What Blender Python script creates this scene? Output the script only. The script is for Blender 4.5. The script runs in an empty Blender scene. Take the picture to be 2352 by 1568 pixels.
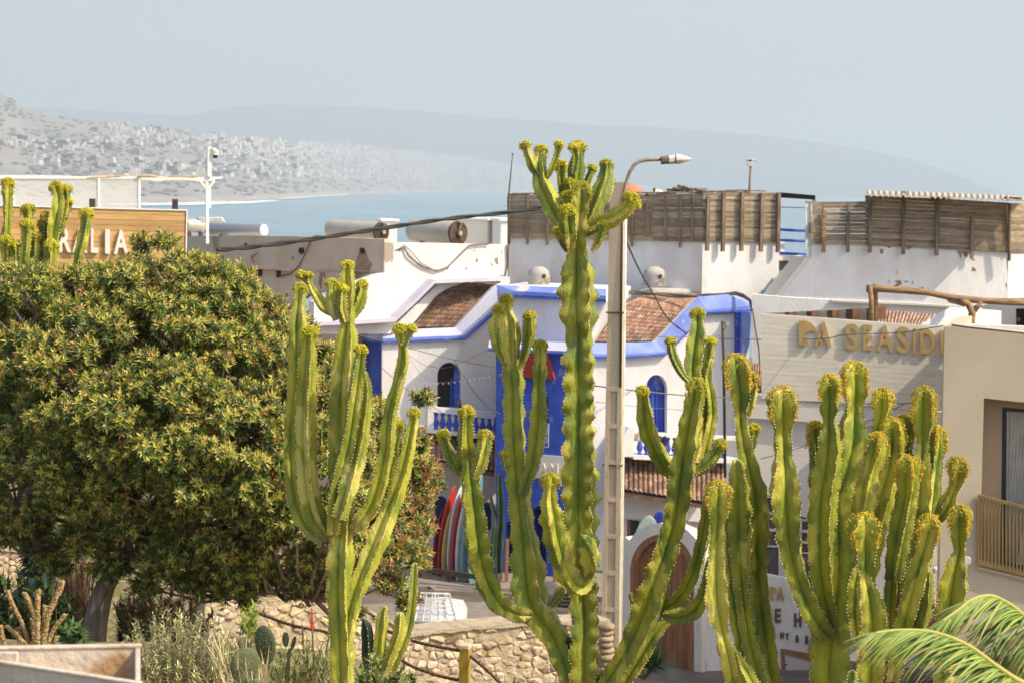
import bpy, bmesh, math, random
from mathutils import Vector, Matrix, noise
from mathutils.geometry import tessellate_polygon
R = random.Random(7)
SC = bpy.context.scene
COL = SC.collection
# ---------------------------------------------------------------- camera, sky, sun, exposure
F, CX, CY = 4900.0, 1176.0, 784.0            # focal length and centre, in units of a 2352 wide picture
PITCH = math.atan((784 - 429) / F)
ROLL = math.radians(1.0)
CAMZ = 10.0
ROT = Matrix.Rotation(math.pi / 2 - PITCH, 3, 'X') @ Matrix.Rotation(ROLL, 3, 'Z')
cam = bpy.data.cameras.new('camera')
cam.sensor_width = 36.0
cam.lens = 36.0 * F / 2352
cam.clip_start = 0.1
cam.clip_end = 100000
cam.dof.use_dof = True
cam.dof.focus_distance = 13.0
cam.dof.aperture_fstop = 9.0
camo = bpy.data.objects.new('camera', cam)
camo.matrix_world = Matrix.Translation((0, 0, CAMZ)) @ ROT.to_4x4()
COL.objects.link(camo)
SC.camera = camo
SUN = Vector((1.0, -0.42, 1.15)).normalized()
SUN_EL = math.asin(SUN.z)
w = bpy.data.worlds.new('World')
SC.world = w
w.use_nodes = True
nt = w.node_tree
bg = nt.nodes['Background']
sky = nt.nodes.new('ShaderNodeTexSky')
sky.sky_type = 'NISHITA'
sky.sun_disc = False
sky.sun_elevation = SUN_EL
sky.sun_rotation = math.atan2(SUN.x, SUN.y)
sky.altitude = 0
sky.air_density = 1.0
sky.dust_density = 3.5
sky.ozone_density = 1.0
nt.links.new(sky.outputs[0], bg.inputs[0])
bg.inputs[1].default_value = 0.15
sl = bpy.data.lights.new('sun', 'SUN')
sl.energy = 3.0
sl.angle = math.radians(0.5)
sl.color = (1.0, 0.89, 0.69)
so = bpy.data.objects.new('sun', sl)
so.rotation_mode = 'QUATERNION'
so.rotation_quaternion = SUN.to_track_quat('Z', 'Y')
so.location = (30, -10, 60)
COL.objects.link(so)
SC.view_settings.view_transform = 'Standard'
SC.view_settings.look = 'None'
SC.view_settings.gamma = 1
SC.view_settings.exposure = 0.6
SC.view_settings.use_curve_mapping = False
SC.cycles.volume_bounces = 1
SC.cycles.max_bounces = 6
SC.cycles.transparent_max_bounces = 12

# ---------------------------------------------------------------- picture coordinates to world
def ray(x, y):
    return ROT @ Vector(((x - CX) / F, -(y - CY) / F, -1.0))
def P(x, y, Y):
    d = ray(x, y)
    return Vector((0, 0, CAMZ)) + d * (Y / d.y)
ZO = {'Z1': (0, 188.2), 'Z2': (564.5, 329.3), 'Z3': (1129, 282.2), 'Z4': (1693.4, 329.3),
      'M1': (0, 517.4), 'M2': (564.5, 705.6), 'M3': (1129, 658.6), 'M4': (1693.4, 705.6),
      'B1': (0, 1129), 'B2': (564.5, 1129), 'B3': (1129, 1129), 'B4': (1693.4, 1129), 'O': (0, 0)}
def z2(k, pts):
    if k == 'O': return [tuple(p[:2]) for p in pts]
    ox, oy = ZO[k]
    return [(ox + p[0] * .28023, oy + p[1] * .28023) for p in pts]
class Plane:
    """vertical plane through two picture columns at given distances"""
    def __init__(s, x0, Y0, x1, Y1, yr=700):
        a = P(x0, yr, Y0); b = P(x1, yr, Y1)
        s.a = Vector((a.x, a.y, 0))
        s.t = Vector((b.x - a.x, b.y - a.y, 0)).normalized()
        s.n = Vector((s.t.y, -s.t.x, 0))
    def on(s, x, y, off=0.0):
        d = ray(x, y); o = Vector((0, 0, CAMZ))
        k = ((s.a + s.n * off) - o).dot(s.n) / d.dot(s.n)
        return o + d * k
    def scale(s, x, y):      # metres per picture unit there
        return s.on(x, y).y / F

# ---------------------------------------------------------------- mesh building
WL = {}
class MB:
    def __init__(s): s.v = []; s.f = []; s.m = []; s.c = []
    def add(s, vs, fs, mi=0, col=None):
        b = len(s.v)
        s.v.extend([tuple(p) for p in vs])
        s.f.extend([tuple(i + b for i in f) for f in fs])
        s.m.extend([mi] * len(fs))
        if col is None: s.c.extend([(1, 1, 1)] * len(vs))
        elif isinstance(col[0], (int, float)): s.c.extend([col] * len(vs))
        else: s.c.extend(col)
        return s
    def box(s, c, size, ax=None, mi=0, bev=0, col=None):
        """box at centre c, size along axes ax (3 vectors)"""
        X, Yv, Z = ax or (Vector((1, 0, 0)), Vector((0, 1, 0)), Vector((0, 0, 1)))
        c = Vector(c); h = [q / 2 for q in size]
        if bev <= 0:
            vs = [c + X * (h[0] * i) + Yv * (h[1] * j) + Z * (h[2] * k) for i in (-1, 1) for j in (-1, 1) for k in (-1, 1)]
            fs = [(0, 1, 3, 2), (4, 6, 7, 5), (0, 4, 5, 1), (2, 3, 7, 6), (0, 2, 6, 4), (1, 5, 7, 3)]
            return s.add(vs, fs, mi, col)
        b = min(bev, min(h) * .9)
        vs = []; idx = {}
        for i in (-1, 1):
            for j in (-1, 1):
                for k in (-1, 1):
                    for a in range(3):
                        e = [h[0] - b, h[1] - b, h[2] - b]; e[a] = h[a]
                        idx[(i, j, k, a)] = len(vs)
                        vs.append(c + X * (e[0] * i) + Yv * (e[1] * j) + Z * (e[2] * k))
        fs = []
        for a in range(3):
            o = [q for q in range(3) if q != a]
            for sgn in (-1, 1):
                q = []
                for (u, w_) in ((-1, -1), (1, -1), (1, 1), (-1, 1)):
                    k = [0, 0, 0]; k[a] = sgn; k[o[0]] = u; k[o[1]] = w_
                    q.append(idx[(*k, a)])
                fs.append(tuple(q))
        for a in range(3):
            o = [q for q in range(3) if q != a]
            for u in (-1, 1):
                for w_ in (-1, 1):
                    k0 = [0, 0, 0]; k1 = [0, 0, 0]
                    k0[a] = -1; k1[a] = 1
                    for kk in (k0, k1): kk[o[0]] = u; kk[o[1]] = w_
                    fs.append((idx[(*k0, o[0])], idx[(*k1, o[0])], idx[(*k1, o[1])], idx[(*k0, o[1])]))
        for i in (-1, 1):
            for j in (-1, 1):
                for k in (-1, 1):
                    fs.append(tuple(idx[(i, j, k, a)] for a in range(3)))
        return s.add(vs, fs, mi, col)
    def bar(s, a, b, w, d=None, mi=0, up=Vector((0, 0, 1)), bev=0, col=None):
        a = Vector(a); b = Vector(b); z = (b - a); L = z.length; z.normalize()
        x = z.cross(up)
        if x.length < 1e-4: x = Vector((1, 0, 0))
        x.normalize(); y = z.cross(x)
        return s.box((a + b) / 2, (w, d or w, L), (x, y, z), mi, bev, col)
    def tube(s, pts, rad, n=8, mi=0, cap=True, col=None, jit=0):
        pts = [Vector(p) for p in pts]; m = len(pts)
        if isinstance(rad, (int, float)): rad = [rad] * m
        vs = []; fs = []
        x = None
        for i, p in enumerate(pts):
            t = (pts[min(i + 1, m - 1)] - pts[max(i - 1, 0)]).normalized()
            if x is None: x = t.orthogonal().normalized()
            x = (x - t * x.dot(t)).normalized(); y = t.cross(x)
            for k in range(n):
                a = 2 * math.pi * k / n
                r = rad[i] * (1 + (R.uniform(-jit, jit) if jit else 0))
                vs.append(p + x * (math.cos(a) * r) + y * (math.sin(a) * r))
        for i in range(m - 1):
            for k in range(n):
                k2 = (k + 1) % n
                fs.append((i * n + k, i * n + k2, (i + 1) * n + k2, (i + 1) * n + k))
        if cap:
            fs.append(tuple(range(n))[::-1]); fs.append(tuple((m - 1) * n + k for k in range(n)))
        return s.add(vs, fs, mi, col)
    def wall(s, pl, pts, thick, off=0.0, holes=(), mi=0, back=None):
        """polygon (picture points) on plane pl, extruded away from the camera; thick metres"""
        loops = [[pl.on(x, y, off) for x, y in pts]] + [[pl.on(x, y, off) for x, y in h] for h in holes]
        return s.extr(loops, pl.n * -thick, mi)
    def extr(s, loops, dv, mi=0):
        flat = [p for l in loops for p in l]; n = len(flat)
        # tessellate in the polygon's own plane
        tris = tessellate_polygon(loops)
        vs = flat + [p + dv for p in flat]; fs = []
        nrm = Vector((0, 0, 0))
        for t in tris:
            nrm += (flat[t[1]] - flat[t[0]]).cross(flat[t[2]] - flat[t[0]])
        flip = nrm.dot(dv) > 0
        for t in tris:
            t = tuple(t)
            tn = (flat[t[1]] - flat[t[0]]).cross(flat[t[2]] - flat[t[0]])
            if tn.dot(dv) > 0: t = t[::-1]
            fs.append(t); fs.append(tuple(i + n for i in t[::-1]))
        b = 0
        for li, l in enumerate(loops):
            m = len(l)
            c = Vector((0, 0, 0))
            for i in range(m):
                c += l[i].cross(l[(i + 1) % m])
            ccw = c.dot(-dv) > 0
            if li > 0: ccw = not ccw
            for i in range(m):
                j = (i + 1) % m
                q = (b + i, b + i + n, b + j + n, b + j)
                fs.append(q if ccw else q[::-1])
            b += m
        return s.add(vs, fs, mi)
    def build(s, name, mats, parent=None, smooth=False, label=None, cat=None, group=None, kind=None, origin=None, angle=None):
        if not isinstance(mats, (list, tuple)): mats = [mats]
        if not s.v: return None
        if parent is not None: o0 = WL[parent.name]
        elif origin is not None: o0 = Vector(origin)
        else:
            xs = [p[0] for p in s.v]; ys = [p[1] for p in s.v]; zs = [p[2] for p in s.v]
            o0 = Vector(((min(xs) + max(xs)) / 2, (min(ys) + max(ys)) / 2, min(zs)))
        me = bpy.data.meshes.new(name)
        me.from_pydata([(p[0] - o0.x, p[1] - o0.y, p[2] - o0.z) for p in s.v], [], s.f)
        for m in mats: me.materials.append(m)
        if len(mats) > 1: me.polygons.foreach_set('material_index', s.m)
        if smooth: me.polygons.foreach_set('use_smooth', [True] * len(me.polygons))
        if any(c != (1, 1, 1) for c in s.c):
            at = me.color_attributes.new('Col', 'FLOAT_COLOR', 'POINT')
            buf = []
            for c in s.c: buf.extend((c[0], c[1], c[2], 1))
            at.data.foreach_set('color', buf)
        me.update()
        if smooth and angle:
            me.set_sharp_from_angle(angle=math.radians(angle))
        o = bpy.data.objects.new(name, me)
        COL.objects.link(o)
        if parent is not None: o.parent = parent
        else: o.location = o0
        WL[o.name] = o0
        tag(o, label, cat, group, kind)
        return o
def tag(o, label=None, cat=None, group=None, kind=None):
    if label: o['label'] = label
    if cat: o['category'] = cat
    if group: o['group'] = group
    if kind: o['kind'] = kind
    return o
def thing(name, loc, label, cat, group=None):
    o = bpy.data.objects.new(name, None)
    o.empty_display_size = .2
    COL.objects.link(o); o.location = loc
    WL[o.name] = Vector(loc)
    return tag(o, label, cat, group)
def copy_thing(root, loc, label=None, scale=None, rz=None, group=None):
    c = root.copy(); COL.objects.link(c); c.location = loc
    if label: c['label'] = label
    if scale: c.scale = scale
    if rz is not None: c.rotation_euler = (0, 0, rz)
    WL[c.name] = Vector(loc)
    for ch in list(root.children):
        d = ch.copy(); COL.objects.link(d); d.parent = c
        for g in ch.children:
            e = g.copy(); COL.objects.link(e); e.parent = d
    return c
_ico = None
def ico():
    global _ico
    if _ico is None:
        t = (1 + 5 ** .5) / 2
        v = [(-1, t, 0), (1, t, 0), (-1, -t, 0), (1, -t, 0), (0, -1, t), (0, 1, t), (0, -1, -t), (0, 1, -t), (t, 0, -1), (t, 0, 1), (-t, 0, -1), (-t, 0, 1)]
        L = (1 + t * t) ** .5
        f = [(0, 11, 5), (0, 5, 1), (0, 1, 7), (0, 7, 10), (0, 10, 11), (1, 5, 9), (5, 11, 4), (11, 10, 2), (10, 7, 6), (7, 1, 8), (3, 9, 4), (3, 4, 2), (3, 2, 6), (3, 6, 8), (3, 8, 9), (4, 9, 5), (2, 4, 11), (6, 2, 10), (8, 6, 7), (9, 8, 1)]
        _ico = ([Vector(p) / L for p in v], f)
    return _ico
def blob(mb, c, r, mi=0, col=None, sc=(1, 1, 1), sub=0, jit=0):
    v, f = ico()
    if sub:
        v = list(v); f = list(f)
        for _ in range(sub):
            cache = {}; nf = []
            def mid(a, b):
                k = (min(a, b), max(a, b))
                if k not in cache: cache[k] = len(v); v.append(((v[a] + v[b]) / 2).normalized())
                return cache[k]
            for a, b, d in f:
                x, y, z = mid(a, b), mid(b, d), mid(d, a)
                nf += [(a, x, z), (b, y, x), (d, z, y), (x, y, z)]
            f = nf
    c = Vector(c)
    mb.add([c + Vector((p.x * sc[0], p.y * sc[1], p.z * sc[2])) * (r * (1 + (R.uniform(-jit, jit) if jit else 0))) for p in v], f, mi, col)
def catmull(pts, step):
    """pts: list of tuples (any dim); returns resampled list"""
    out = []
    n = len(pts)
    for i in range(n - 1):
        p0 = pts[max(i - 1, 0)]; p1 = pts[i]; p2 = pts[i + 1]; p3 = pts[min(i + 2, n - 1)]
        d = math.dist(p1[:3], p2[:3]); m = max(1, int(d / step))
        for k in range(m):
            t = k / m
            out.append(tuple(.5 * ((2 * b) + (-a + c) * t + (2 * a - 5 * b + 4 * c - d_) * t * t + (-a + 3 * b - 3 * c + d_) * t ** 3)
                             for a, b, c, d_ in zip(p0, p1, p2, p3)))
    out.append(tuple(pts[-1]))
    return out

# ---------------------------------------------------------------- materials
def nodes(m): return m.node_tree.nodes, m.node_tree.links
def pm(name, c1, c2=None, scale=3.0, rough=.85, bump=0.0, bscale=30.0, detail=4, c3=None, s3=1.0, t3=.62, stretch=(1, 1, 1), metal=0.0, attr=False, spec=.3, t1=(.38, .62), dirt=0):
    """principled material: c1/c2 mixed by noise, patches of c3, fine bump"""
    m = bpy.data.materials.new(name); m.use_nodes = True
    N, L = nodes(m)
    b = N['Principled BSDF']
    b.inputs['Roughness'].default_value = rough
    b.inputs['Metallic'].default_value = metal
    b.inputs['Specular IOR Level'].default_value = spec
    tc = N.new('ShaderNodeTexCoord'); mp = N.new('ShaderNodeMapping')
    mp.inputs['Scale'].default_value = stretch
    L.new(tc.outputs['Object'], mp.inputs[0])
    def mix(a, c, fac):
        x = N.new('ShaderNodeMix'); x.data_type = 'RGBA'
        for sock, val in ((6, a), (7, c)):
            if isinstance(val, tuple): x.inputs[sock].default_value = (*val, 1)
            else: L.new(val, x.inputs[sock])
        L.new(fac, x.inputs[0])
        return x.outputs[2]
    def noi(sc, det, lo, hi):
        n = N.new('ShaderNodeTexNoise'); n.inputs['Scale'].default_value = sc; n.inputs['Detail'].default_value = det
        L.new(mp.outputs[0], n.inputs['Vector'])
        r = N.new('ShaderNodeMapRange'); r.inputs[1].default_value = lo; r.inputs[2].default_value = hi
        L.new(n.outputs[0], r.inputs[0])
        return r.outputs[0]
    cur = c1
    if c2: cur = mix(c1, c2, noi(scale, detail, *t1))
    if c3: cur = mix(cur, c3, noi(s3, 8, t3, t3 + .03))
    if attr:
        a = N.new('ShaderNodeAttribute'); a.attribute_name = 'Col'
        x = N.new('ShaderNodeMix'); x.data_type = 'RGBA'; x.blend_type = 'MULTIPLY'; x.inputs[0].default_value = 1
        if isinstance(cur, tuple): x.inputs[6].default_value = (*cur, 1)
        else: L.new(cur, x.inputs[6])
        L.new(a.outputs[0], x.inputs[7]); cur = x.outputs[2]
    if isinstance(cur, tuple): b.inputs['Base Color'].default_value = (*cur, 1)
    else: L.new(cur, b.inputs['Base Color'])
    if bump:
        n = N.new('ShaderNodeTexNoise'); n.inputs['Scale'].default_value = bscale; n.inputs['Detail'].default_value = 6
        L.new(mp.outputs[0], n.inputs['Vector'])
        bp = N.new('ShaderNodeBump'); bp.inputs['Strength'].default_value = bump; bp.inputs['Distance'].default_value = .03
        L.new(n.outputs[0], bp.inputs['Height']); L.new(bp.outputs[0], b.inputs['Normal'])
    return m
# ================================================================ setting: ground, street, sea, hills, far town
def lerp(a, b, t): return a + (b - a) * t
def interp(tab, x):
    if x <= tab[0][0]: return tab[0][1]
    for (x0, y0), (x1, y1) in zip(tab, tab[1:]):
        if x <= x1: return lerp(y0, y1, (x - x0) / (x1 - x0))
    return tab[-1][1]
def sm(a, b, x):
    t = min(1, max(0, (x - a) / (b - a))); return t * t * (3 - 2 * t)
SEA = -16.0
def ground_z(X, Y):
    base = 10 - .2335 * max(Y, 0) - .0175 * X
    px = CX + X / max(Y, 1) * F
    left = 1 - sm(800, 1000, px)
    z = base - .85 - .3 * (1 - sm(9, 13, Y)) + left * 1.05 * sm(13, 18, Y) + .12 * noise.noise(Vector((X * .7, Y * .5, 0)))
    z = min(z, 7.4 + .05 * noise.noise(Vector((X, Y, 0))))
    if Y > 30:
        far = 4.0 * (1 - sm(-5.6, -4.4, X)) - .02
        z = lerp(z, max(far - sm(46, 52, Y) * 4, -.02), sm(30, 33, Y))
    if Y > 75: z = lerp(z, SEA - 3, sm(75, 420, Y))
    return z
def make_ground():
    mb = MB()
    ys = [-6 + i * .5 for i in range(0, 130)] + [60 + i * 3 for i in range(8)] + [90, 110, 140, 180, 230, 280, 340, 430, 500]
    n = 90
    for Y in ys:
        hw = 14 + max(Y, 0) * .35
        for i in range(n + 1):
            X = (i / n * 2 - 1) * hw
            mb.v.append((X, Y, ground_z(X, Y))); mb.c.append((1, 1, 1))
    for j in range(len(ys) - 1):
        for i in range(n):
            a = j * (n + 1) + i
            mb.f.append((a, a + 1, a + n + 2, a + n + 1)); mb.m.append(0)
    m = pm('dry_earth', (.26, .19, .11), (.14, .11, .06), 7, .95, 1.0, 14, c3=(.12, .12, .04), s3=6, t3=.52)
    mb.build('ground', m, smooth=True, kind='structure', origin=(0, 0, 0))
make_ground()
m_pave = pm('street_paving', (.17, .135, .11), (.12, .10, .085), 1.2, .9, .4, 40)
mb = MB()
mb.add([(-5.3, 35, .004), (20, 35, .004), (20, 72, .004), (-5.3, 72, .004)], [(0, 1, 2, 3)])
mb.build('street', m_pave, kind='structure')
m_side = pm('pavement_slab', (.30, .25, .20), (.24, .20, .165), 2.0, .9, .3, 40)
mb = MB()
a = P(880, 1352, 0.1)
A0, A1 = Vector((-3.3, 52.3, 0)), Vector((2.6, 53.0, 0))
mb.add([(-4.4, 52.0, .12), (2.4, 51.2, .12), (2.6, 57, .12), (-4.4, 57, .12), (-4.4, 52.0, 0), (2.4, 51.2, 0), (2.6, 57, 0), (-4.4, 57, 0)],
       [(0, 1, 2, 3), (4, 5, 1, 0), (5, 6, 2, 1), (7, 4, 0, 3)])
mb.build('pavement', m_side, kind='structure')
mb = MB()
c0, c1 = P(1040, 1408, 49.0), P(1300, 1376, 51.5)
mb.add([(-4.4, 47.2, .008), (.2, 49.1, .008), (-.1, 51.0, .008), (-4.4, 50.2, .008)], [(0, 1, 2, 3)])
mb.build('street_marking', pm('worn_concrete', (.27, .23, .185), (.2, .17, .14), 3, .9), kind='structure')

# sea: one sheet to the horizon
m_sea = pm('sea_water', (.185, .28, .325), (.22, .315, .36), .004, .5, 0, spec=.25)
N, L = nodes(m_sea)
tc = N.new('ShaderNodeTexCoord'); mp = N.new('ShaderNodeMapping'); mp.inputs['Scale'].default_value = (.012, .05, 1)
nn = N.new('ShaderNodeTexNoise'); nn.inputs['Scale'].default_value = 1; nn.inputs['Detail'].default_value = 8
bp = N.new('ShaderNodeBump'); bp.inputs['Strength'].default_value = .5; bp.inputs['Distance'].default_value = 3
L.new(tc.outputs['Object'], mp.inputs[0]); L.new(mp.outputs[0], nn.inputs[0]); L.new(nn.outputs[0], bp.inputs['Height'])
L.new(bp.outputs[0], N['Principled BSDF'].inputs['Normal'])
mb = MB(); mb.add([(-15000, 300, SEA), (15000, 300, SEA), (15000, 60000, SEA), (-15000, 60000, SEA)], [(0, 1, 2, 3)])
mb.build('sea', m_sea, kind='structure', origin=(0, 300, SEA))

SHORE = [(-150, 468), (0, 468), (322, 465.5), (440, 464), (564, 461), (660, 456), (747, 449.5), (870, 446), (985, 443), (1167, 440), (1330, 437.6), (1500, 436.9)]
def shore_Y(x):
    y = interp(SHORE, x)
    d = ray(x, y); return min((SEA - CAMZ) / d.z * d.y, 8200)
RIDGE = [(-150, 190), (0, 216), (25, 226), (60, 253), (120, 268), (240, 280), (400, 297), (600, 318), (800, 330), (1000, 352), (1150, 372), (1250, 392), (1400, 414), (1500, 428)]
def slope_pt(x, t):
    ys = interp(SHORE, x); Ys = shore_Y(x)
    yr = interp(RIDGE, x) + 2.5 * noise.noise(Vector((x * .03, 0, 3)))
    Y = Ys + (1900 + x * .5) * t
    y = lerp(ys, yr, t ** .92) + 3 * math.sin(t * 3.14) * noise.noise(Vector((x * .012, t * 4, 7)))
    return P(x, y, Y)
def make_slope():
    mb = MB(); nx, ny = 150, 26
    for j in range(ny + 1):
        for i in range(nx + 1):
            x = -150 + i / nx * 1650
            p = slope_pt(x, j / ny)
            if j == 0: p.z = SEA - .5
            mb.v.append(tuple(p)); mb.c.append((1, 1, 1))
    # back side of the hill so that it is solid
    for i in range(nx + 1):
        p = slope_pt(-150 + i / nx * 1650, 1.0)
        mb.v.append((p.x * 1.1, p.y * 1.12, SEA)); mb.c.append((1, 1, 1))
    for j in range(ny + 1):
        for i in range(nx):
            a = j * (nx + 1) + i
            mb.f.append((a, a + 1, a + nx + 2, a + nx + 1)); mb.m.append(0)
    m = pm('scrub_slope', (.30, .255, .22), (.25, .22, .195), .004, .95, 0, c3=(.21, .195, .175), s3=.006, t3=.56)
    mb.build('town_hillside', m, smooth=True, kind='structure', origin=(0, 4000, SEA))
    mb = MB()
    for i in range(nx + 1):
        x = -150 + i / nx * 1560
        p = slope_pt(x, 0.0); q = slope_pt(x, .03)
        mb.v += [(p.x, p.y - 90, SEA + .6), (q.x, q.y, q.z + 3)]; mb.c += [(1, 1, 1)] * 2
    for i in range(nx): mb.f.append((2 * i, 2 * i + 2, 2 * i + 3, 2 * i + 1)); mb.m.append(0)
    mb.build('beach', pm('beach_sand', (.36, .30, .24), (.30, .26, .21), .01, .95), kind='structure', origin=(0, 4000, SEA))
make_slope()
# surf lines along the far beach
m_foam = pm('sea_foam', (.80, .83, .84), (.62, .72, .75), .01, .9, stretch=(1, .3, 1))
for k, (dy0, dy1, xa, xb) in enumerate([(3.2, 10.5, 250, 640), (.2, 2.2, 240, 800), (1.0, 4.6, 640, 800), (.3, 1.7, 800, 1330)]):
    mb = MB(); n = 120
    for i in range(n + 1):
        x = lerp(xa, xb, i / n); e = math.sin(math.pi * i / n) ** .35
        nz = noise.noise(Vector((x * .02, k * 5, 0))); nz2 = noise.noise(Vector((x * .07, k * 5, 9)))
        m0 = (dy0 + dy1) / 2 + nz * .8; hw = (dy1 - dy0) / 2 * e * (1 + .45 * nz2)
        ys = interp(SHORE, x)
        sc = interp([(250, 1), (640, 1), (800, .55), (1330, .35)], x) if k < 3 else 1
        for s in (-1, 1):
            y = ys + (m0 + s * hw) * (sc if k < 2 else 1) - 3.0
            y = max(y, interp([(250, 431), (1400, 437.4)], x))
            d = ray(x, y); Y = (SEA + .8 + .1 * k - CAMZ) / d.z * d.y
            mb.v.append(tuple(P(x, y, Y))); mb.c.append((1, 1, 1))
    for i in range(n): mb.f.append((2 * i, 2 * i + 2, 2 * i + 3, 2 * i + 1)); mb.m.append(0)
    mb.build('surf_foam', m_foam, kind='stuff', label=['wide band of white surf rolling onto the far beach below the town', 'thin white line of foam on the sand at the left of the bay', 'white surf breaking where the beach curves away', 'thin faint line of surf under the middle of the far coast'][k], cat='surf', origin=(0, 4000, SEA))

# far headland and low plateau
FAR = [(-200, 238), (0, 240), (60, 247), (180, 252), (330, 262), (430, 268), (455, 262), (490, 251), (540, 245), (620, 241), (720, 242), (820, 246), (900, 252), (1010, 259), (1130, 272), (1250, 277), (1330, 288), (1480, 290), (1620, 301), (1750, 312), (1880, 328), (2000, 348), (2080, 364), (2150, 385), (2200, 405), (2260, 428), (2330, 447)]
def make_far():
    mb = MB(); nx, ny = 160, 14
    for j in range(ny + 1):
        for i in range(nx + 1):
            x = -200 + i / nx * 2530; t = j / ny
            yr = interp(FAR, x) + 1.2 * noise.noise(Vector((x * .02, 1, 3)))
            d = ray(x, 0)
            Yr = 11800
            Y = Yr - 1300 * (1 - t)
            zr = P(x, yr, Yr).z
            f = t ** .8
            z = SEA + (max(zr, SEA) - SEA) * f * (1 + .12 * math.sin(3.14 * t) * noise.noise(Vector((x * .01, t * 3, 1))))
            mb.v.append((P(x, 400, Y).x, Y, z)); mb.c.append((1, 1, 1))
    for i in range(nx + 1):
        x = -200 + i / nx * 2530
        mb.v.append((P(x, 400, 17000).x, 17000, SEA)); mb.c.append((1, 1, 1))
    for j in range(ny + 1):
        for i in range(nx):
            a = j * (nx + 1) + i
            mb.f.append((a, a + 1, a + nx + 2, a + nx + 1)); mb.m.append(0)
    mb.build('far_headland', pm('far_scrub', (.02, .02, .03), (.01, .012, .02), .0012, .95), smooth=True, kind='structure', origin=(0, 12000, SEA))
make_far()

# far town: the 300 largest houses each on their own, the rest as one mass
def house_geo(mb, c, w, d, h, rz, col, style, detail=True):
    ca, sa = math.cos(rz), math.sin(rz)
    ax = (Vector((ca, sa, 0)), Vector((-sa, ca, 0)), Vector((0, 0, 1)))
    mb.box(c + Vector((0, 0, h / 2 - 4)), (w, d, h + 8), ax, 0, 0, col)
    if style == 1: mb.box(c + ax[0] * (w * .2) + Vector((0, 0, h + 1.4)), (w * .45, d * .6, 2.8), ax, 0, 0, col)
    if style == 2: mb.box(c + ax[0] * (-w * .6) + Vector((0, 0, h * .3 - 3)), (w * .6, d * .8, h * .6 + 6), ax, 0, 0, col)
    if detail:
        nf = max(1, int(h / 3.2))
        for f in range(nf):
            for k in range(max(2, int(w / 4))):
                u = (k + .5) / max(2, int(w / 4)) - .5
                mb.box(c + ax[0] * (u * w) - ax[1] * (d / 2 + .05) + Vector((0, 0, f * 3.2 + 1.8)), (1.5, .3, 1.5), ax, 1, 0, (1, 1, 1))
m_house = pm('far_house_wall', (.62, .62, .62), rough=.9, attr=True)
m_hwin = pm('far_house_window', (.05, .05, .06), rough=.4)
TOWN = []
def town_density(x, y):
    d = 0
    d += 1.0 * math.exp(-((y - interp([(0, 333), (330, 338), (800, 345)], x)) / 9) ** 2) * (1 if x < 420 else .45)
    d += .9 * math.exp(-((y - 305) / 22) ** 2) * sm(170, 300, x) * (1 - sm(620, 760, x))
    d += 1.3 * math.exp(-((y - interp([(450, 330), (800, 352), (1150, 375), (1260, 395)], x)) / 21) ** 2) * sm(400, 520, x) * (1 - sm(1200, 1290, x))
    d += .8 * math.exp(-((y - 374) / 9) ** 2) * sm(50, 80, x) * (1 - sm(210, 240, x))
    d += .55 * math.exp(-((y - interp([(200, 386), (700, 392), (1200, 402)], x)) / 11) ** 2) * sm(200, 260, x) * (1 - sm(1150, 1300, x))
    d += .35 * math.exp(-((y - interp([(500, 400), (1200, 412)], x)) / 8) ** 2) * sm(450, 560, x) * (1 - sm(1100, 1300, x))
    return d
Rt = random.Random(31)
def img_y(p):
    v = ROT.transposed() @ (p - Vector((0, 0, CAMZ)))
    return CX + v.x / -v.z * F, CY - v.y / -v.z * F
tries = 0
while len(TOWN) < 2100 and tries < 60000:
    tries += 1
    x = Rt.uniform(-30, 1320); t = Rt.uniform(.06, .97)
    p = slope_pt(x, t); ix, iy = img_y(p)
    if Rt.random() > town_density(ix, iy) * (.55 + .9 * noise.noise(Vector((ix * .02, iy * .06, 5)))): continue
    s = Rt.choice([.7, .8, 1, 1, 1.2, 1.5])
    w_ = Rt.uniform(5.5, 11) * s; h_ = Rt.choice([3.2, 3.5, 6.2, 6.5, 9]) * (1 if s < 1.3 else .7)
    col = Rt.choice([(1, 1, 1), (1, .98, .94), (1, .95, .86), (.8, .62, .5), (.62, .42, .33), (.9, .8, .68), (1, 1, 1), (1, 1, 1), (.55, .5, .46), (1, 1, 1), (1, 1, 1)])
    TOWN.append((w_ * h_ / p.y ** 2, p, w_, Rt.uniform(8, 13), h_, Rt.uniform(-.5, .5), col, Rt.choice([0, 1, 2])))
TOWN.sort(key=lambda q: -q[0])
_hc = {}
for q in TOWN[:290]:
    _, p, w_, d_, h_, rz, col, st = q
    key = (min(3, int(w_ / 5)), int(h_), col, st)
    if key not in _hc:
        mb = MB(); house_geo(mb, Vector((0, 0, 0)), w_, d_, h_, 0, col, st)
        o = mb.build('hillside_house', [m_house, m_hwin], origin=(0, 0, 0)); _hc[key] = o; oo = o
    else:
        oo = _hc[key].copy(); COL.objects.link(oo)
    oo.location = p; oo.rotation_euler = (0, 0, rz)
    tone = {(1, 1, 1): 'white', (1, .98, .94): 'white', (1, .95, .86): 'cream', (.8, .62, .5): 'pink brown', (.62, .42, .33): 'rust brown', (.9, .8, .68): 'sand coloured', (.55, .5, .46): 'grey'}[col]
    tag(oo, 'tiny %s flat roofed house in the hazy town on the hillside across the bay' % tone, 'house', 'houses of the town across the bay, %s ones' % tone)
mb = MB()
for q in TOWN[290:]:
    _, p, w_, d_, h_, rz, col, st = q
    house_geo(mb, p, w_, d_, h_, rz, col, st, False)
mb.build('distant_town', m_house, kind='stuff', label='mass of the smallest pale houses scattered over the hazy hillside across the bay', cat='town', origin=(0, 5000, SEA))
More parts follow.
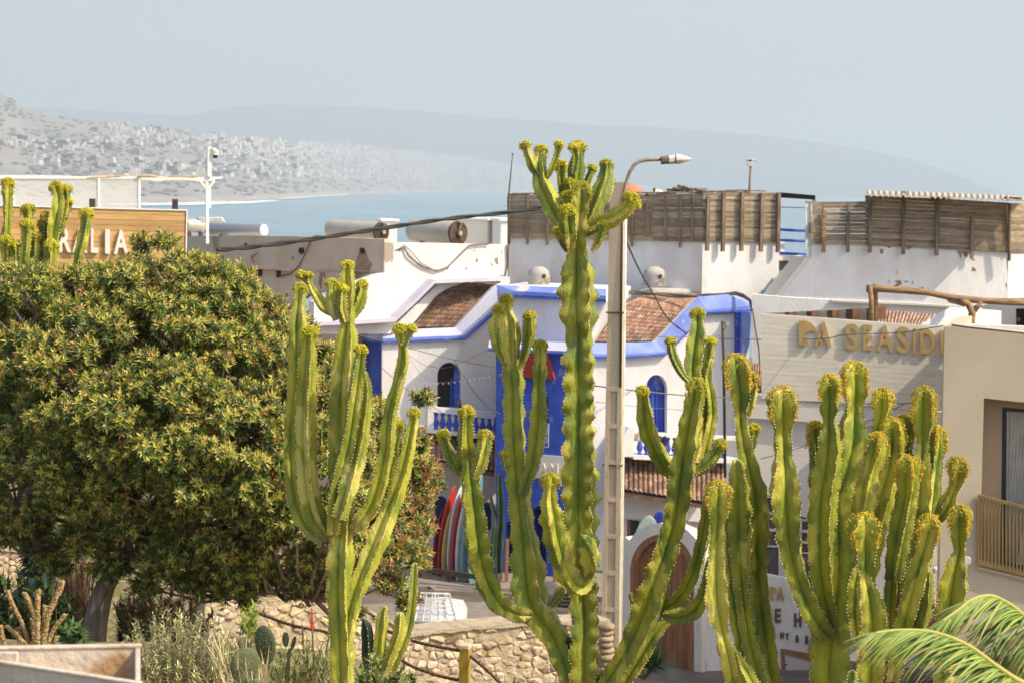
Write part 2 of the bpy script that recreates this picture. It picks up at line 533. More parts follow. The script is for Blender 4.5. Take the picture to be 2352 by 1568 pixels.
mb = MB()     # dark scrub and trees between the houses
for k in range(1500):
    x = Rt.uniform(-60, 1330); t = Rt.uniform(.05, .99); p = slope_pt(x, t)
    blob(mb, p + Vector((0, 0, 2)), Rt.uniform(1.5, 5), 0, None, (1.5, 1.2, .7))
mb.build('hillside_scrub', pm('hill_scrub', (.14, .14, .11), (.19, .175, .14), .01, .95), kind='stuff', label='dark scrub and small trees between the houses on the far hillside', cat='scrub', origin=(0, 5000, SEA))

# the air over the bay
mb = MB(); mb.box((0, 30480, 322), (31000, 61100, 700)); hz = mb.build('haze', bpy.data.materials.new('haze_air'), kind='stuff', label='pale bluish haze over the bay and the far hills', cat='haze')
hm = hz.data.materials[0]; hm.use_nodes = True; N, L = nodes(hm); N.remove(N['Principled BSDF'])
pv = N.new('ShaderNodeVolumePrincipled'); L.new(pv.outputs[0], N['Material Output'].inputs['Volume'])
pv.inputs['Color'].default_value = (.71, .765, .80, 1)
pv.inputs['Density'].default_value = 2.1e-4
pv.inputs['Anisotropy'].default_value = .15
# ================================================================ materials of the town
def plaster(name, c, stain=(.56, .50, .42), t=.63, s3=1.3, c2=None, **k):
    k.setdefault('stretch', (1, 1, .4))
    return pm(name, c, c2 or tuple(q * (.88 - .03 * i) for i, q in enumerate(c)), 1.5, .92, .35, 22, c3=stain, s3=s3, t3=t, **k)
m_white = plaster('white_plaster', (.80, .785, .76), (.66, .62, .56), .68, 1.4)
m_white2 = plaster('old_white_plaster', (.74, .715, .68), (.40, .33, .26), .645, 1.1)
m_beige = plaster('beige_plaster', (.60, .50, .385), (.37, .28, .20), .655, 1.0)
m_hotel = pm('sand_render', (.70, .585, .42), (.64, .53, .375), .8, .95, .7, 120)
m_greyw = pm('grey_render', (.76, .71, .61), (.70, .65, .56), .7, .95, .4, 60)
m_blue = pm('blue_paint', (.028, .075, .45), (.055, .12, .50), 1.6, .75, .35, 25, c3=(.15, .19, .46), s3=2.2, t3=.62)
m_pblue = pm('faded_blue_paint', (.20, .27, .66), (.28, .36, .72), 2.2, .8, .25, 25, c3=(.62, .60, .55), s3=1.6, t3=.63)
m_lilac = pm('lilac_cement', (.52, .50, .60), (.60, .57, .62), 2.0, .9, .3, 25)
m_tile = pm('clay_tile', (.34, .20, .13), (.23, .135, .09), 3.2, .85, .5, 40, attr=True, c3=(.42, .27, .18), s3=5, t3=.58)
m_tilep = pm('pale_clay_tile', (.50, .30, .205), (.38, .225, .155), 3.2, .85, .5, 40, attr=True, c3=(.55, .38, .28), s3=5, t3=.58)
m_wood = pm('weathered_board', (.46, .36, .24), (.30, .23, .15), 3.0, .9, .8, 20, stretch=(1, 1, 9), attr=True, c3=(.42, .36, .27), s3=1.4, t3=.57)
m_post = pm('grey_post_wood', (.30, .22, .15), (.17, .12, .08), 4.0, .9, .6, 30, stretch=(4, 4, .6))
m_tan = pm('sign_board_wood', (.58, .36, .145), (.49, .29, .11), 2.5, .7, .2, 30, stretch=(.8, .8, 9), attr=True)
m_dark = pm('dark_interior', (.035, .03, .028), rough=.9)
m_glass = pm('dark_glass', (.03, .035, .045), rough=.12, spec=.6)
m_metalw = pm('white_painted_metal', (.74, .73, .69), (.6, .57, .5), 6, .5)
m_iron = pm('dark_iron', (.06, .055, .05), (.12, .07, .04), 9, .7)
m_conc = pm('pole_concrete', (.62, .50, .345), (.54, .43, .29), 2.5, .95, .6, 60, stretch=(1, 1, .4))
m_cable = pm('black_cable', (.03, .028, .026), rough=.6)
m_gcable = pm('grey_cable', (.16, .14, .12), rough=.7)
m_gold = pm('gold_letter', (.52, .355, .14), (.46, .31, .12), 8, .5, metal=.2)
m_lat = pm('white_lattice_paint', (.78, .77, .72), rough=.8)
m_reed = pm('dry_reed', (.58, .44, .28), (.42, .30, .18), 8, .9)
m_branch = pm('rustic_log', (.42, .26, .13), (.24, .14, .07), 5, .85, .7, 30, stretch=(.6, 3, 3))
m_tankw = pm('tank_shell', (.50, .46, .38), (.43, .39, .32), 2, .5, .1, metal=.3, c3=(.34, .25, .18), s3=2.2, t3=.68)
m_tankg = pm('steel_tank', (.42, .42, .42), rough=.38, metal=.6)
m_tankc = pm('tank_cap_white', (.74, .74, .72), rough=.5)
m_lettw = pm('white_letter', (.74, .68, .60), rough=.7)
m_dwood = pm('oiled_door_wood', (.36, .17, .075), (.26, .115, .05), 3, .55, .2, 30, stretch=(7, 7, .6))

# ================================================================ builders
def letter(ch, name, pl, k, box, depth, mat, parent, off, bold=.0, slant=0.0):
    """one cast letter filling the picture box (x0, y0, x1, y1) of zoom k; slant = picture units the top right corner drops"""
    cu = bpy.data.curves.new('t', 'FONT'); cu.body = ch; cu.size = 1; cu.extrude = .5; cu.offset = bold; cu.resolution_u = 4
    to = bpy.data.objects.new('t', cu); COL.objects.link(to)
    dg = bpy.context.evaluated_depsgraph_get(); dg.update()
    me = bpy.data.meshes.new_from_object(to.evaluated_get(dg))
    xs = [v.co.x for v in me.vertices]; ys = [v.co.y for v in me.vertices]
    x0, x1, y0, y1 = min(xs), max(xs), min(ys), max(ys)
    (bx0, by0), (bx1, by1) = z2(k, [(box[0], box[1]), (box[2], box[3])])
    sl_ = slant * (1 if k == 'O' else .28)
    mb = MB(); vs = []
    for v in me.vertices:
        u = (v.co.x - x0) / (x1 - x0); t = (v.co.y - y0) / (y1 - y0)
        p = pl.on(lerp(bx0, bx1, u), lerp(by1, by0, t) + sl_ * (u - .5), off)
        vs.append(p + pl.n * (depth * (v.co.z + .5)))
    mb.add(vs, [tuple(p.vertices) for p in me.polygons])
    bpy.data.objects.remove(to); bpy.data.curves.remove(cu); bpy.data.meshes.remove(me)
    return mb.build(name, mat, parent)
def strip(mb, pl, pts, h, depth, off=0, mi=0):
    """a moulding following picture points pts: h picture units tall downward, standing 'depth' metres proud of the plane"""
    poly = list(pts) + [(x, y + h) for x, y in reversed(pts)]
    mb.wall(pl, poly, depth, off, mi=mi)
def tile_roof(mb, rows, ncol, nrow, amp, mi=0, n=None):
    """rows: list of (left, right) world points from eave to ridge; barrel tiles"""
    Ls = catmull([tuple(a) for a, b in rows], .05 * max(1, (rows[0][0] - rows[-1][0]).length) / 10)
    k = 4 * nrow
    def samp(pts, t):
        seg = [0]
        for a, b in zip(pts, pts[1:]): seg.append(seg[-1] + (b - a).length)
        d = t * seg[-1]
        for i in range(len(pts) - 1):
            if d <= seg[i + 1] or i == len(pts) - 2:
                return pts[i].lerp(pts[i + 1], (d - seg[i]) / max(1e-6, seg[i + 1] - seg[i]))
    LL = [a for a, b in rows]; RR = [b for a, b in rows]
    nu = ncol * 6
    up = n or Vector((0, -.5, .87))
    cols = {}; jj = {}
    vs = []; cs = []
    for j in range(k + 1):
        t = j / k; fr = (j % 4) / 4.0
        a = samp(LL, t); b = samp(RR, t)
        for i in range(nu + 1):
            u = i / nu
            c_ = i // 6
            key = (c_, j // 4)
            if key not in cols: cols[key] = R.uniform(.62, 1.25)
            ph = (i % 6) / 6
            hgt = amp * (math.sin(math.pi * ph) if ph else 0) * 1.7
            hgt += amp * 1.1 * (1 - fr)
            p = a.lerp(b, u + (jj.setdefault((i, j // 4), R.uniform(-.035, .035)) / ncol if 0 < i < nu else 0)) + up * hgt
            vs.append(p); g = cols[key] * (.38 if ph == 0 else 1); cs.append((g, g, g))  # grooves darkened in the colour as painted shade between barrels
    fs = []
    for j in range(k):
        for i in range(nu):
            q = j * (nu + 1) + i
            fs.append((q, q + 1, q + nu + 2, q + nu + 1))
    mb.add(vs, fs, mi, cs)
    # underside slab
    a, b, c, d = LL[0], RR[0], RR[-1], LL[-1]
    low = Vector((0, 0, -.12))
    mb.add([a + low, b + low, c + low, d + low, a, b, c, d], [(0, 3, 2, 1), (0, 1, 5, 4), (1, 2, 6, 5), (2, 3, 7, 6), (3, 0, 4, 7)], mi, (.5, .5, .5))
def boards(mb, pl, x0, x1, ytop, ybot, bh, thick=.03, off=.05, gap=.045, jit=.0, mi=0):
    """horizontal boards; ytop/ybot are functions of x; bh picture units per board"""
    xm = (x0 + x1) / 2
    n = max(1, round((ybot(xm) - ytop(xm)) / bh))
    for i in range(n):
        t0, t1 = i / n, (i + 1 - gap * R.uniform(.2, 1.2)) / n
        g = R.uniform(.6, 1.3)
        a = [(x0, lerp(ytop(x0), ybot(x0), t0) + R.uniform(-jit, jit)), (x1, lerp(ytop(x1), ybot(x1), t0) + R.uniform(-jit, jit)),
             (x1, lerp(ytop(x1), ybot(x1), t1)), (x0, lerp(ytop(x0), ybot(x0), t1))]
        b = len(mb.v)
        mb.wall(pl, a, thick * R.uniform(.6, 1.2), off + R.uniform(-.008, .008), mi=mi)
        for q in range(b, len(mb.v)): mb.c[q] = (g, g * R.uniform(.94, 1.02), g * R.uniform(.88, 1.02))
def cable(pts, rad, mat, label, group=None, sag=0, twist=0, name='overhead_cable', n=6):
    pp = catmull([tuple(p) for p in pts], .25 if not sag else 1e9)
    if sag:
        out = []
        for a, b in zip(pts, pts[1:]):
            for i in range(24):
                t = i / 24; out.append(Vector(a).lerp(Vector(b), t) - Vector((0, 0, 4 * sag * t * (1 - t))))
        out.append(Vector(pts[-1])); pp = out
    mb = MB()
    if twist:
        for ph in (0, math.pi):
            q = []
            for i, p in enumerate(pp):
                p = Vector(p[:3]); a = i * twist + ph
                q.append(p + Vector((0, math.cos(a) * rad * .8, math.sin(a) * rad * .8)))
            mb.tube(q, rad, n)
    else: mb.tube([Vector(p[:3]) for p in pp], rad, n)
    return mb.build(name, mat, smooth=True, label=label, cat='cable', group=group)
def arch(cx, y_top, hw, y_spring, y_bot, n=14):
    pts = [(cx - hw, y_bot)]
    for i in range(n + 1):
        a = math.pi - math.pi * i / n
        pts.append((cx + math.cos(a) * hw, y_spring - math.sin(a) * (y_spring - y_top)))
    pts.append((cx + hw, y_bot))
    return pts

# ================================================================ LEFT ROOF BUILDING (beige parapet, tanks)
PB = Plane(400, 60.5, 881, 56.2)
PBr = Plane(881, 56.2, 1165, 58.2)
b = thing('parapet_building', P(700, 1200, 58) * 1, 'long beige flat roofed building with peeling plaster behind the round green tree', 'building')
mb = MB()
mb.wall(PB, [(395, 543)] + z2('Z2', [(0, 755), (400, 762), (900, 778), (1135, 785), (1130, 1052), (900, 1140), (700, 1200), (500, 1240)]) + [(640, 720), (395, 720)], .3)
mb.build('parapet_wall', m_beige, b)
mb = MB()
mb.wall(PB, [(395, 716), (812, 716), (812, 1330), (395, 1330)], .4, -.1)
mb.build('wall', m_beige, b)
mb = MB()
strip(mb, PB, z2('Z2', [(-640, 975), (0, 1000), (340, 1022)]), 7, .2, .14)
strip(mb, PB, z2('Z2', [(340, 1030), (700, 1035), (1130, 1052)]), 1.6, .05, .03)
mb.build('ledge', m_beige, b)
for q in ((100, 1030, 132, 1090), (250, 1035, 285, 1100)):
    mb = MB(); (x0, y0), (x1, y1) = z2('Z2', [(q[0], q[1]), (q[2], q[3])])
    mb.wall(PB, [(x0, y0), (x1, y0), (x1, y1), (x0, y1)], .06, .02); mb.build('vent_opening', m_dark, b)
for (x, y, r) in ((460, 880, 26), (960, 880, 24), (5, 830, 12), (10, 850, 10)):
    (cx, cy), = z2('Z2', [(x, y)]); p = PB.on(cx, cy, .0); mb = MB()
    mb.tube([p, p + PB.n * .05], r * .28 * p.y / F, 10); mb.build('drain_hole', m_dark, b)
# peeled patches, real flakes of bare render a few mm proud
m_peel = pm('bare_render', (.29, .19, .125), (.38, .27, .19), 6, .95, .6, 60)
def patch(pl, k, pts, parent, off=.006, jag=1.4):
    q = z2(k, pts); out = []
    for i in range(len(q)):
        a, c = q[i], q[(i + 1) % len(q)]
        for t in (0, .33, .66):
            out.append((lerp(a[0], c[0], t) + R.uniform(-jag, jag), lerp(a[1], c[1], t) + R.uniform(-jag, jag)))
    mb = MB(); mb.wall(pl, out, off * .9, off); mb.build('peeled_patch', m_peel, parent)
patch(PB, 'Z2', [(930, 895), (985, 880), (1010, 960), (1035, 990), (1020, 1030), (1020, 1065), (950, 1090), (890, 1130), (890, 1010), (915, 940)], b)
patch(PB, 'Z2', [(440, 860), (480, 850), (485, 890), (465, 915), (440, 900)], b)
patch(PB, 'Z2', [(40, 920), (75, 905), (110, 900), (60, 940), (70, 990), (45, 960)], b)
patch(PB, 'Z2', [(375, 930), (400, 925), (395, 950), (380, 960)], b, jag=.7)
patch(PB, 'Z2', [(600, 1050), (650, 1060), (655, 1110), (630, 1080), (615, 1200), (600, 1150)], b)
mb = MB()      # roof deck behind the parapet
q = [PB.on(395, 600, -.3), PB.on(881, 600, -.3)]
mb.add([Vector((q[0].x, q[0].y, 7.3)), Vector((q[1].x, q[1].y, 7.3)), Vector((1.6, 66, 7.3)), Vector((-9.5, 70, 7.3))], [(0, 1, 2, 3)])
mb.build('roof', m_white, b)

# sunlit white wall right of the corner with its sloping coping
b2 = thing('white_parapet_building', PBr.on(1000, 1300), 'white flat roofed building with chipped walls right of the beige corner, cables hanging on it', 'building')
mb = MB()
mb.wall(PBr, z2('Z2', [(1137, 812), (1500, 818), (2146, 832), (2146, 1098), (1900, 1105), (1545, 1118), (1228, 1438), (900, 1468), (560, 1478), (560, 1300), (880, 1150), (1137, 1054)]), .3)
mb.build('parapet_wall', m_white2, b2)
mb = MB()
strip(mb, PBr, z2('Z2', [(560, 1462), (880, 1452), (1228, 1430), (1400, 1270), (1550, 1118), (1900, 1103), (2165, 1095)]), 9, .5, .42)
mb.build('coping', m_lilac, b2)
mb = MB()
mb.wall(PBr, z2('Z2', [(560, 1490), (900, 1485), (1250, 1462), (1600, 1135), (2165, 1120), (2165, 1150), (1880, 1140), (1690, 1176), (1575, 1236), (1365, 1505), (1330, 1560), (560, 1560)]), .3, -.02)
mb.build('wall', m_white, b2)
for pt in ([(1245, 860), (1270, 862), (1262, 890)], [(1865, 875), (1880, 873), (1872, 892)], [(1885, 950), (1900, 945), (1905, 975), (1888, 975)], [(2040, 940), (2065, 935), (2075, 1000), (2050, 985)],
           [(2090, 885), (2105, 890), (2100, 915)], [(2005, 985), (2030, 990), (2020, 1010)], [(1800, 1020), (1820, 1022), (1810, 1045)], [(1645, 1020), (1670, 1018), (1655, 1040)]):
    patch(PBr, 'Z2', pt, b2, jag=.7)
mb = MB()
q0, q1 = PBr.on(881, 600, -.3), PBr.on(1165, 600, -.3)
mb.add([Vector((q0.x, q0.y, 7.2)), Vector((q1.x, q1.y, 7.2)), Vector((q1.x, 66, 7.2)), Vector((q0.x, 66, 7.2))], [(0, 1, 2, 3)])
mb.build('roof', m_white, b2)
# low stair head blocks behind
def rbox(name, x0, y0, x1, y1, Y, depth, mat, label, cat, ang=0, down=1.5):
    p0, p1 = P(x0, y0, Y), P(x1, y1, Y)
    mb = MB(); t = Vector((p1.x - p0.x, 0, 0)); ca, sa = math.cos(ang), math.sin(ang)
    ax = (Vector((ca, sa, 0)), Vector((-sa, ca, 0)), Vector((0, 0, 1)))
    c = Vector(((p0.x + p1.x) / 2, Y, p0.z)) + ax[1] * depth / 2
    h = p0.z - p1.z + down
    mb.box(c - Vector((0, 0, h / 2)), (p1.x - p0.x, depth, h), ax, bev=.02)
    mb.box(c + Vector((0, 0, .03)), (p1.x - p0.x + .12, depth + .12, .08), ax, bev=.02)
    return mb.build(name, mat, label=label, cat=cat)
rbox('stair_head', 1148, 508, 1240, 560, 61.5, 2.2, m_white, 'low white roof block between the right water tank and the dark wooden screen', 'roof block', math.radians(14))
rbox('chimney_block', *z2('Z2', [(1120, 640)])[0], *z2('Z2', [(1240, 800)])[0], 61.0, .8, m_white2, 'small white chimney block with a slab on top behind the left water tank', 'chimney', math.radians(14))
rbox('stair_head', *z2('Z2', [(1650, 628)])[0], *z2('Z2', [(1995, 800)])[0], 62.5, 1.2, m_greyw, 'grey roof block right behind the second water tank', 'roof block', math.radians(-24))

# ---- water tanks
def tank(name, x0, x1, yc0, yc1, r, Y, mat, capmat, label, open_end=True, yaw=0.0, group=None):
    a = P(x0, yc0, Y); c = P(x1, yc1, Y + yaw)
    rr = r * Y / F
    t = thing(name, (a + c) / 2 - Vector((0, 0, rr)), label, 'water tank', group)
    ax = (c - a).normalized()
    mb = MB(); mb.tube([a, a + ax * .02, c - ax * .02, c], [rr * .93, rr, rr, rr * .96], 40, cap=True); mb.build('shell', mat, t, smooth=True, angle=40)
    e = ax.cross(Vector((0, 0, 1))).normalized(); u = e.cross(ax)
    if open_end:
        mb = MB(); mb.tube([c - ax * .05, c + ax * .03, c + ax * .03, c - ax * .02], [rr * 1.03, rr * 1.03, rr * .93, rr * .9], 40, cap=False); mb.build('end_ring', m_iron, t, smooth=True, angle=40)
        mb = MB(); mb.tube([c + ax * .01, c + ax * .012], [rr * .93, rr * .93], 32); mb.build('end_cover', m_tankw, t)
        mb = MB()
        for ph in (.2, 1.8, 3.3, 4.9):
            cc = c + ax * .015 + (e * math.cos(ph) + u * math.sin(ph)) * rr * .62
            q = []
            for k in range(10):
                an = 2 * math.pi * k / 10
                q.append(cc + (e * math.cos(ph) + u * math.sin(ph)) * (math.cos(an) * rr * .17) + (e * -math.sin(ph) + u * math.cos(ph)) * (math.sin(an) * rr * .42))
            mb.extr([q], ax * .012)
        mb.build('recess', m_dark, t)
        mb = MB(); mb.tube([c, c + ax * .09], [rr * .34, rr * .30], 20); mb.build('flange', m_iron, t, smooth=True, angle=40)
        mb = MB(); mb.tube([c + ax * .09, c + ax * .12], [rr * .2, rr * .2], 16); mb.build('flange_cap', m_tankw, t, smooth=True, angle=40)
        mb = MB(); mb.tube([c + ax * .05 + u * rr * .3, c + ax * .14 + u * rr * .9, c - ax * .1 + u * rr * 1.1], .02, 6); mb.build('pipe', m_tankw, t)
    else:
        mb = MB(); mb.tube([c, c + ax * .02, c + ax * .06, c + ax * .08], [rr * 1.01, rr, rr * .8, rr * .3], 40); mb.build('end_cap', capmat, t, smooth=True)
    for s in (.2, .8):
        mb = MB(); q = a.lerp(c, s) - Vector((0, 0, rr)); mb.box(q + Vector((0, 0, -.12)), (.1, rr * 1.6, .3), bev=.01)
        mb.build('cradle', m_iron, t)
    return t, a, c, rr, ax, e
tank('water_tank', 760, 876, 526, 533.5, 21.5, 59.6, m_tankw, None, 'dull beige rooftop water tank with open round end, the left one of the twin pair', yaw=-1.35)
tank('water_tank', 950, 1052, 530, 536, 26, 59.6, m_tankw, None, 'fatter beige rooftop water tank with open round end, nearest the wooden screen', yaw=-1.35)
tk, ta, tc_, tr, tax, te = tank('water_tank', 484, 605, 527, 530, 14.5, 62.5, m_tankg, m_tankc, 'slim steel grey rooftop water tank marked eco with a white cap', open_end=False, yaw=-1.0)
PT = Plane(484, 62.5 - tr * 1.02, 605, 61.5 - tr * 1.02)
for ch, bx in (('e', (1852, 1206, 1874, 1234)), ('c', (1878, 1206, 1898, 1234)), ('o', (1901, 1206, 1926, 1234))):
    letter(ch, 'letter', PT, 'Z1', bx, .01, m_iron, tk, .02)
mb = MB(); a, c = z2('Z1', [(1925, 1212), (1942, 1190)]); mb.wall(PT, [a, c, (c[0] + 1, c[1]), (a[0] + 1, a[1])], .01, .03); mb.build('logo_tick', m_iron, tk)
tank('water_tank', 425, 470, 518, 519, 16, 63.5, m_tankw, None, 'small beige water tank half hidden behind the wooden letter board, pipes at its end', yaw=.4)
mb = MB()
for k in range(14):
    a = P(*z2('Z1', [(1620 + k * 14, 1125)])[0], 62.9)
    mb.tube([a, a + Vector((.05, -.1, .03)), a + Vector((.16, -.1, -.1))], .035, 6)
mb.build('pipe_lagging', m_metalw, smooth=True, label='bundle of pale lagged pipes over the small tank beside the wooden board', cat='pipes')

# ================================================================ WOODEN LETTER BOARD
PSg = Plane(-60, 46.5, 430, 48.0)
sg = thing('letter_board', PSg.on(200, 700), 'long tan wooden board with big pale letters RALIA above the round tree', 'sign board')
mb = MB()
ft = lambda x: interp([(-60, 471.5), (0, 472.5), (430, 483.5)], x); fb = lambda x: interp([(-60, 640), (430, 648)], x)
mb.wall(PSg, [(-60, ft(-60)), (429, ft(429)), (426, fb(426)), (-60, fb(-60))], .06)
mb.build('backing', m_tan, sg)
mb = MB()
for i in range(13):
    g = R.uniform(.82, 1.16); t0, t1 = i / 13, (i + .95) / 13
    b0 = len(mb.v)
    mb.wall(PSg, [(-60, lerp(ft(-60), fb(-60), t0)), (428, lerp(ft(428), fb(428), t0)), (425.5, lerp(ft(428), fb(428), t1)), (-60, lerp(ft(-60), fb(-60), t1))], .02, .02)
    for q in range(b0, len(mb.v)): mb.c[q] = (g, g, g * .98)
mb.build('board', m_tan, sg)
mb = MB(); mb.wall(PSg, [(-60, ft(-60) - 1.5), (431, ft(430) - 1.5), (427.5, fb(430)), (425, fb(430)), (428, ft(430) + 1.2), (-60, ft(-60) + 1)], .12, .05); mb.build('edge_trim', m_lat, sg)
for ch, bx in (('A', (5, 1150, 118, 1352)), ('R', (482, 1197, 580, 1396)), ('A', (592, 1200, 712, 1400)), ('L', (742, 1205, 800, 1402)), ('I', (858, 1210, 897, 1408)), ('A', (930, 1214, 1046, 1412))):
    letter(ch, 'letter', PSg, 'Z1', bx, .09, m_lettw, sg, .03, bold=.03 if ch != 'I' else 0, slant=2)
mb = MB()
for x in (20, 210, 400):
    a = PSg.on(x, 560, -.2); mb.box(Vector((a.x, a.y + .1, a.z - 3)), (.12, .12, 8))
mb.build('support_post', m_iron, sg)
# the low building the board stands on
mb = MB(); mb.wall(Plane(-260, 47.5, 470, 49.8), [(-260, 630), (470, 632), (470, 1260), (-260, 1260)], 6)
mb.build('terrace_building', m_beige, label='plain beige building behind the round tree, carrying the wooden letter board', cat='building')

# ================================================================ LATTICE SCREEN AND PERGOLA
PL_ = Plane(0, 51.5, 500, 53.5)
lt = thing('lattice_screen', PL_.on(170, 640), 'white diagonal lattice screen on the terrace above the wooden letter board', 'lattice screen')
mb = MB()
top = lambda x: interp([(-40, 412), (0, 411), (319, 411.5)], x)
for (xa, xb) in ((-60, 225), (229, 318)):
    for s in (-1, 1):
        k = -90
        while k < (xb - xa) + 90:
            y0, y1 = 410.0, 480.0
            A = [xa + k, y0]; B = [xa + k + s * 70, y1]
            def clip(A, B):
                (x0, q0), (x1, q1) = A, B
                for lim, sg_ in ((xa, 1), (xb, -1)):
                    if (x0 - lim) * sg_ < 0 and (x1 - lim) * sg_ < 0: return None
                    if (x0 - lim) * sg_ < 0: t = (lim - x0) / (x1 - x0); x0, q0 = lim, q0 + t * (q1 - q0)
                    if (x1 - lim) * sg_ < 0: t = (lim - x1) / (x0 - x1); x1, q1 = lim, q1 + t * (q0 - q1)
                return (x0, q0), (x1, q1)
            c = clip(A, B)
            if c: mb.bar(PL_.on(*c[0], .02 * s), PL_.on(*c[1], .02 * s), .019, .012, up=PL_.n)
            k += 6.6
mb.build('lattice', m_lat, lt)
mb = MB()
for x in (227, 320, 30): mb.bar(PL_.on(x, 405, .03), PL_.on(x, 520, .03), .055, up=PL_.n)
mb.build('post', m_lat, lt)
mb = MB(); mb.wall(PL_, [(-60, 402.5), (162, 404), (162, 411), (-60, 410.5)], .1, .06); mb.wall(PL_, [(160, 405.5), (320, 406), (320, 411), (160, 411)], .1, .05)
mb.build('top_rail', m_lat, lt)
pg = thing('pergola', PL_.on(478, 620), 'white timber pergola beam and braced post with dry reeds on top, left roof', 'pergola')
mb = MB(); mb.wall(PL_, z2('Z1', [(1130, 785), (1640, 783), (1825, 778), (1825, 792), (1762, 798), (1760, 815), (1145, 812)]), .12, .0); mb.build('beam', m_lat, pg)
mb = MB(); a = z2('Z1', [(1695, 820), (1700, 1108)]); mb.bar(PL_.on(*a[0]), PL_.on(a[1][0], 560), .07, up=PL_.n)
mb.bar(PL_.on(*z2('Z1', [(1716, 800)])[0], -.1), PL_.on(*z2('Z1', [(1718, 1035)])[0], -.1), .06, up=PL_.n); mb.build('post', m_lat, pg)
for q in ([(1640, 815), (1697, 880)], [(1757, 815), (1703, 880)]):
    mb = MB(); a = z2('Z1', q); mb.bar(PL_.on(*a[0]), PL_.on(*a[1]), .05, up=PL_.n); mb.build('brace', m_lat, pg)
mb = MB(); a = z2('Z1', [(1714, 535), (1714, 778)]); mb.bar(PL_.on(*a[0], .02), PL_.on(*a[1], .02), .10, up=PL_.n); mb.build('mast', m_lat, pg)
mb = MB()
for k in range(16):
    x0 = R.uniform(575, 1500); L_ = R.uniform(120, 340); y0 = 772 + R.uniform(-3, 10); x1 = min(x0 + L_, 1620)
    a = z2('Z1', [(x0, y0 + (10 if x0 < 900 else 0)), (x1, y0 + R.uniform(-6, 10))]); o = R.uniform(-.2, .1)
    mb.tube([PL_.on(*a[0], o), PL_.on(*a[1], o)], R.uniform(.012, .022), 5)
for k in range(7):
    a = z2('Z1', [(1125 + R.uniform(0, 60), 765 + R.uniform(-4, 12)), (1185 + R.uniform(0, 110), 772 + R.uniform(-4, 10))]); mb.tube([PL_.on(*a[0], .1), PL_.on(*a[1], .1)], .025, 5)
mb.build('reed', m_reed, pg)
cm = thing('security_camera', PL_.on(*z2('Z1', [(1765, 610)])[0]), 'white dome security camera hanging from the mast of the white pergola', 'security camera')
mb = MB(); a = z2('Z1', [(1730, 548), (1762, 552), (1765, 575)]); mb.tube([PL_.on(*p, .1) for p in a], .025, 8); mb.build('bracket', m_metalw, cm, smooth=True)
p = PL_.on(*z2('Z1', [(1765, 585)])[0], .1); mb = MB(); mb.tube([p + Vector((0, 0, .09)), p + Vector((0, 0, .06)), p - Vector((0, 0, .05))], [.03, .085, .09], 16); mb.build('housing', m_metalw, cm, smooth=True, angle=50)
mb = MB(); blob(mb, p - Vector((0, 0, .07)), .07, sub=1); mb.build('dome', m_glass, cm, smooth=True)

# ================================================================ UPPER WHITE HOUSE WITH WOODEN SCREENS
P4 = Plane(1165, 60.0, 1614, 57.7)
P5 = Plane(1614, 57.7, 1795, 58.6)
P6 = Plane(1780, 56.9, 2314, 57.9)
P7 = Plane(2314, 57.9, 2420, 60.5)
up = thing('rooftop_house', P4.on(1400, 1200), 'white house with grey wooden board screens round its roof terrace, behind the street lamp', 'building')
b4t = lambda x: interp([(1165, 449), (1230, 447), (1500, 447), (1614, 444)], x)
b4b = lambda x: interp([(1165, 547), (1614, 556)], x)
mb = MB(); mb.wall(P4, [(1166, 500), (1614, 500), (1611, 672), (1168, 655), (1166, 600)], .25); mb.wall(P4, [(1168, 650), (1611, 668), (1611, 1000), (1168, 1000)], .25, -.05)
mb.build('wall', m_white, up)
mb = MB()
boards(mb, P4, 1167, 1500, b4t, b4b, 12, off=.06)
boards(mb, P4, 1498, 1614, b4t, b4b, 11, off=.065)
mb.build('board_screen', m_wood, up)
for z in (140, 290, 452, 1155, 1430, 1550, 1650):
    x = 1129 + z * .28; mb = MB()
    mb.bar(P4.on(x, b4t(x) + 1, .1), P4.on(x + (1.4 if z < 500 else -1), b4b(x) + (14 if z not in (1430, 1650) else 0), .1), .065, .06, up=P4.n)
    mb.build('screen_post', m_post, up)
mb = MB(); a = z2('Z3', [(1262, 660), (1270, 935)]); mb.bar(P4.on(*a[0], .16), P4.on(*a[1], .16), .11, .03, up=P4.n); mb.build('screen_post', m_post, up)
# peeling torn felt on the screen top
mb = MB()
for k in range(26):
    x = R.uniform(1168, 1240) if k < 8 else R.uniform(1480, 1720)
    pl = P4 if x < 1612 else P5
    y = b4t(min(x, 1612)) - R.uniform(0, 2 + (6 if 1560 < x < 1640 else 0) + (4 if 1610 <= x < 1650 else 0))
    w_ = R.uniform(8, 28)
    q = [(x, y), (x + w_ * .4, y - R.uniform(1, 4)), (x + w_, y + R.uniform(-2, 2)), (x + w_ * .9, y + 3), (x + .2 * w_, y + 3)]
    mb.wall(pl, q, R.uniform(.15, .6), R.uniform(-.1, .12))
mb.tube([P4.on(1166, 446, 0), P4.on(1230, 444, 0), P4.on(1480, 443, 0), P4.on(1612, 441, 0), P5.on(1700, 437, 0), P5.on(1760, 439, 0)], .02, 5)
mb.build('torn_roof_felt', pm('torn_felt', (.30, .25, .19), (.14, .11, .08), 5, .95, .6), up)
b5t = lambda x: interp([(1614, 443), (1700, 440), (1790, 443), (1872, 449)], x)
b5b = lambda x: interp([(1614, 553), (1790, 557)], x)
mb = MB()
mb.wall(P5, [(1614, 540), (1790, 545), (1788, 690), (1790, 720), (1611, 700)], .25)
mb.build('terrace_wall', m_white, up)
mb = MB(); boards(mb, P5, 1615, 1790, b5t, b5b, 7.2, off=.07, jit=.6); mb.build('board_screen', m_wood, up)
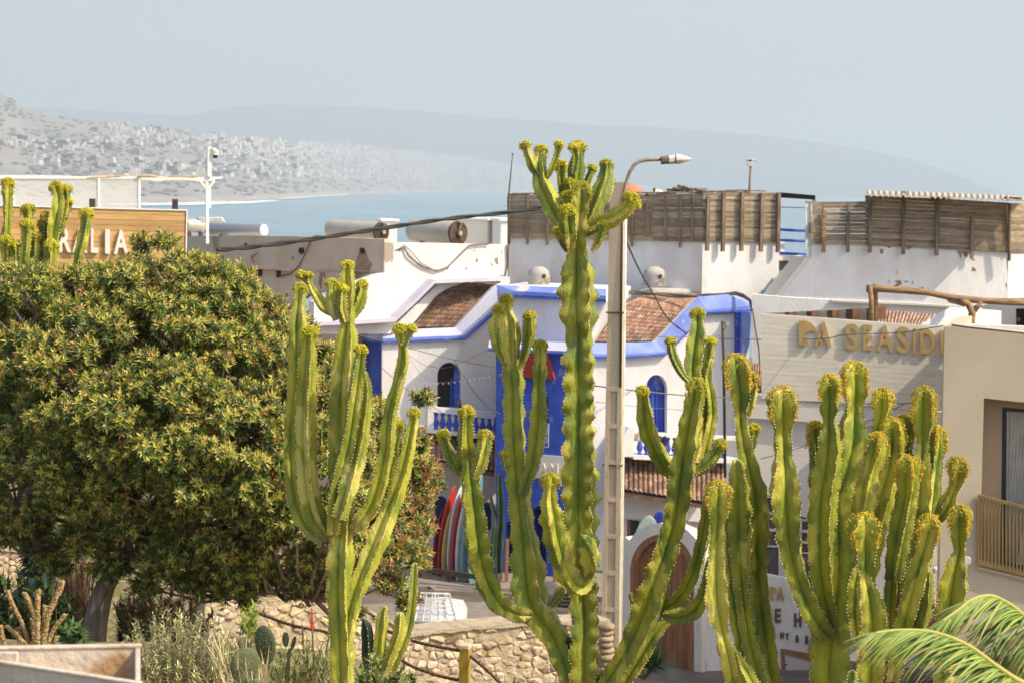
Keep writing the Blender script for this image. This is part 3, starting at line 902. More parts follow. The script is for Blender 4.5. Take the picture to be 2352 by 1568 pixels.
for (zx, zt, zb, k) in ((1775, 600, 1050, 'Z3'), (1903, 575, 1055, 'Z3'), (2055, 570, 1052, 'Z3'), (2215, 575, 1058, 'Z3'), (340, 405, 895, 'Z4')):
    a = z2(k, [(zx, zt), (zx - 8, zb)]); mb = MB(); mb.bar(P5.on(*a[0], .16), P5.on(*a[1], .16), .09, .10, up=P5.n); mb.build('screen_post', m_post, up)
mb = MB(); mb.wall(P5, z2('Z4', [(350, 403), (640, 428), (640, 468), (610, 462), (352, 446)]), .1, .18); mb.build('lintel', m_wood, up)
mb = MB(); boards(mb, P5, *[z2('Z4', [(q, 0)])[0][0] for q in (560, 618)], lambda x: interp([(1850, 462), (1866, 465)], x), lambda x: 571.0, 11, off=.1, jit=.4); mb.build('board_screen', m_lat, up)
for q in ([(630, 470), (638, 800)], [(600, 650), (606, 740)], [(685, 655), (690, 915)]):
    a = z2('Z4', q); mb = MB(); mb.bar(P5.on(*a[0], .2), P5.on(*a[1], .2), .08, .06, up=P5.n); mb.build('screen_post', m_post, up)
# stair opening: blue rails, pale parapet beyond
mb = MB()
for y0, y1 in ((712, 718), (797, 803), (905, 912)):
    a = z2('Z4', [(352, y0 - 4), (450, y0 + 2), (560, y1)]); pts = [P5.on(*p, -.3) for p in a]
    mb.tube(pts, .038, 8)
mb.build('blue_handrail', m_blue, up, smooth=True)
mb = MB(); a = z2('Z4', [(352, 524), (560, 530)]); mb.tube([P5.on(*p, -.2) for p in a], .012, 6); mb.build('wire', m_iron, up)
mb = MB(); mb.wall(P5, z2('Z4', [(350, 775), (388, 780), (388, 930), (350, 930)]), .2, -.6); mb.wall(P5, z2('Z4', [(340, 920), (600, 930), (590, 965), (340, 962)]), .3, -.3); mb.build('sill_wall', m_white, up)
mb = MB(); mb.wall(P5, z2('Z4', [(335, 962), (560, 968), (480, 1045), (335, 1042)]), .1, -.5); mb.build('olive_panel', pm('olive_panel', (.25, .21, .10), rough=.9), up)
m_teal = pm('teal_paint', (.16, .36, .40), (.2, .42, .45), 4, .8)
mb = MB(); mb.wall(P5, z2('Z4', [(335, 1045), (490, 1048), (470, 1078), (335, 1075)]), .1, -.35); mb.wall(P5, z2('Z4', [(315, 1130), (340, 1135), (342, 1195), (375, 1200), (300, 1250), (235, 1248), (236, 1205), (312, 1195)]), .25, .3); mb.build('teal_step', m_teal, up)
mb = MB(); mb.wall(P5, z2('Z4', [(335, 1078), (470, 1080), (380, 1200), (335, 1200)]), .1, -.5); mb.build('inner_wall', m_white, up)
# stair string and long wall to the right
mb = MB()
mb.wall(P6, z2('Z4', [(350, 1262), (612, 930), (612, 860), (640, 826), (1050, 826), (1400, 840), (2218, 880), (2222, 1300), (2100, 1330), (1600, 1330), (760, 1300), (760, 1285)]), .3)
mb.build('terrace_wall', m_white, up)
mb = MB(); mb.wall(P6, z2('Z4', [(305, 1262), (565, 935), (612, 928), (352, 1264)]), 1.2, -.04); mb.build('stair_string', m_greyw, up)
f6t = lambda x: interp([(1868, 464), (1900, 463), (1925, 466), (1990, 463)], x)
f6b = lambda x: interp([(1868, 561), (2000, 563), (2080, 567), (2318, 580)], x)
mb = MB()
boards(mb, P6, *[z2('Z4', [(q, 0)])[0][0] for q in (618, 712)], lambda x: 464 + (x - 1866) * .0, f6b, 14, off=.05, jit=.5)
boards(mb, P6, *[z2('Z4', [(q, 0)])[0][0] for q in (705, 1050)], lambda x: interp([(1890, 463), (1915, 468), (1950, 465), (1990, 462)], x), f6b, 8.0, off=.06, jit=1.2, gap=.12)
mb.build('board_screen', m_wood, up)
mb = MB()
f6r = lambda x: interp([(1990, 449), (2140, 455), (2318, 466)], x)
boards(mb, P6, 1988, 2160, f6r, f6b, 9.0, off=.06, jit=.3, gap=.03)
boards(mb, P6, 2158, 2318, f6r, f6b, 8.6, off=.07, jit=.3, gap=.03)
mb.build('board_screen', m_wood, up)
for (x0, y0, y1) in ((912, 490, 895), (1092, 430, 898), (1367, 392, 912), (1640, 455, 922), (1928, 600, 945), (714, 548, 898)):
    a = z2('Z4', [(x0, y0), (x0 - 7, y1)]); mb = MB(); mb.bar(P6.on(*a[0], .14), P6.on(*a[1], .14), .09, .06, up=P6.n); mb.build('screen_post', m_branch if x0 == 714 else m_post, up)
# corrugated sheet roof reaching out over the screen
mb = MB(); n = 200; vs = []
m_sheet = pm('fibre_cement_sheet', (.50, .43, .33), (.42, .35, .26), 4, .9, .3, 50)
for j, off in enumerate((1.35, -2.6)):
    for i in range(n + 1):
        x = lerp(1991, 2352, i / n)
        yy = interp([(1991, 449.5), (2140, 454), (2312, 461), (2352, 463)], x)
        p = P6.on(x, 452, 1.35); base = P6.on(x, yy, 1.35)
        q = Vector((p.x, p.y, base.z)) + Vector((p.x, p.y, 0)).normalized() * (1.35 - off) + Vector((0, 0, .10 * (0 if off > 0 else 1)))
        hump = .034 * math.sin(i / n * 2 * math.pi * 27) if x < 2320 else 0
        vs.append(q + Vector((0, 0, hump)))
nn_ = len(vs); vs += [v + Vector((0, 0, .035)) for v in vs]
fs = []
for i in range(n):
    fs.append((i, i + 1, n + 2 + i, n + 1 + i)); a = nn_ + i
    fs.append((a + 1, a, a + n + 1, a + n + 2)); fs.append((i + 1, i, nn_ + i, nn_ + i + 1))
    fs.append((n + 1 + i, n + 2 + i, nn_ + n + 2 + i, nn_ + n + 1 + i))
fs += [(0, n + 1, nn_ + n + 1, nn_), (n, nn_ + n, nn_ + 2 * n + 1, 2 * n + 1)]
mb.add(vs, fs); mb.build('corrugated_roof', m_sheet, up, smooth=True, angle=60)
mb = MB()
for z in (1080, 1600, 2180):
    a = z2('Z4', [(z, 455)]); p = P6.on(*a[0], .05); mb.bar(p, p + P6.n * 1.2, .09, .1)
mb.build('rafter', m_post, up)
mb = MB(); mb.wall(P7, z2('Z4', [(2222, 500), (2240, 495), (2600, 560), (2600, 1300), (2222, 1300)]), .3); mb.build('side_wall', m_white, up)
mb = MB(); boards(mb, P7, *[z2('Z4', [(q, 0)])[0][0] for q in (2232, 2600)], lambda x: interp([(2318, 467), (2352, 470)], x), lambda x: 580.0, 8, off=.06); mb.build('side_screen', m_wood, up)
mb = MB(); a = z2('Z4', [(2232, 500), (2230, 965)]); mb.bar(P7.on(*a[0], .12), P7.on(*a[1], .12), .09, .07, up=P7.n); mb.build('screen_post', m_post, up)
for pt in ([(1165, 870), (1195, 868), (1200, 895), (1180, 912)], [(1220, 843), (1265, 845), (1245, 862)], [(1390, 848), (1440, 850), (1410, 872), (1385, 865)], [(1790, 880), (1900, 888), (1880, 940), (1840, 900), (1830, 950), (1815, 905)],
           [(1910, 945), (1955, 950), (1940, 965)], [(1930, 1010), (1955, 1030), (1960, 1050), (1920, 1048)], [(1290, 1130), (1340, 1120), (1350, 1150), (1300, 1185), (1275, 1178), (1310, 1150)], [(1355, 1128), (1410, 1130), (1390, 1145)],
           [(1430, 1130), (1445, 1135), (1438, 1160)], [(1510, 1180), (1530, 1185), (1525, 1205), (1500, 1200)], [(1560, 1185), (1585, 1200), (1575, 1210)], [(1300, 1045), (1308, 1050), (1304, 1090)], [(1235, 1120), (1250, 1125), (1243, 1150)], [(2200, 1150), (2212, 1140), (2212, 1200)]):
    patch(P6, 'Z4', pt, up, jag=.6)
mb = MB()
for (pl, xa, xb, zz) in ((P4, 1168, 1611, 7.2), (P5, 1614, 1790, 6.6), (P6, 1800, 2312, 6.9)):
    a, c = pl.on(xa, 640, -.3), pl.on(xb, 640, -.3)
    mb.add([Vector((a.x, a.y, zz)), Vector((c.x, c.y, zz)), Vector((c.x, 70, zz)), Vector((a.x, 70, zz))], [(0, 1, 2, 3)])
mb.build('roof', m_white, up)
m_vent = pm('shade_grey_vent_plaster', (.44, .41, .37), (.34, .31, .28), 3, .95, .4, 30, c3=(.22, .18, .13), s3=3, t3=.58)  # white plaster greyed to paint in shade; brown patches are stains
# small domed vents
def domed_vent(name, x0, y0, x1, y1, Y, label, mat):
    p0, p1 = P(x0, y0, Y), P(x1, y1, Y)
    w_ = p1.x - p0.x; t = thing(name, Vector(((p0.x + p1.x) / 2, Y + w_ / 2, p1.z)), label, 'chimney vent')
    mb = MB(); c = WL[t.name]; h = p0.z - p1.z
    n = 20; prof = [(w_ / 2, 0)] + [(w_ / 2, h * .55)] + [(w_ / 2 * math.cos(a), h * .55 + h * .45 * math.sin(a)) for a in [i * math.pi / 16 for i in range(1, 9)]]
    ps = [c + Vector((0, 0, z)) for _, z in prof]
    vs = [c + Vector((r * math.cos(2 * math.pi * k / n), r * math.sin(2 * math.pi * k / n), z)) for r, z in prof for k in range(n)]
    fs = [(i * n + k, i * n + (k + 1) % n, (i + 1) * n + (k + 1) % n, (i + 1) * n + k) for i in range(len(prof) - 1) for k in range(n)]
    mb.add(vs, fs); mb.build('body', mat, t, smooth=True)
    mb = MB(); d = Vector((.45, -.9, 0)).normalized(); q = c + Vector((0, 0, h * .5)) + d * (w_ * .48); mb.tube([q, q + d * .03], .055, 12); mb.build('hole', m_dark, t)
    return t
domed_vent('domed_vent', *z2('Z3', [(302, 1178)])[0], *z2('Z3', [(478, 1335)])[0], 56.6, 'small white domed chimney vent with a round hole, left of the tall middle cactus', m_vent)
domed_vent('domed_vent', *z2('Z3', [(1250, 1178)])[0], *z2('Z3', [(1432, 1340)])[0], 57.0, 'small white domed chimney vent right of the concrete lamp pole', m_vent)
# things above the screens
mb = MB(); Yd = 63; c = P(*z2('Z3', [(1105, 565)])[0], Yd); rr = 37 * Yd / F; n = 28
vs = []; fs = []
for j in range(9):
    a = j * math.pi / 16
    vs += [c + Vector((rr * math.cos(a) * math.cos(2 * math.pi * k / n), rr * math.cos(a) * math.sin(2 * math.pi * k / n), 19.5 * Yd / F * math.sin(a))) for k in range(n)]
for j in range(8):
    fs += [(j * n + k, j * n + (k + 1) % n, (j + 1) * n + (k + 1) % n, (j + 1) * n + k) for k in range(n)]
vs += [c + Vector((rr * math.cos(2 * math.pi * k / n), rr * math.sin(2 * math.pi * k / n), -.6)) for k in range(n)]
fs += [(9 * n + k, 9 * n + (k + 1) % n, (k + 1) % n, k) for k in range(n)]
mb.add(vs, fs); mb.build('dome_roof', pm('orange_dome_paint', (.44, .20, .10), (.38, .17, .085), 2, .8), smooth=True, label='orange brown domed roof peeping out just right of the lamp pole top', cat='dome')
cup = thing('cupola', P(*z2('Z3', [(1360, 575)])[0], 64), 'small white whitewashed cupola with a dark slot above the wooden screen', 'cupola')
mb = MB(); c = WL[cup.name] - Vector((0, 0, .3)); k_ = .28 * 64 / F
prof = [(90, 0), (90, 48), (98, 50), (70, 78), (40, 100), (14, 110), (0.5, 112)]; n = 14
vs = [c + Vector((r * k_ * math.cos(2 * math.pi * k / n), r * k_ * math.sin(2 * math.pi * k / n), z * k_)) for r, z in prof for k in range(n)]
mb.add(vs, [(i * n + k, i * n + (k + 1) % n, (i + 1) * n + (k + 1) % n, (i + 1) * n + k) for i in range(len(prof) - 1) for k in range(n)])
mb.build('body', m_white2, cup, smooth=True, angle=30)
mb = MB(); q = P(*z2('Z3', [(1332, 552)])[0], 64 - 90 * k_); mb.box(q, (18 * k_, .06, 34 * k_)); mb.build('slot', m_dark, cup)
mb = MB(); rr_ = Rt
for k in range(40):
    x = R.uniform(1480, 1640); y = 563 + 0; a = z2('Z3', [(1490 + R.uniform(-60, 220), 560 + R.uniform(-12, 12))])[0]
    hh = 40 * math.exp(-((a[0] - 1563) / 22) ** 2) * .28
    mb.tube([P(a[0], a[1] - R.uniform(0, 1) * hh, 58.6 + R.uniform(-.3, .6)), P(a[0] + R.uniform(10, 34), a[1] - R.uniform(0, .9) * hh + R.uniform(-2, 5), 58.6 + R.uniform(-.3, .6))], R.uniform(.015, .045), 5)
mb.build('brushwood_heap', pm('old_brushwood', (.22, .17, .11), (.12, .09, .06), 5, .95), label='heap of old grey brushwood lying on top of the wooden screen', cat='brushwood')
# antennas
an = thing('antenna_mast', P(1166, 560, 60), 'thin dark antenna rod at the left end of the wooden screen', 'antenna')
mb = MB(); a = z2('Z3', [(173, 250), (140, 600)]); mb.tube([P(*a[0], 59.8), P(*a[1], 59.8), P(1166, 640, 59.8)], [.012, .022, .025], 6); mb.build('rod', m_iron, an)
mb = MB(); a = z2('Z3', [(163, 250), (173, 262), (185, 258)]); mb.tube([P(*q, 59.8) for q in a], .01, 5); mb.build('tip', m_iron, an)
an = thing('pipe_mast', P(1722, 445, 59.5), 'short pale pipe mast with a small camera above the wooden screen', 'mast')
mb = MB(); a = z2('Z3', [(2125, 345), (2112, 575)]); mb.tube([P(*a[0], 59.5), P(*a[1], 59.5), P(1720, 500, 59.5)], .035, 8); mb.build('pipe', m_post, an, smooth=True)
mb = MB(); a = z2('Z3', [(2130, 305)])[0]; mb.box(P(a[0], a[1] + 1, 59.5), (.3, .12, .07), bev=.01); mb.box(P(a[0] - 4, a[1] + 7, 59.5), (.14, .12, .2), bev=.01); mb.build('camera_head', m_metalw, an)
# ================================================================ BLUE AND WHITE HOUSE
FL = Plane(878, 56.4, 1170, 57.3)
FG = Plane(1140, 55.6, 1400, 54.7)      # upper gable wall, turned left
TB = Plane(1138, 54.4, 1310, 53.7)      # blue entrance tower
FR = Plane(1300, 54.5, 1725, 56.0)
hs = thing('blue_white_house', FR.on(1400, 1400), 'white guesthouse with blue copings, blue entrance tower and clay tile roofs behind the middle cacti', 'building')
mb = MB()
mb.wall(FL, [(878, 762), (1046, 755), (1136, 660), (1165, 660), (1165, 1375), (874, 1375)], .35, 0, holes=[arch(1031.7, 832, 27, 862, 936)])
mb.build('front_wall', m_white, hs)
mb = MB(); RP = Plane(800, 58.4, 877, 56.5); mb.wall(RP, [(770, 762), (877, 765), (874, 1375), (770, 1375)], .3); mb.build('side_wall', m_blue, hs)
mb = MB()
mb.wall(FG, [(1142, 657), (1392, 666), (1392, 694), (1372, 735), (1345, 800), (1340, 900), (1142, 900)], 2.6)
mb.build('gable_wall', m_white, hs)
mb = MB()
mb.wall(TB, [(1139, 800), (1306, 806), (1306, 1420), (1139, 1420)], 2.2, 0, holes=[arch(1237, 1162, 17, 1180, 1419), arch(1171, 1196, 10, 1215, 1419)])
mb.build('tower_wall', m_blue, hs)
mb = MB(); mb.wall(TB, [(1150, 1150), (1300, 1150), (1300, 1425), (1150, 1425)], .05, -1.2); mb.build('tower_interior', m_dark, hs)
mb = MB(); mb.wall(TB, [(1260, 1045), (1306, 1049), (1306, 1100), (1205, 1096), (1205, 1042)], .06, .05); mb.build('name_panel', m_greyw, hs)
mb = MB(); mb.wall(FR, [(1300, 790), (1507, 788), (1602, 690), (1722, 700), (1716, 1420), (1300, 1420)], .35, 0, holes=[arch(1508, 860, 24.5, 893, 994), [(1440, 1192), (1475, 1195), (1475, 1240), (1440, 1238)]])
mb.build('front_wall', m_white, hs)
m_mblue = pm('mid_blue_paint', (.16, .24, .66), (.22, .30, .70), 2.2, .8, .2, 25)
def coping(pl, T, Fp, E, proj, name, parent, m1=m_pblue, m2=m_blue, back=0.0):
    mb = MB()
    for a in range(len(T) - 1):
        q = [pl.on(*T[a], back), pl.on(*T[a + 1], back), pl.on(*Fp[a + 1], proj), pl.on(*Fp[a], proj)]
        mb.add(q, [(0, 3, 2, 1)], 0)
        q2 = [pl.on(*E[a], proj), pl.on(*E[a + 1], proj)]
        w0, w1 = pl.on(*E[a], back), pl.on(*E[a + 1], back)
        md = [q[3].lerp(q2[0], .58), q[2].lerp(q2[1], .58)]
        mb.add([q[3], q[2], md[1], md[0]], [(0, 1, 2, 3)], 1)
        mb.add([md[0], md[1], q2[1], q2[0]], [(0, 1, 2, 3)], 2)
        mb.add([q2[0], q2[1], w1, w0], [(0, 1, 2, 3)], 2)
    for a in (0, len(T) - 1):
        q = [pl.on(*T[a], back), pl.on(*Fp[a], proj), pl.on(*E[a], proj), pl.on(*E[a], back)]
        mb.add(q, [(0, 1, 2, 3)], 1)
    return mb.build(name, [m1, m_mblue, m2], parent)
m_coptop = pm('chalky_coping', (.62, .62, .74), (.52, .55, .76), 1.6, .9, .3, 25)
coping(FL, [(878.4, 758.8), (1046.5, 751.8), (1136, 655.8), (1165, 655)], [(878.4, 777), (1066, 770), (1152, 694), (1172, 680)], [(878.4, 788), (1069, 780), (1155, 705), (1174, 690)], .12, 'coping', hs, m_coptop)
coping(RP, [(790, 752), (877.5, 758.8)], [(790, 775), (877.5, 777)], [(790, 784), (877.5, 787)], .12, 'coping', hs, m_coptop)
coping(FG, [(1140, 655), (1180, 656), (1392, 664)], [(1150, 684), (1184, 669), (1392, 680)], [(1150, 698), (1186, 683), (1392, 694)], .14, 'coping', hs)
coping(FR, [(1290, 786), (1437, 787), (1507, 784), (1602, 682), (1670, 676), (1726, 694)], [(1290, 812), (1437, 813), (1530, 807), (1624, 712), (1675, 708), (1727, 702)], [(1290, 822), (1437, 822), (1530, 815), (1626, 721), (1675, 718), (1727, 719)], .16, 'coping', hs)
coping(TB, [(1124, 782), (1306, 786)], [(1121, 798), (1306, 806)], [(1121, 806), (1306, 815)], .16, 'coping', hs, m_coptop)
mb = MB(); mb.wall(FR, z2('M3', [(2062, 205), (2130, 205), (2112, 480), (2060, 640)]), .4, .3); mb.build('corner_pier', m_pblue, hs)
mb = MB(); mb.wall(FR, z2('M3', [(1768, 216), (2058, 204), (2058, 640), (2005, 590), (2005, 222), (1768, 226)]), .3, .12); mb.build('frame_stripe', m_blue, hs)
# windows and doors
def window_part(pl, pts, off, mat, name, parent, th=.05):
    mb = MB(); mb.wall(pl, pts, th, off); return mb.build(name, mat, parent)
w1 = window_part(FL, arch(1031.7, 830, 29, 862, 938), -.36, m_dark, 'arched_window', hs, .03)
mb = MB(); mb.wall(FL, arch(1050.5, 836, 8, 862, 936, 8), .05, -.12); mb.build('shutter', m_blue, w1)
mb = MB(); mb.wall(FL, [(1034, 868), (1040, 868), (1040, 936), (1034, 936)], .04, -.25); mb.build('frame', m_blue, w1)
w2 = window_part(FR, arch(1508, 858, 26, 893, 996), -.22, m_blue, 'arched_shutter_door', hs, .06)
mb = MB()
for x in (1490, 1497, 1508, 1519, 1526): mb.bar(FR.on(x, 885, -.2), FR.on(x, 994, -.2), .03, .04, up=FR.n)
mb.build('shutter_rib', m_blue, w2)
def baluster(pl, x, y0, y1, off, mat, parent):
    a = pl.on(x, y1, off); b = pl.on(x, y0, off); h = b.z - a.z
    prof = [(.055, 0), (.055, .12), (.03, .16), (.065, .32), (.07, .42), (.045, .6), (.028, .78), (.045, .84), (.045, 1)]
    mb = MB(); mb.tube([a + Vector((0, 0, h * t)) for _, t in prof], [r * 1.25 for r, _ in prof], 10); return mb.build('baluster', mat, parent, smooth=True)
bal = mb = MB()
ry = lambda x: interp([(982, 933), (1136, 947)], x)
mb.wall(FL, [(982, ry(982)), (1136, ry(1136)), (1136, ry(1136) + 15), (982, ry(982) + 11)], .22, 1.2); rl = mb.build('balcony_rail', m_white, hs)
mb = MB(); mb.wall(FL, [(980, 985), (1136, 999), (1136, 1010), (980, 993)], 1.3, 1.3); mb.build('balcony_floor', m_white, hs)
for i in range(10):
    x = 1001 + i * 15.3 - (0 if i < 5 else 0); baluster(FL, x, ry(x) + 11, interp([(982, 986), (1136, 999)], x), 1.1, m_blue, hs)
mb = MB(); mb.wall(FL, [(982, 945), (996, 946), (996, 990), (982, 988)], .25, 1.2); mb.build('balcony_pier', m_white, hs)
mb = MB(); mb.tube([FL.on(1055, 918, .6), FL.on(1056, 936, .6)], .05, 8); mb.build('bottle', m_post, smooth=True, label='small brown pot on the white balcony under the arched window', cat='pot')
mb = MB(); mb.wall(FR, [(1455, 991), (1700, 1003), (1700, 1012), (1455, 1000)], .2, .95); mb.build('balcony_rail', m_white, hs)
mb = MB(); mb.wall(FR, [(1455, 1044), (1700, 1054), (1700, 1064), (1455, 1054)], 1.0, 1.0); mb.build('balcony_floor', m_white, hs)
for i in range(13):
    x = 1469 + i * 16; baluster(FR, x, 998 + i * .7, 1046 + i * .6, .85, m_blue, hs)
mb = MB(); q = [(1434, 1005), (1437, 990), (1446, 981), (1456, 979), (1456, 1048), (1434, 1048)]; mb.wall(FR, q, .9, 1.05); mb.build('balcony_end', m_white, hs)
# washing on the rail
for nm, x0, x1, y0, y1, c, lab in (('towel', 1449, 1470, 990, 1012, (.5, .42, .38), 'grey brown towel at the left end of the right balcony rail'), ('towel', 1494, 1508, 992, 1007, (.45, .03, .03), 'small red towel on the balcony rail beneath the blue arched door'),
                              ('towel', 1512, 1531, 997, 1036, (.03, .03, .04), 'black towel with a red hem hanging on the balcony'), ('towel', 1620, 1640, 1004, 1042, (.07, .04, .10), 'dark purple cloth on the balcony rail behind the right cactus arm')):
    mb = MB(); n = 6; vs = []
    for j in range(n + 1):
        for i in range(n + 1):
            u, t = i / n, j / n; vs.append(FR.on(lerp(x0, x1, u), lerp(y0, y1, t), .99 + .03 * math.sin(u * 9 + j * .3) + (.0 if t else -.12)))
    fs = [(j * (n + 1) + i, j * (n + 1) + i + 1, (j + 1) * (n + 1) + i + 1, (j + 1) * (n + 1) + i) for j in range(n) for i in range(n)]
    mb.add(vs, fs)
    k = len(fs)
    o = mb.build(nm, [pm('cloth_' + str(x0), c, tuple(q * .8 for q in c), 8), pm('cloth_hem_' + str(x0), (.6, .06, .05))], label=lab, cat='towel', smooth=True)
    if x0 == 1512:
        for p in o.data.polygons:
            if p.index >= k - 2 * n: p.material_index = 1
# red keystone panel, slot, grille, letters
mb = MB(); mb.wall(TB, z2('M3', [(300, 522), (455, 528), (512, 755), (250, 742)]), .12, .14); mb.build('red_panel', pm('red_paint', (.33, .035, .025), (.28, .03, .02), 3, .7), hs)
mb = MB(); mb.wall(TB, z2('M3', [(438, 890), (466, 892), (466, 1120), (438, 1118)]), .02, .012); mb.build('slot_window', m_dark, hs)
gr = MB(); q = z2('M3', [(425, 1120), (468, 1122), (464, 1312), (423, 1310)])
for a, c in zip(q, q[1:] + q[:1]): gr.bar(TB.on(*a, .12), TB.on(*c, .12), .02, up=TB.n)
for (cx_, cy_, r_, t0, t1) in ((445, 1165, 16, -90, 200), (447, 1205, 20, 60, 380), (440, 1262, 18, -100, 190)):
    pts = []
    for k in range(14):
        a = math.radians(lerp(t0, t1, k / 13)); rr = r_ * (1 - k / 20)
        c, = z2('M3', [(cx_ + rr * math.cos(a), cy_ + rr * 1.4 * math.sin(a))]); pts.append(TB.on(*c, .12))
    gr.tube(pts, .01, 5)
gr.build('window_grille', m_metalw, hs)
for ch, bx in (('A', (390, 1438, 462, 1528)), ('N', (482, 1448, 548, 1534))): letter(ch, 'letter', TB, 'M3', bx, .05, m_lettw, hs, .06, bold=.03)
# tile roofs
def rows(k, pts, Ys, l=None):
    out = []
    for (a, b), Y in zip(pts, Ys):
        (x0, y0), (x1, y1) = z2(k, [a, b]); Y0, Y1 = Y if isinstance(Y, tuple) else (Y, Y)
        out.append((P(x0, y0, Y0), P(x1, y1, Y1)))
    return out
mb = MB(); tile_roof(mb, rows('Z2', [((1370, 1525), (1735, 1520)), ((1470, 1380), (1835, 1400)), ((1570, 1255), (1925, 1290)), ((1690, 1190), (2010, 1195)), ((1890, 1148), (2060, 1165))],
    [(57.0, 57.2), (57.2, 57.4), (57.5, 57.7), (58.0, 58.1), (59.0, 59)]), 15, 18, .035); mb.build('tile_roof', m_tile, hs)
mb = MB(); tile_roof(mb, rows('M3', [((840, 470), (1360, 462)), ((960, 310), (1480, 350)), ((1100, 155), (1590, 220)), ((1240, 92), (1660, 130)), ((1350, 62), (1710, 80))],
    [(55.6, 55.9), (55.9, 56.1), (56.5, 56.4), (57.1, 57.0), (58, 57.6)]), 20, 20, .04); mb.build('tile_roof', m_tilep, hs)
mb = MB(); q = z2('M3', [(1690, 60), (1350, 45), (1235, 80), (1095, 145), (940, 330), (850, 470), (800, 470), (860, 270), (945, 165), (1110, 60), (1330, 15), (1500, 15), (1960, 40), (1950, 65)])
mb.wall(Plane(1350, 57.3, 1700, 58.1), [(x, y) for x, y in q], .25); mb.build('verge_wall', m_white, hs)
mb = MB(); tile_roof(mb, [(P(968, 1051, 54.7), P(1135, 1084, 55.1)), (P(968, 1020, 55.5), P(1136, 1045, 55.9)), (P(968, 990, 56.3), P(1137, 1008, 56.8))], 15, 8, .03); mb.build('awning_roof', m_tile, hs)
mb = MB(); tile_roof(mb, [(P(1420, 1126, 53.6), P(1665, 1164, 53.9)), (P(1420, 1085, 54.3), P(1665, 1110, 54.7)), (P(1420, 1046, 55.0), P(1665, 1060, 55.4))], 22, 9, .035); mb.build('awning_roof', m_tile, hs)
mb = MB(); mb.wall(FR, [(1420, 1130), (1665, 1168), (1665, 1200), (1420, 1188)], .5, .35); mb.build('lintel_band', m_white, hs)
# dark window beside the gate
w3 = window_part(FR, [(1436, 1190), (1477, 1193), (1477, 1242), (1436, 1240)], -.3, m_glass, 'window', hs)
mb = MB(); mb.wall(FR, [(1436, 1192), (1447, 1193), (1447, 1242), (1436, 1240)], .08, -.1); mb.build('frame', m_dwood, w3)
# small iron grilled niches behind the boards
for (x0, x1, y0, y1, top) in ((999, 1025, 1138, 1220, 12), (1111, 1128, 1152, 1215, 9)):
    w_ = window_part(FL, arch((x0 + x1) / 2, y0, (x1 - x0) / 2, y0 + top, y1), .02, pm('navy_paint', (.02, .03, .12), rough=.6), 'arched_niche', hs, .02)
# ridge cables lying on the copings
cable([P(1330, 672, 57.1), P(1370, 668, 57), P(1460, 672, 57), P(1560, 680, 56.6), P(1640, 679, 56.1), P(1690, 674, 55.8), P(1722, 690, 55.4), P(1728, 712, 55.2)], .035, m_gcable, 'thick bundle of grey cable lying along the ridge of the right tile roof', twist=.9)
cable([P(1729, 712, 55.1), P(1736, 760, 55.1), P(1743, 800, 55), P(1746, 860, 55)], .02, m_gcable, 'loose cable bundle hanging down between the blue corner pier and the grey sign wall', twist=.6)
cable([P(878, 590, 56.3)] + [PBr.on(*z2('Z2', [q])[0], .06) for q in ((1300, 850), (1330, 920), (1450, 1010), (1560, 1050), (1650, 1020), (1740, 930), (1830, 840), (1990, 828))], .022, m_gcable, 'grey cable looping down over the white wall below the water tanks')
cable([PBr.on(*z2('Z2', [q])[0], .05) for q in ((1290, 830), (1360, 890), (1430, 980), (1540, 1038), (1600, 1040))], .012, m_gcable, 'thin second cable loop on the white wall under the water tanks')
cable([PB.on(*z2('Z2', [q])[0], .05) for q in ((660, 765), (570, 760), (530, 800), (490, 900), (440, 1000), (370, 1070), (280, 1090))], .02, m_gcable, 'grey cable curving down the beige peeling wall to a vent opening')
cable([PBr.on(*z2('Z2', [q])[0], .04) for q in ((2138, 835), (2142, 1000), (2130, 1085), (2050, 1095), (1900, 1110), (1800, 1150), (1650, 1200), (1560, 1260), (1470, 1370), (1380, 1480))], .02, m_iron, 'dark cable running down the wall corner and along the left tile roof edge')

# ================================================================ GATE WALL WITH ARCHED WOODEN DOOR
GW = Plane(1420, 45.2, 1612, 43.9)
SW = Plane(1612, 43.9, 1885, 44.2)
gt = thing('gate_wall', GW.on(1520, 1560), 'rendered white gate wall with rounded top round an arched brown wooden door', 'gate wall')
m_gate = plaster('gate_render', (.78, .74, .67))
mb = MB()
mb.wall(GW, [(1425, 1236), (1436, 1232), (1446, 1240), (1460, 1222), (1484, 1207), (1515, 1200), (1548, 1204), (1578, 1216), (1600, 1238), (1612, 1262), (1612, 1590), (1425, 1590)], .35, 0, holes=[arch(1520, 1226, 74, 1312, 1566, 20)])
mb.build('wall', m_gate, gt)
dr = window_part(GW, arch(1520, 1224, 76, 1312, 1578, 20), -.22, m_dwood, 'arched_door', gt, .05)
mb = MB(); mb.wall(GW, arch(1520, 1226, 73.5, 1312, 1574, 20), .14, -.02, holes=[arch(1520, 1240, 62, 1318, 1573, 20)]); mb.build('door_frame', m_dwood, dr)
mb = MB()
for k in range(9):
    x = 1459 + k * 14; ya = lambda v: 1316 - 74 * math.sqrt(max(0, 1 - ((v - 1520) / 63) ** 2)); mb.wall(GW, [(x, ya(x)), (x + 6.5, ya(x + 6.5)), (x + 13, ya(x + 13)), (x + 13, 1572), (x, 1572)], .03, -.17)
mb.build('door_plank', m_dwood, dr)
mb = MB(); mb.wall(GW, [(1514, 1255), (1520, 1255), (1520, 1572), (1514, 1572)], .03, -.13); mb.build('door_rail', m_post, dr)
tb = thing('bar_sign_wall', SW.on(1740, 1590), 'lit white wall lettered E H and NT & BA with a framed notice board, behind the right cacti', 'wall')
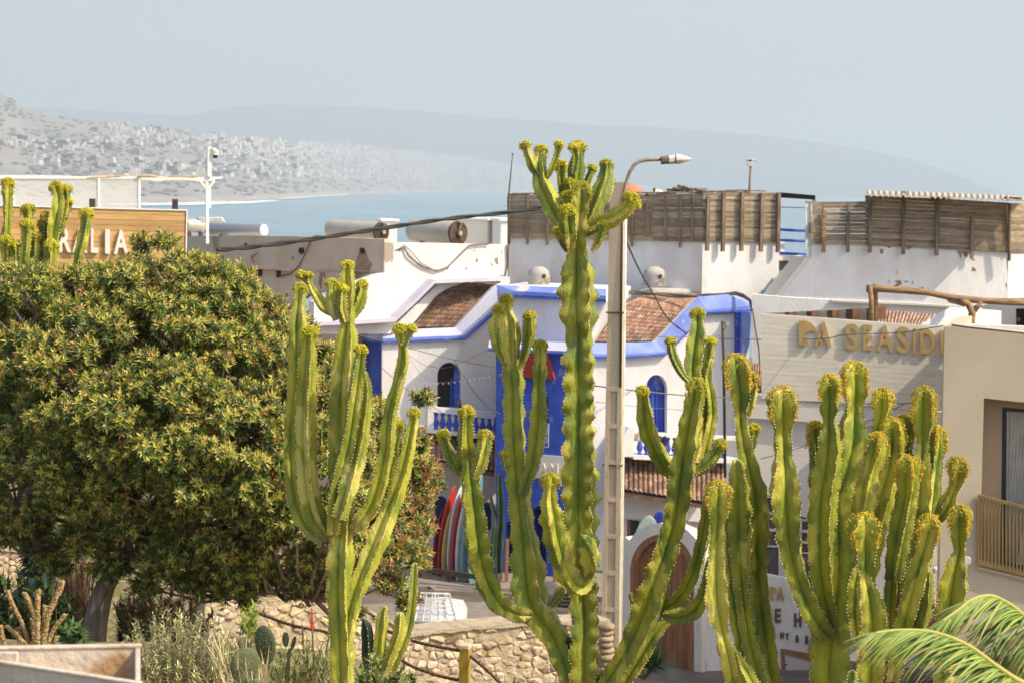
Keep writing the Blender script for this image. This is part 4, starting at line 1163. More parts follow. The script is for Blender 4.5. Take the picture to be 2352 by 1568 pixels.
mb = MB(); mb.wall(SW, [(1612, 1290), (1758, 1319), (1890, 1345), (1890, 1640), (1612, 1600)], .3); mb.build('wall', m_gate, tb)
m_lb = pm('bronze_letter', (.10, .065, .035), (.14, .09, .05), 9, .6)
def logo(pl, k, ox, oy, s, parent, depth, off, mat, sy=None):
    """the carved pair of initials D A: a solid D split by a breaking wave and an A split by its reflection"""
    sy = sy or s
    T = lambda pts: z2(k, [(ox + x * s, oy + y * sy) for x, y in pts])
    up_ = [(0, 0), (55, 0), (100, 18), (132, 55), (146, 100), (122, 88), (95, 84), (66, 94), (44, 115), (30, 142), (0, 160)]
    lo = [(0, 160), (30, 142), (28, 156), (52, 160), (68, 176), (64, 186), (38, 176), (50, 186), (58, 180), (66, 170), (76, 178), (70, 200), (0, 200)]
    lo = [(0, 160), (30, 142), (30, 155), (60, 160), (80, 178), (80, 196), (62, 204), (0, 202)]
    for q in (up_, lo):
        mb = MB(); mb.wall(pl, T(q), depth, off + depth); mb.build('letter', mat, parent)
    a1 = [(196, 5), (210, 5), (268, 218), (238, 218), (226, 172), (212, 160), (190, 132), (198, 100), (190, 74), (180, 70)]
    a2 = [(158, 110), (180, 90), (186, 110), (176, 135), (192, 158), (196, 180), (172, 205), (164, 196), (180, 180), (166, 168), (152, 212), (124, 208)]
    for q in (a1, a2):
        mb = MB(); mb.wall(pl, T(q), depth, off + depth); mb.build('letter', mat, parent)
logo(SW, 'B4', 270, 777, .44, tb, .04, .02, m_gold, .52)
for ch, bx in (('E', (306, 955, 355, 1068)), ('H', (466, 990, 524, 1104)), ('N', (352, 1146, 378, 1202)), ('T', (396, 1156, 420, 1210)), ('&', (474, 1170, 506, 1228)), ('B', (556, 1174, 580, 1246)), ('A', (596, 1184, 626, 1252)), ('E', (130, 925, 175, 1030)), ('A', (290, 1132, 318, 1188))):
    letter(ch, 'letter', SW, 'B4', bx, .04, m_lb, tb, .01, bold=.03)
nb = thing('notice_frame', SW.on(1830, 1560), 'wooden framed notice board on the white wall under the small lettering', 'notice board')
mb = MB(); o_ = z2('B4', [(360, 1285), (640, 1332), (645, 1572), (372, 1530)]); i_ = z2('B4', [(390, 1328), (606, 1384), (606, 1540), (398, 1492)])
mb.wall(SW, o_, .05, .06, holes=[i_]); mb.build('frame', m_dwood, nb)
mb = MB(); mb.wall(SW, i_, .02, .03); mb.build('panel', plaster('notice_panel', (.62, .58, .5)), nb)
mb = MB(); p = SW.on(*z2('B4', [(398, 1415)])[0], .05); mb.box(p, (.05, .03, .03)); mb.build('latch', m_iron, nb)
# boards standing behind the gate, only their tips show
def surfboard(base, top, wid, col, label, yaw=1.25, name='surfboard', rim=None):
    base = Vector(base); top = Vector(top); L_ = (top - base).length; z = (top - base).normalized()
    n0 = Vector((math.sin(yaw), -math.cos(yaw), 0)); n0 = (n0 - z * n0.dot(z)).normalized(); x = n0.cross(z)
    t = thing(name, base, label, 'surfboard')
    mb = MB(); N_ = 24; M_ = 14; vs = []
    for i in range(N_ + 1):
        s = i / N_
        wd = wid / 2 * (max(1e-3, math.sin(math.pi * min(1, s * .96 + .04)) ** .42 if s < .5 else (max(0, 1 - ((s - .5) / .5) ** 2.6)) ** .62 + .004))
        th = .032 * max(.15, math.sin(math.pi * (s * .94 + .03)) ** .5)
        c = base + z * (L_ * s) + n0 * (.10 * (2 * s - 1) ** 2 - .03)
        for k in range(M_):
            a = 2 * math.pi * k / M_
            vs.append(c + x * (wd * math.cos(a)) + n0 * (th * (abs(math.sin(a)) ** .7) * (1 if math.sin(a) > 0 else -1)))
    fs = [(i * M_ + k, i * M_ + (k + 1) % M_, (i + 1) * M_ + (k + 1) % M_, (i + 1) * M_ + k) for i in range(N_) for k in range(M_)]
    fs += [tuple(range(M_))[::-1], tuple(N_ * M_ + k for k in range(M_))]
    mb.add(vs, fs)
    m = pm('board_gloss_%02d%02d%02d' % tuple(int(c * 99) for c in col), col, tuple(c * .85 for c in col), 3, .25, spec=.5)
    mb.build('deck', m, t, smooth=True)
    mb = MB(); c = base + z * .28 - n0 * .05; mb.extr([[c, c + z * .14, c + z * .02 - n0 * .13]], x * .012); c2 = c + x * .0; mb.build('fin', m_iron, t)
    return t
Yb = 53.4
surfboard(P(1478, 1330, 45.2), P(1490, 1181, 45.2), .55, (.42, .50, .47), 'pale grey green surfboard tip showing over the gate wall left of the blue one', yaw=.2)
surfboard(P(1510, 1330, 45.3), P(1514, 1170, 45.3), .45, (.02, .06, .38), 'bright blue surfboard tip showing over the round gate wall', yaw=.2)
# ================================================================ SURFBOARD RACK
for (bx, by), (tx, ty), col, lab, dy in (
    ((996, 1337), (1024, 1150), (.25, .015, .03), 'dark crimson surfboard, first in the rack by the blue wall', .5),
    ((1007, 1341), (1040, 1112), (.50, .05, .03), 'tall orange red surfboard next to the crimson one in the rack', .3),
    ((1019, 1344), (1042, 1150), (.58, .48, .20), 'yellow cream surfboard between the orange red and the white board', .15),
    ((1031, 1347), (1056, 1112), (.72, .73, .74), 'white surfboard beside the yellow one in the rack', .0),
    ((1040, 1348), (1066, 1116), (.52, .05, .035), 'bright red surfboard between the two white boards', -.15),
    ((1050, 1351), (1074, 1122), (.70, .76, .78), 'bluish white surfboard right of the bright red one', -.3),
    ((1063, 1352), (1086, 1130), (.30, .50, .48), 'pale teal surfboard next to the last one in the rack', -.45),
    ((1080, 1354), (1102, 1085), (.14, .30, .29), 'tall dark teal surfboard at the right end of the rack', -.6)):
    surfboard(P(bx, by, Yb + dy), P(tx, ty, Yb + dy + .35), .5, col, lab, yaw=1.08)
rk = thing('board_rack', P(1045, 1352, 53.2), 'low black rack holding the standing surfboards', 'surfboard rack')
mb = MB()
a, c = P(978, 1350, 53.6), P(1110, 1372, 52.6); u = (c - a); u.z = 0; u.normalize(); v = Vector((-u.y, u.x, 0)); a.z = c.z = .34
for o in (-.25, .35): mb.bar(a + v * o, c + v * o, .09, .12)
mb.build('rail', m_iron, rk)
for p in (a, a.lerp(c, .5), c):
    mb = MB(); mb.bar(p - v * .3, p + v * .4, .06, .06); mb.bar(Vector((p.x, p.y, .12)) - v * .25, p - v * .25, .06, .06); mb.bar(Vector((p.x, p.y, .12)) + v * .35, Vector((p.x, p.y, 1.3)) + v * .35, .05, .05); mb.build('rack_support', m_iron, rk)
# pots and the dark potted cactus come with the plants; chalkboard
cb = thing('chalkboard', P(1300, 1425, 50.5), 'black chalkboard menu in a wooden frame behind the middle cactus', 'chalkboard')
CP = Plane(1280, 50.6, 1330, 50.3)
mb = MB(); mb.wall(CP, [(1282, 1362), (1322, 1364), (1322, 1418), (1282, 1415)], .03, .02); mb.build('slate', m_iron, cb)
mb = MB(); mb.wall(CP, [(1279, 1359), (1325, 1361), (1325, 1432), (1279, 1430)], .04, .015, holes=[[(1283, 1363), (1321, 1365), (1321, 1417), (1283, 1414)]]); mb.build('frame', m_dwood, cb)
for r_ in range(5):
    mb = MB(); y = 1370 + r_ * 8.5; q = [(1287 + k * 2.1, y + R.uniform(-.8, .8)) for k in range(14)]
    mb.tube([CP.on(*p, .03) for p in q], .006, 4); mb.build('chalk_line', m_metalw, cb)
# brown posts of the porch by the blue tower
for x, c in ((1165, m_dwood), (1276, m_dwood)):
    mb = MB(); a = P(x, 1220, 53.0); mb.box(Vector((a.x, 53.0, .6)), (.09, .09, 1.2), bev=.01); mb.build('porch_post', c, label={1165: 'brown wooden post at the foot of the blue tower beside its arch', 1276: 'brown wooden post behind the short front cactus stem'}[x], cat='post')
# ================================================================ HOTEL WITH THE SEASIDE SIGN
PH = Plane(1748, 45.3, 2170, 44.9)
ho = thing('seaside_building', PH.on(1950, 1500), 'grey rendered hotel wall carrying the golden SEASIDE letters', 'building')
mb = MB()
mb.wall(PH, [(1700, 925), (1728, 908), (2190, 948), (2190, 1600), (1690, 1600)], .3, -.05, holes=[[(1752, 1134), (1788, 1140), (1788, 1345), (1752, 1340)], [(1836, 1185), (1878, 1192), (1878, 1345), (1836, 1340)]])
mb.build('wall', m_greyw, ho)
mb = MB(); mb.wall(PH, [(1700, 934), (1728, 912), (2190, 950), (2190, 990), (1700, 958)], .18, .1); mb.build('ledge', m_greyw, ho)
mb = MB()
for i in range(17):
    t0, t1 = i / 17, (i + .972) / 17; o = R.uniform(0, .005)
    f = lambda t: [(1749, lerp(720.5, 914, t)), (2172, lerp(751, 945, t))]
    a, c = f(t0), f(t1); g = R.uniform(.96, 1.04); b0 = len(mb.v)
    mb.wall(PH, [a[0], a[1], c[1], c[0]], .15, .13 + o)
    for q in range(b0, len(mb.v)): mb.c[q] = (g, g, g)
mb.build('sign_cladding', pm('grey_cladding', (.76, .70, .57), (.68, .62, .51), 2.5, .8, .4, 30, stretch=(.6, .6, 6), attr=True, c3=(.62, .58, .5), s3=1.6, t3=.66), ho)
mb = MB(); mb.wall(PH, [(1750, 722), (2172, 752), (2170, 944), (1750, 913)], .1, .118); mb.build('cladding_back', pm('cladding_gap', (.30, .27, .21), rough=.9), ho)
logo(PH, 'M4', 505, 110, 1.0, ho, .05, .15, m_gold)
for ch, bx, sl_ in (('S', (883, 133, 993, 350), 12), ('E', (1030, 142, 1105, 350), 8), ('A', (1140, 147, 1277, 362), 12), ('S', (1303, 157, 1410, 376), 12), ('I', (1440, 172, 1464, 374), 0), ('D', (1497, 177, 1620, 382), 12), ('E', (1662, 192, 1740, 396), 8)):
    letter(ch, 'letter', PH, 'M4', bx, .05, m_gold, ho, .15, bold=.03 if ch != 'I' else 0, slant=sl_)
for (x0, x1, y0, y1, ys) in ((1752, 1788, 1136, 1346, 1255), (1838, 1876, 1190, 1346, 1270)):
    wd = window_part(PH, [(x0 - 2, y0 - 4), (x1 + 2, y0 - 2), (x1 + 2, y1 + 4), (x0 - 2, y1)], -.34, m_dark, 'window', ho)
    mb = MB(); hl = []
    for r_ in range(3):
        a = y0 + 6 + r_ * (ys - y0) / 3.1; hl.append([(x0 + 4, a), (x1 - 4, a + 1), (x1 - 4, a + (ys - y0) / 3.1 - 5), (x0 + 4, a + (ys - y0) / 3.1 - 6)])
    mb.wall(PH, [(x0, y0), (x1, y0 + 3), (x1, ys + 2), (x0, ys)], .05, -.12, holes=hl); mb.build('frame', m_metalw, wd)
    mb = MB(); mb.wall(PH, [(x0, y0 + 2), (x1, y0 + 4), (x1, ys), (x0, ys)], .02, -.2); mb.build('pane', pm('brown_pane', (.10, .07, .055), (.16, .12, .09), 4, .2), wd)
    mb = MB(); mb.wall(PH, [(x0, ys + 3), (x1, ys + 5), (x1, y1), (x0, y1)], .05, -.15); mb.build('shutter', pm('grey_brown_shutter', (.19, .145, .12), (.14, .11, .09), 5, .8, stretch=(8, 8, .5)), wd)
# arched porch by the block, white bullet camera, pink board
mb = MB(); ar = arch(2122, 1368, 30, 1405, 1480, 16); ai = arch(2122, 1374, 26, 1408, 1480, 16); mb.wall(PH, ar, .12, .06, holes=[ai]); mb.build('door_arch', m_dwood, ho)
mb = MB(); mb.wall(PH, ai, .02, -.02); mb.build('door_leaf', m_glass, ho)
bc = thing('bullet_camera', PH.on(2150, 1305, .2), 'small white bullet security camera on the corner of the beige block', 'security camera')
mb = MB(); p = PH.on(2156, 1303, .35); mb.tube([p + Vector((-.16, -.15, -.05)), p + Vector((.05, .02, .02))], [.055, .06], 12); mb.build('housing', m_metalw, bc, smooth=True, angle=40)
mb = MB(); mb.tube([p + Vector((-.165, -.155, -.05)), p + Vector((-.17, -.16, -.052))], .04, 12); mb.build('lens', m_dark, bc)
mb = MB(); mb.tube([p, p + Vector((.05, .02, .12)), p + Vector((.18, .2, .12))], .02, 8); mb.build('bracket', m_metalw, bc)
surfboard(P(2040, 1500, 43), P(2043, 1372, 43.2), .5, (.62, .28, .22), 'pink surfboard standing behind the stems of the right cactus', yaw=1.0)
# beige block with the recessed window
PK = Plane(2169, 40.3, 2352, 40.05)
bk = thing('beige_block', PK.on(2300, 1500), 'sand coloured hotel block at the right edge with a recessed window and slatted balcony', 'building')
mb = MB(); mb.wall(PK, [(2170, 751), (2189, 748.5), (2352, 764), (2480, 778), (2480, 1640), (2152, 1600), (2160, 1200)], .55, 0, holes=[[(2260, 914), (2430, 931), (2430, 1337), (2250, 1294)]]); mb.build('front_wall', m_hotel, bk)
mb = MB(); SP = Plane(2169, 40.4, 2200, 45); a, c = PK.on(2170, 751, -.02), PK.on(2170, 1600, -.02); d = Vector((a.x, a.y, 0)).normalized() * 4 + Vector((.25, 0, 0))
mb.extr([[a, a + d, Vector((a.x + d.x, a.y + d.y, -.2)), Vector((a.x, a.y, -.2))]], PK.t * .3); mb.build('side_wall', m_hotel, bk)
mb = MB(); a, c = PK.on(2172, 752, -.3), PK.on(2480, 780, -.3); zz = a.z - .45; mb.add([Vector((a.x, a.y, zz)), Vector((c.x, c.y, zz)), Vector((c.x + 1, c.y + 4, zz)), Vector((a.x + 1, a.y + 4, zz))], [(0, 1, 2, 3)]); mb.build('roof', m_hotel, bk)
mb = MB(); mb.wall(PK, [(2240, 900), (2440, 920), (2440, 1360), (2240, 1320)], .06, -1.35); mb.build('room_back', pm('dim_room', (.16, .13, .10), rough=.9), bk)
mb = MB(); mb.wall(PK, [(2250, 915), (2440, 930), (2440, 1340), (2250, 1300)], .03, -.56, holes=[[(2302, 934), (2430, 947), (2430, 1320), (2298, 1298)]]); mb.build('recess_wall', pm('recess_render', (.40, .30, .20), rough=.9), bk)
wf = window_part(PK, [(2300, 932), (2430, 944), (2430, 1322), (2297, 1300)], -.8, pm('window_pane_tint', (.30, .40, .40), (.42, .47, .42), 2, .15), 'window', bk, .02)
mb = MB(); mb.wall(PK, [(2299, 930), (2430, 942), (2430, 1324), (2296, 1302)], .08, -.66, holes=[[(2311, 942), (2430, 955), (2430, 1310), (2308, 1292)]]); mb.build('frame', pm('black_aluminium', (.03, .04, .04), rough=.4), wf)
mb = MB(); n = 50; vs = []
for j in range(2):
    for i in range(n + 1):
        x = lerp(2311, 2400 if j == 0 else 2335, i / n)
        vs.append(PK.on(x, 944 + (x - 2311) * .08 if j == 0 else 1296, -.72 + .03 * math.sin(i * 1.15)))
mb.add(vs, [(i, i + 1, n + 2 + i, n + 1 + i) for i in range(n)]); mb.build('curtain', pm('pale_curtain', (.62, .60, .54), (.54, .51, .45), 4, .9), wf, smooth=True)
sc_ = MB(); n = 22
st = lambda x: interp([(2247, 1138), (2352, 1166), (2432, 1186)], x); sb_ = lambda x: interp([(2247, 1292), (2352, 1318), (2432, 1338)], x)
m_slat = pm('golden_slat', (.30, .20, .075), (.24, .155, .055), 3, .55, metal=.1)
bs = None
for i in range(n):
    x = 2252 + i * 8.2; mb = MB(); mb.wall(PK, [(x, st(x)), (x + 4.0, st(x + 4)), (x + 4, sb_(x + 4)), (x, sb_(x))], .05, .08); mb.build('balcony_slat', m_slat, bk)
mb = MB(); mb.wall(PK, [(2248, st(2248) - 4), (2432, st(2432) - 4), (2432, st(2432) + 3), (2248, st(2248) + 3)], .08, .1); mb.wall(PK, [(2247, sb_(2247) - 3), (2432, sb_(2432) - 3), (2432, sb_(2432) + 4), (2247, sb_(2247) + 4)], .08, .1)
mb.wall(PK, [(2247, st(2247)), (2251, st(2251)), (2250, sb_(2250)), (2246, sb_(2246))], .08, .1); mb.build('balcony_frame', m_slat, bk)
mb = MB(); mb.wall(PK, [(2246, 1300), (2440, 1344), (2440, 1352), (2246, 1306)], .3, .06); mb.build('window_sill', m_conc, bk)
mb = MB(); p = PK.on(2222, 1285, .05); mb.tube([p, p + PK.n * .12], .07, 14); mb.build('wall_lamp', m_greyw, bk, smooth=True, angle=40)
# ================================================================ WHITE TERRACE WALL, JOISTS, RUSTIC PERGOLA behind the sign wall
PT2 = Plane(1620, 55.3, 2220, 54.6)
te_ = thing('terrace_house', PT2.on(1900, 900), 'white terrace walls with wooden joist ends and clay tiles above the grey sign wall', 'building')
mb = MB(); mb.wall(PT2, [(1727, 676)] + z2('Z4', [(480, 1268), (770, 1283), (1400, 1310), (1860, 1340), (2350, 1390)]) + [(2352, 800), (2352, 1000), (1700, 1000), (1700, 860), (1727, 850)], .35); mb.build('terrace_wall', m_white, te_)
mb = MB(); mb.wall(PT2, z2('Z4', [(770, 1283), (1400, 1308), (1860, 1335), (1860, 1350), (1400, 1325), (780, 1300)]), .3, .2); mb.build('coping', m_greyw, te_)
PJ = Plane(1748, 49.0, 2170, 46.8)
mb = MB(); mb.wall(PJ, z2('Z4', [(200, 1392), (640, 1372), (1112, 1348), (1112, 1520), (200, 1520)]), .3, -.25); mb.build('joist_wall', m_beige, te_)
for (x0, x1, y0, y1) in ((390, 425, 1388, 1410), (567, 610, 1378, 1420), (738, 780, 1370, 1430), (890, 945, 1360, 1445), (1062, 1105, 1352, 1455)):
    mb = MB(); mb.wall(PJ, z2('Z4', [(x0, y0), (x1, y0 - 2), (x1, y1), (x0 + 6, y1), (x0 - 4, y1 - 22)]), .9, .12); mb.build('joist_end', pm('dark_joist', (.16, .075, .035), (.11, .05, .025), 6, .8) if x0 == 390 else bpy.data.materials['dark_joist'], te_)
mb = MB(); tile_roof(mb, [(P(2006, 744, 50), P(2140, 752, 49.6)), (P(2006, 717, 52), P(2158, 727, 51.6))], 18, 5, .03); mb.build('tile_roof', m_tilep, te_)
mb = MB(); tile_roof(mb, [(P(1722, 890, 49.5), P(1760, 890, 49.3)), (P(1728, 838, 51), P(1760, 842, 50.8))], 6, 8, .03); mb.build('tile_roof', m_tilep, te_)
PW = Plane(2130, 47.5, 2352, 49.5)
mb = MB(); mb.wall(PW, z2('Z4', [(1585, 1490), (1830, 1346), (1870, 1350), (2165, 1372), (2165, 1600), (1585, 1600)]), .3); mb.build('stepped_wall', m_white, te_)
mb = MB(); mb.wall(Plane(2240, 50, 2400, 49), z2('Z4', [(2010, 1330), (2230, 1270), (2500, 1262), (2500, 1600), (2010, 1600)]), .3); mb.build('rear_wall', m_greyw, te_)
mb = MB(); mb.wall(Plane(2240, 49.7, 2400, 48.7), z2('Z4', [(2285, 1355), (2500, 1358), (2500, 1520), (2285, 1520)]), .1); mb.build('small_door', m_tan, te_)
mb = MB(); p = Plane(2240, 49.7, 2400, 48.7).on(*z2('Z4', [(2303, 1442)])[0], .02); mb.tube([p, p + Vector((0, -.05, 0))], .05, 10); mb.build('door_knob', m_iron, te_)
mb = MB(); mb.wall(PK, [(2189, 744), (2352, 750), (2480, 760), (2480, 790), (2189, 756)], .3, -2.5); mb.build('low_wall', m_white, te_)
rp = thing('rustic_pergola', P(2080, 760, 47), 'rustic pergola of crooked brown logs above the SEASIDE sign', 'pergola')
mb = MB(); L_ = [P(*z2('Z4', [q])[0], 47) for q in ((1060, 1190), (1200, 1197), (1400, 1207), (1560, 1222), (1700, 1252), (1860, 1278), (2050, 1292), (2250, 1300), (2500, 1308))]
mb.tube(L_, [.085, .075, .075, .07, .07, .08, .075, .08, .08], 9, jit=.12); mb.build('beam', m_branch, rp, smooth=True)
for q in (((1085, 1160), (1100, 1500)), ((1128, 1155), (1122, 1500))):
    mb = MB(); a = [P(*z2('Z4', [z])[0], 46.9 if q[0][0] < 1100 else 47.12) for z in q]; mb.tube([a[0], a[0].lerp(a[1], .4) + Vector((.02, 0, 0)), a[1]], [.055, .06, .06], 8, jit=.1); mb.build('post', m_branch, rp, smooth=True)
mb = MB(); a = [P(*z2('Z4', [z])[0], 46.9) for z in ((1880, 1290), (1900, 1330), (1925, 1380), (1918, 1440), (1915, 1560))]; mb.tube(a, [.05, .07, .085, .08, .08], 9, jit=.1)
a = [P(*z2('Z4', [z])[0], 46.9) for z in ((2005, 1300), (1975, 1335), (1935, 1375))]; mb.tube(a, [.045, .055, .07], 8, jit=.1); mb.build('forked_post', m_branch, rp, smooth=True)
mb = MB(); a = P(*z2('Z4', [(1870, 1308)])[0], 46.7); mb.tube([a, a + Vector((0, 1.6, 0))], .085, 10, jit=.1); mb.build('cross_log', m_branch, rp, smooth=True)

# ================================================================ STREET LAMP ON CONCRETE POLE
YP = 37.0
sp = thing('street_lamp', P(1405, 1530, YP), 'tall square concrete pole with a curved arm street lamp, cables strapped to its side', 'street lamp')
tp, bt = P(1419, 419, YP), P(1404, 1575, YP)
wd0, wd1 = .255, .31
mb = MB()
ang = math.radians(-14); ax0, ay0 = Vector((math.cos(ang), math.sin(ang), 0)), Vector((-math.sin(ang), math.cos(ang), 0))
def ring(p, w_, dd): return [p + ax0 * (sx * w_ / 2) + ay0 * (sy * dd / 2) for sx, sy in ((-1, -1), (1, -1), (1, 1), (-1, 1))]
z_split = P(1410, 880, YP)
lvl = [(0, .24), (.4, .27), (.42, .27), (1, .32)]
vs = []; fs = []
for t, w_ in ((0, .235), (.38, .275), (1, .33)):
    vs += ring(tp.lerp(bt, t), w_, w_ * .75)
for i in range(2):
    for k in range(4): fs.append((i * 4 + k, i * 4 + (k + 1) % 4, (i + 1) * 4 + (k + 1) % 4, (i + 1) * 4 + k))
fs += [(0, 3, 2, 1), (8, 9, 10, 11)]
mb.add(vs, fs); mb.build('pole', m_conc, sp)
# recessed ladder pockets: raised frame of rungs over a darker recess
for k in range(8):
    t = .405 + k * .073
    c = tp.lerp(bt, t + .033); w_ = .235 + .095 * (t + .03)
    mb = MB(); mb.box(c - ay0 * (w_ * .375 + .004) + ax0 * .0, (w_ * .5, .012, 1.75 * .30 * YP / 12), (ax0, ay0, Vector((0, 0, 1)))); 
    mb = MB()
    hh = .073 * (tp.z - bt.z)
    for sgn in (-1, 1): mb.box(c - ay0 * (w_ * .375 + .018) + ax0 * (sgn * w_ * .37), (w_ * .25, .04, hh * 1.001), (ax0, ay0, Vector((0, 0, 1))))
    mb.box(c - ay0 * (w_ * .375 + .017) + Vector((0, 0, hh * .46)), (w_ * .5, .038, hh * .12), (ax0, ay0, Vector((0, 0, 1))))
    mb.build('pole_rung', m_conc, sp)
for t in (.255, .315 + .24, .92):
    c = tp.lerp(bt, t); mb = MB(); w_ = (.235 + .095 * t) * 1.12
    for a, d_ in ((ay0 * -1, ax0), (ax0, ay0)): mb.bar(c + a * w_ * .42 - d_ * w_ * .55, c + a * w_ * .42 + d_ * w_ * .55, .02, .025)
    mb.build('steel_band', m_iron, sp)
mb = MB()
for o, r_ in ((0, .022), (.03, .014), (.055, .012)):
    mb.tube([P(1432 + o * 30, 480, YP) - ay0 * .1, P(1430, 700, YP) - ay0 * (.13), P(1428, 1000, YP) - ay0 * (.15 + o * .2), P(1426 + o * 20, 1250, YP) - ay0 * .16, P(1421, 1480, YP) - ay0 * .16], r_, 6)
mb.build('strapped_cable', m_cable, sp, smooth=True)
mb = MB(); mb.tube([P(1437, 480, YP), P(1434, 700, YP), P(1430, 1100, YP), P(1424, 1575, YP)], .028, 8); mb.build('conduit', m_metalw, sp, smooth=True)
mb = MB(); a = [P(*z2('Z3', [q])[0], YP - .1) for q in ((1075, 640), (1085, 580), (1098, 520), (1110, 470), (1130, 410), (1165, 350), (1205, 320), (1260, 306), (1330, 301), (1398, 300))]
mb.tube([Vector(q) for q in catmull([tuple(p) for p in a], .08)], .032, 10); mb.build('lamp_arm', pm('galvanised_arm', (.40, .34, .27), (.30, .22, .15), 9, .6, metal=.2), sp, smooth=True)
def hexhead(x0, y0, x1, y1, hgt, wid, m, name, taper=1.0, par=None, n=8):
    (ax_, ay_), (bx_, by_) = z2('Z3', [(x0, y0), (x1, y1)])
    a, b_ = P(ax_, ay_, YP - .1), P(bx_, by_, YP - .1); s = YP / F * .28
    vs = []; fs = []; k = 7
    for i in range(k + 1):
        t = i / k; c = a.lerp(b_, t); e = (1 - (1 - taper) * t ** 1.6)
        for j in range(n):
            an = 2 * math.pi * (j + .5) / n
            vs.append(c + Vector((0, math.cos(an) * wid * .5 * e, math.sin(an) * hgt * .5 * s * e)))
    for i in range(k):
        for j in range(n): fs.append((i * n + j, i * n + (j + 1) % n, (i + 1) * n + (j + 1) % n, (i + 1) * n + j))
    fs += [tuple(range(n))[::-1], tuple(k * n + j for j in range(n))]
    mb = MB(); mb.add(vs, fs); return mb.build(name, m, par, smooth=True, angle=35)
hd = hexhead(1390, 308, 1515, 300, 74, .28, pm('lamp_housing', (.14, .115, .085), (.20, .16, .12), 8, .6), 'lamp_housing', .97, sp)
hexhead(1452, 306, 1500, 301, 78, .285, m_greyw, 'lamp_plate', 1.0, hd)
hexhead(1510, 298, 1640, 298, 86, .30, pm('milky_lamp_cover', (.72, .68, .60), (.60, .55, .47), 5, .35), 'lamp_cover', .12, sp, 14)

# ================================================================ OVERHEAD CABLES
cable([P(500, 574, 30), P(564.5, 569, 31), P(700, 552, 32), P(870, 526, 34), P(1020, 504, 35.2), P(1164, 488, 36), P(1290, 470, 36.4), P(1402, 452, 37)], .022, m_cable, 'thick black twisted cable crossing from the round tree to the concrete pole', twist=1.1)
cable([P(*z2('Z3', [q])[0], Y) for q, Y in (((1095, 945), 37), ((1165, 1110), 41), ((1250, 1280), 46), ((1330, 1410), 50))] + [P(*z2('M3', [q])[0], Y) for q, Y in (((1440, 255), 53), ((1600, 385), 54.5))], .014, m_cable, 'black twisted service cable slanting from the pole down over the right tile roof', twist=1.2)
W_ = [
 ([('M3', (820, 805), 36.9), ('M3', (1100, 840), 37.3), ('M3', (1550, 885), 39), ('M3', (1890, 905), 41), ('M4', (0, 745), 41.5), ('M4', (500, 765), 42.5), ('M4', (1200, 790), 43), ('M4', (1690, 770), 43)], .012, m_gcable, 'grey wire running right from the pole along the foot of the grey sign wall'),
 ([('M3', (1070, 360), 37), ('M3', (1160, 375), 38), ('M3', (1400, 410), 44), ('M3', (1870, 405), 52)], .009, m_gcable, 'thin wire from the pole across the lower tile roof to the thin mast'),
 ([('M3', (1870, 425), 50), ('M3', (2210, 432), 48), ('M4', (320, 258), 46), ('M4', (700, 258), 44.5), ('M4', (900, 225), 43.5), ('M4', (1350, 205), 42.5), ('M4', (1690, 150), 41)], .010, m_gcable, 'wire stretched across the golden SEASIDE letters'),
 ([('M4', (1760, 145), 40), ('M4', (1900, 165), 39.6), ('M4', (2100, 185), 39.2), ('M4', (2350, 212), 38.8)], .018, m_gcable, 'dark cable lying on the top edge of the beige block'),
 ([('M3', (850, 940), 37.2), ('M3', (1250, 985), 44), ('M3', (1600, 1010), 50)], .006, m_gcable, 'hair thin lower wire below the grey one right of the pole'),
 ([('M2', (900, 220), 52), ('M2', (1180, 290), 53), ('M2', (1400, 350), 54), ('M2', (1710, 430), 55), ('M2', (2040, 490), 54)], .010, m_gcable, 'thin dark wire in front of the arched window, the uppermost'),
 ([('M2', (1710, 430), 55), ('M2', (1760, 520), 55), ('M2', (1850, 660), 55), ('M2', (1960, 790), 54.5), ('M2', (2080, 870), 54)], .012, m_gcable, 'wire dropping from beside the arched window to the blue tower'),
 ([('M2', (1310, 370), 54.5), ('M2', (1480, 480), 55), ('M2', (1620, 500), 55), ('M2', (1800, 440), 54.5), ('M2', (1990, 345), 54)], .006, m_gcable, 'slack thin wire looping to the cornice of the blue tower'),
 ([('M2', (1120, 500), 52), ('M2', (1320, 670), 53), ('M2', (1480, 780), 54), ('M2', (1640, 880), 55)], .009, m_gcable, 'wire slanting down to the balcony behind the leafy sprig'),
 ([('M4', (190, 1240), 42), ('M4', (430, 1175), 42), ('M4', (600, 1120), 42), ('M4', (1100, 920), 42), ('M4', (1370, 790), 42.3)], .009, m_gcable, 'wire rising from left to right across the plain grey wall'),
]
for pts, r_, m_, lab in W_: cable([P(*z2(k, [q])[0], Y) for k, q, Y in pts], r_, m_, lab)
fl = thing('fairy_lights', P(1030, 870, 53), 'string of tiny fairy lights hung before the arched window', 'fairy lights')
mb = MB(); a = [P(*z2('M2', [q])[0], 54.3) for q in ((1320, 375), (1450, 560), (1575, 615), (1760, 600), (1950, 568), (2110, 545))]; pp = [Vector(p) for p in catmull([tuple(q) for q in a], .12)]; mb.tube(pp, .005, 5); mb.build('wire', m_gcable, fl)
mb = MB()
for p in pp[::1]: mb.tube([p, p - Vector((0, 0, .05))], .008, 5)
mb.build('bulb', m_metalw, fl)
mp_ = thing('thin_mast', P(1662, 1000, 50), 'thin rusty metal mast with loose wires between the cacti at the right', 'mast')
mb = MB(); a = z2('M3', [(1893, 280), (1903, 600), (1915, 1560)]); mb.tube([P(*q, 50) for q in a], .034, 8); mb.build('tube', m_iron, mp_, smooth=True)
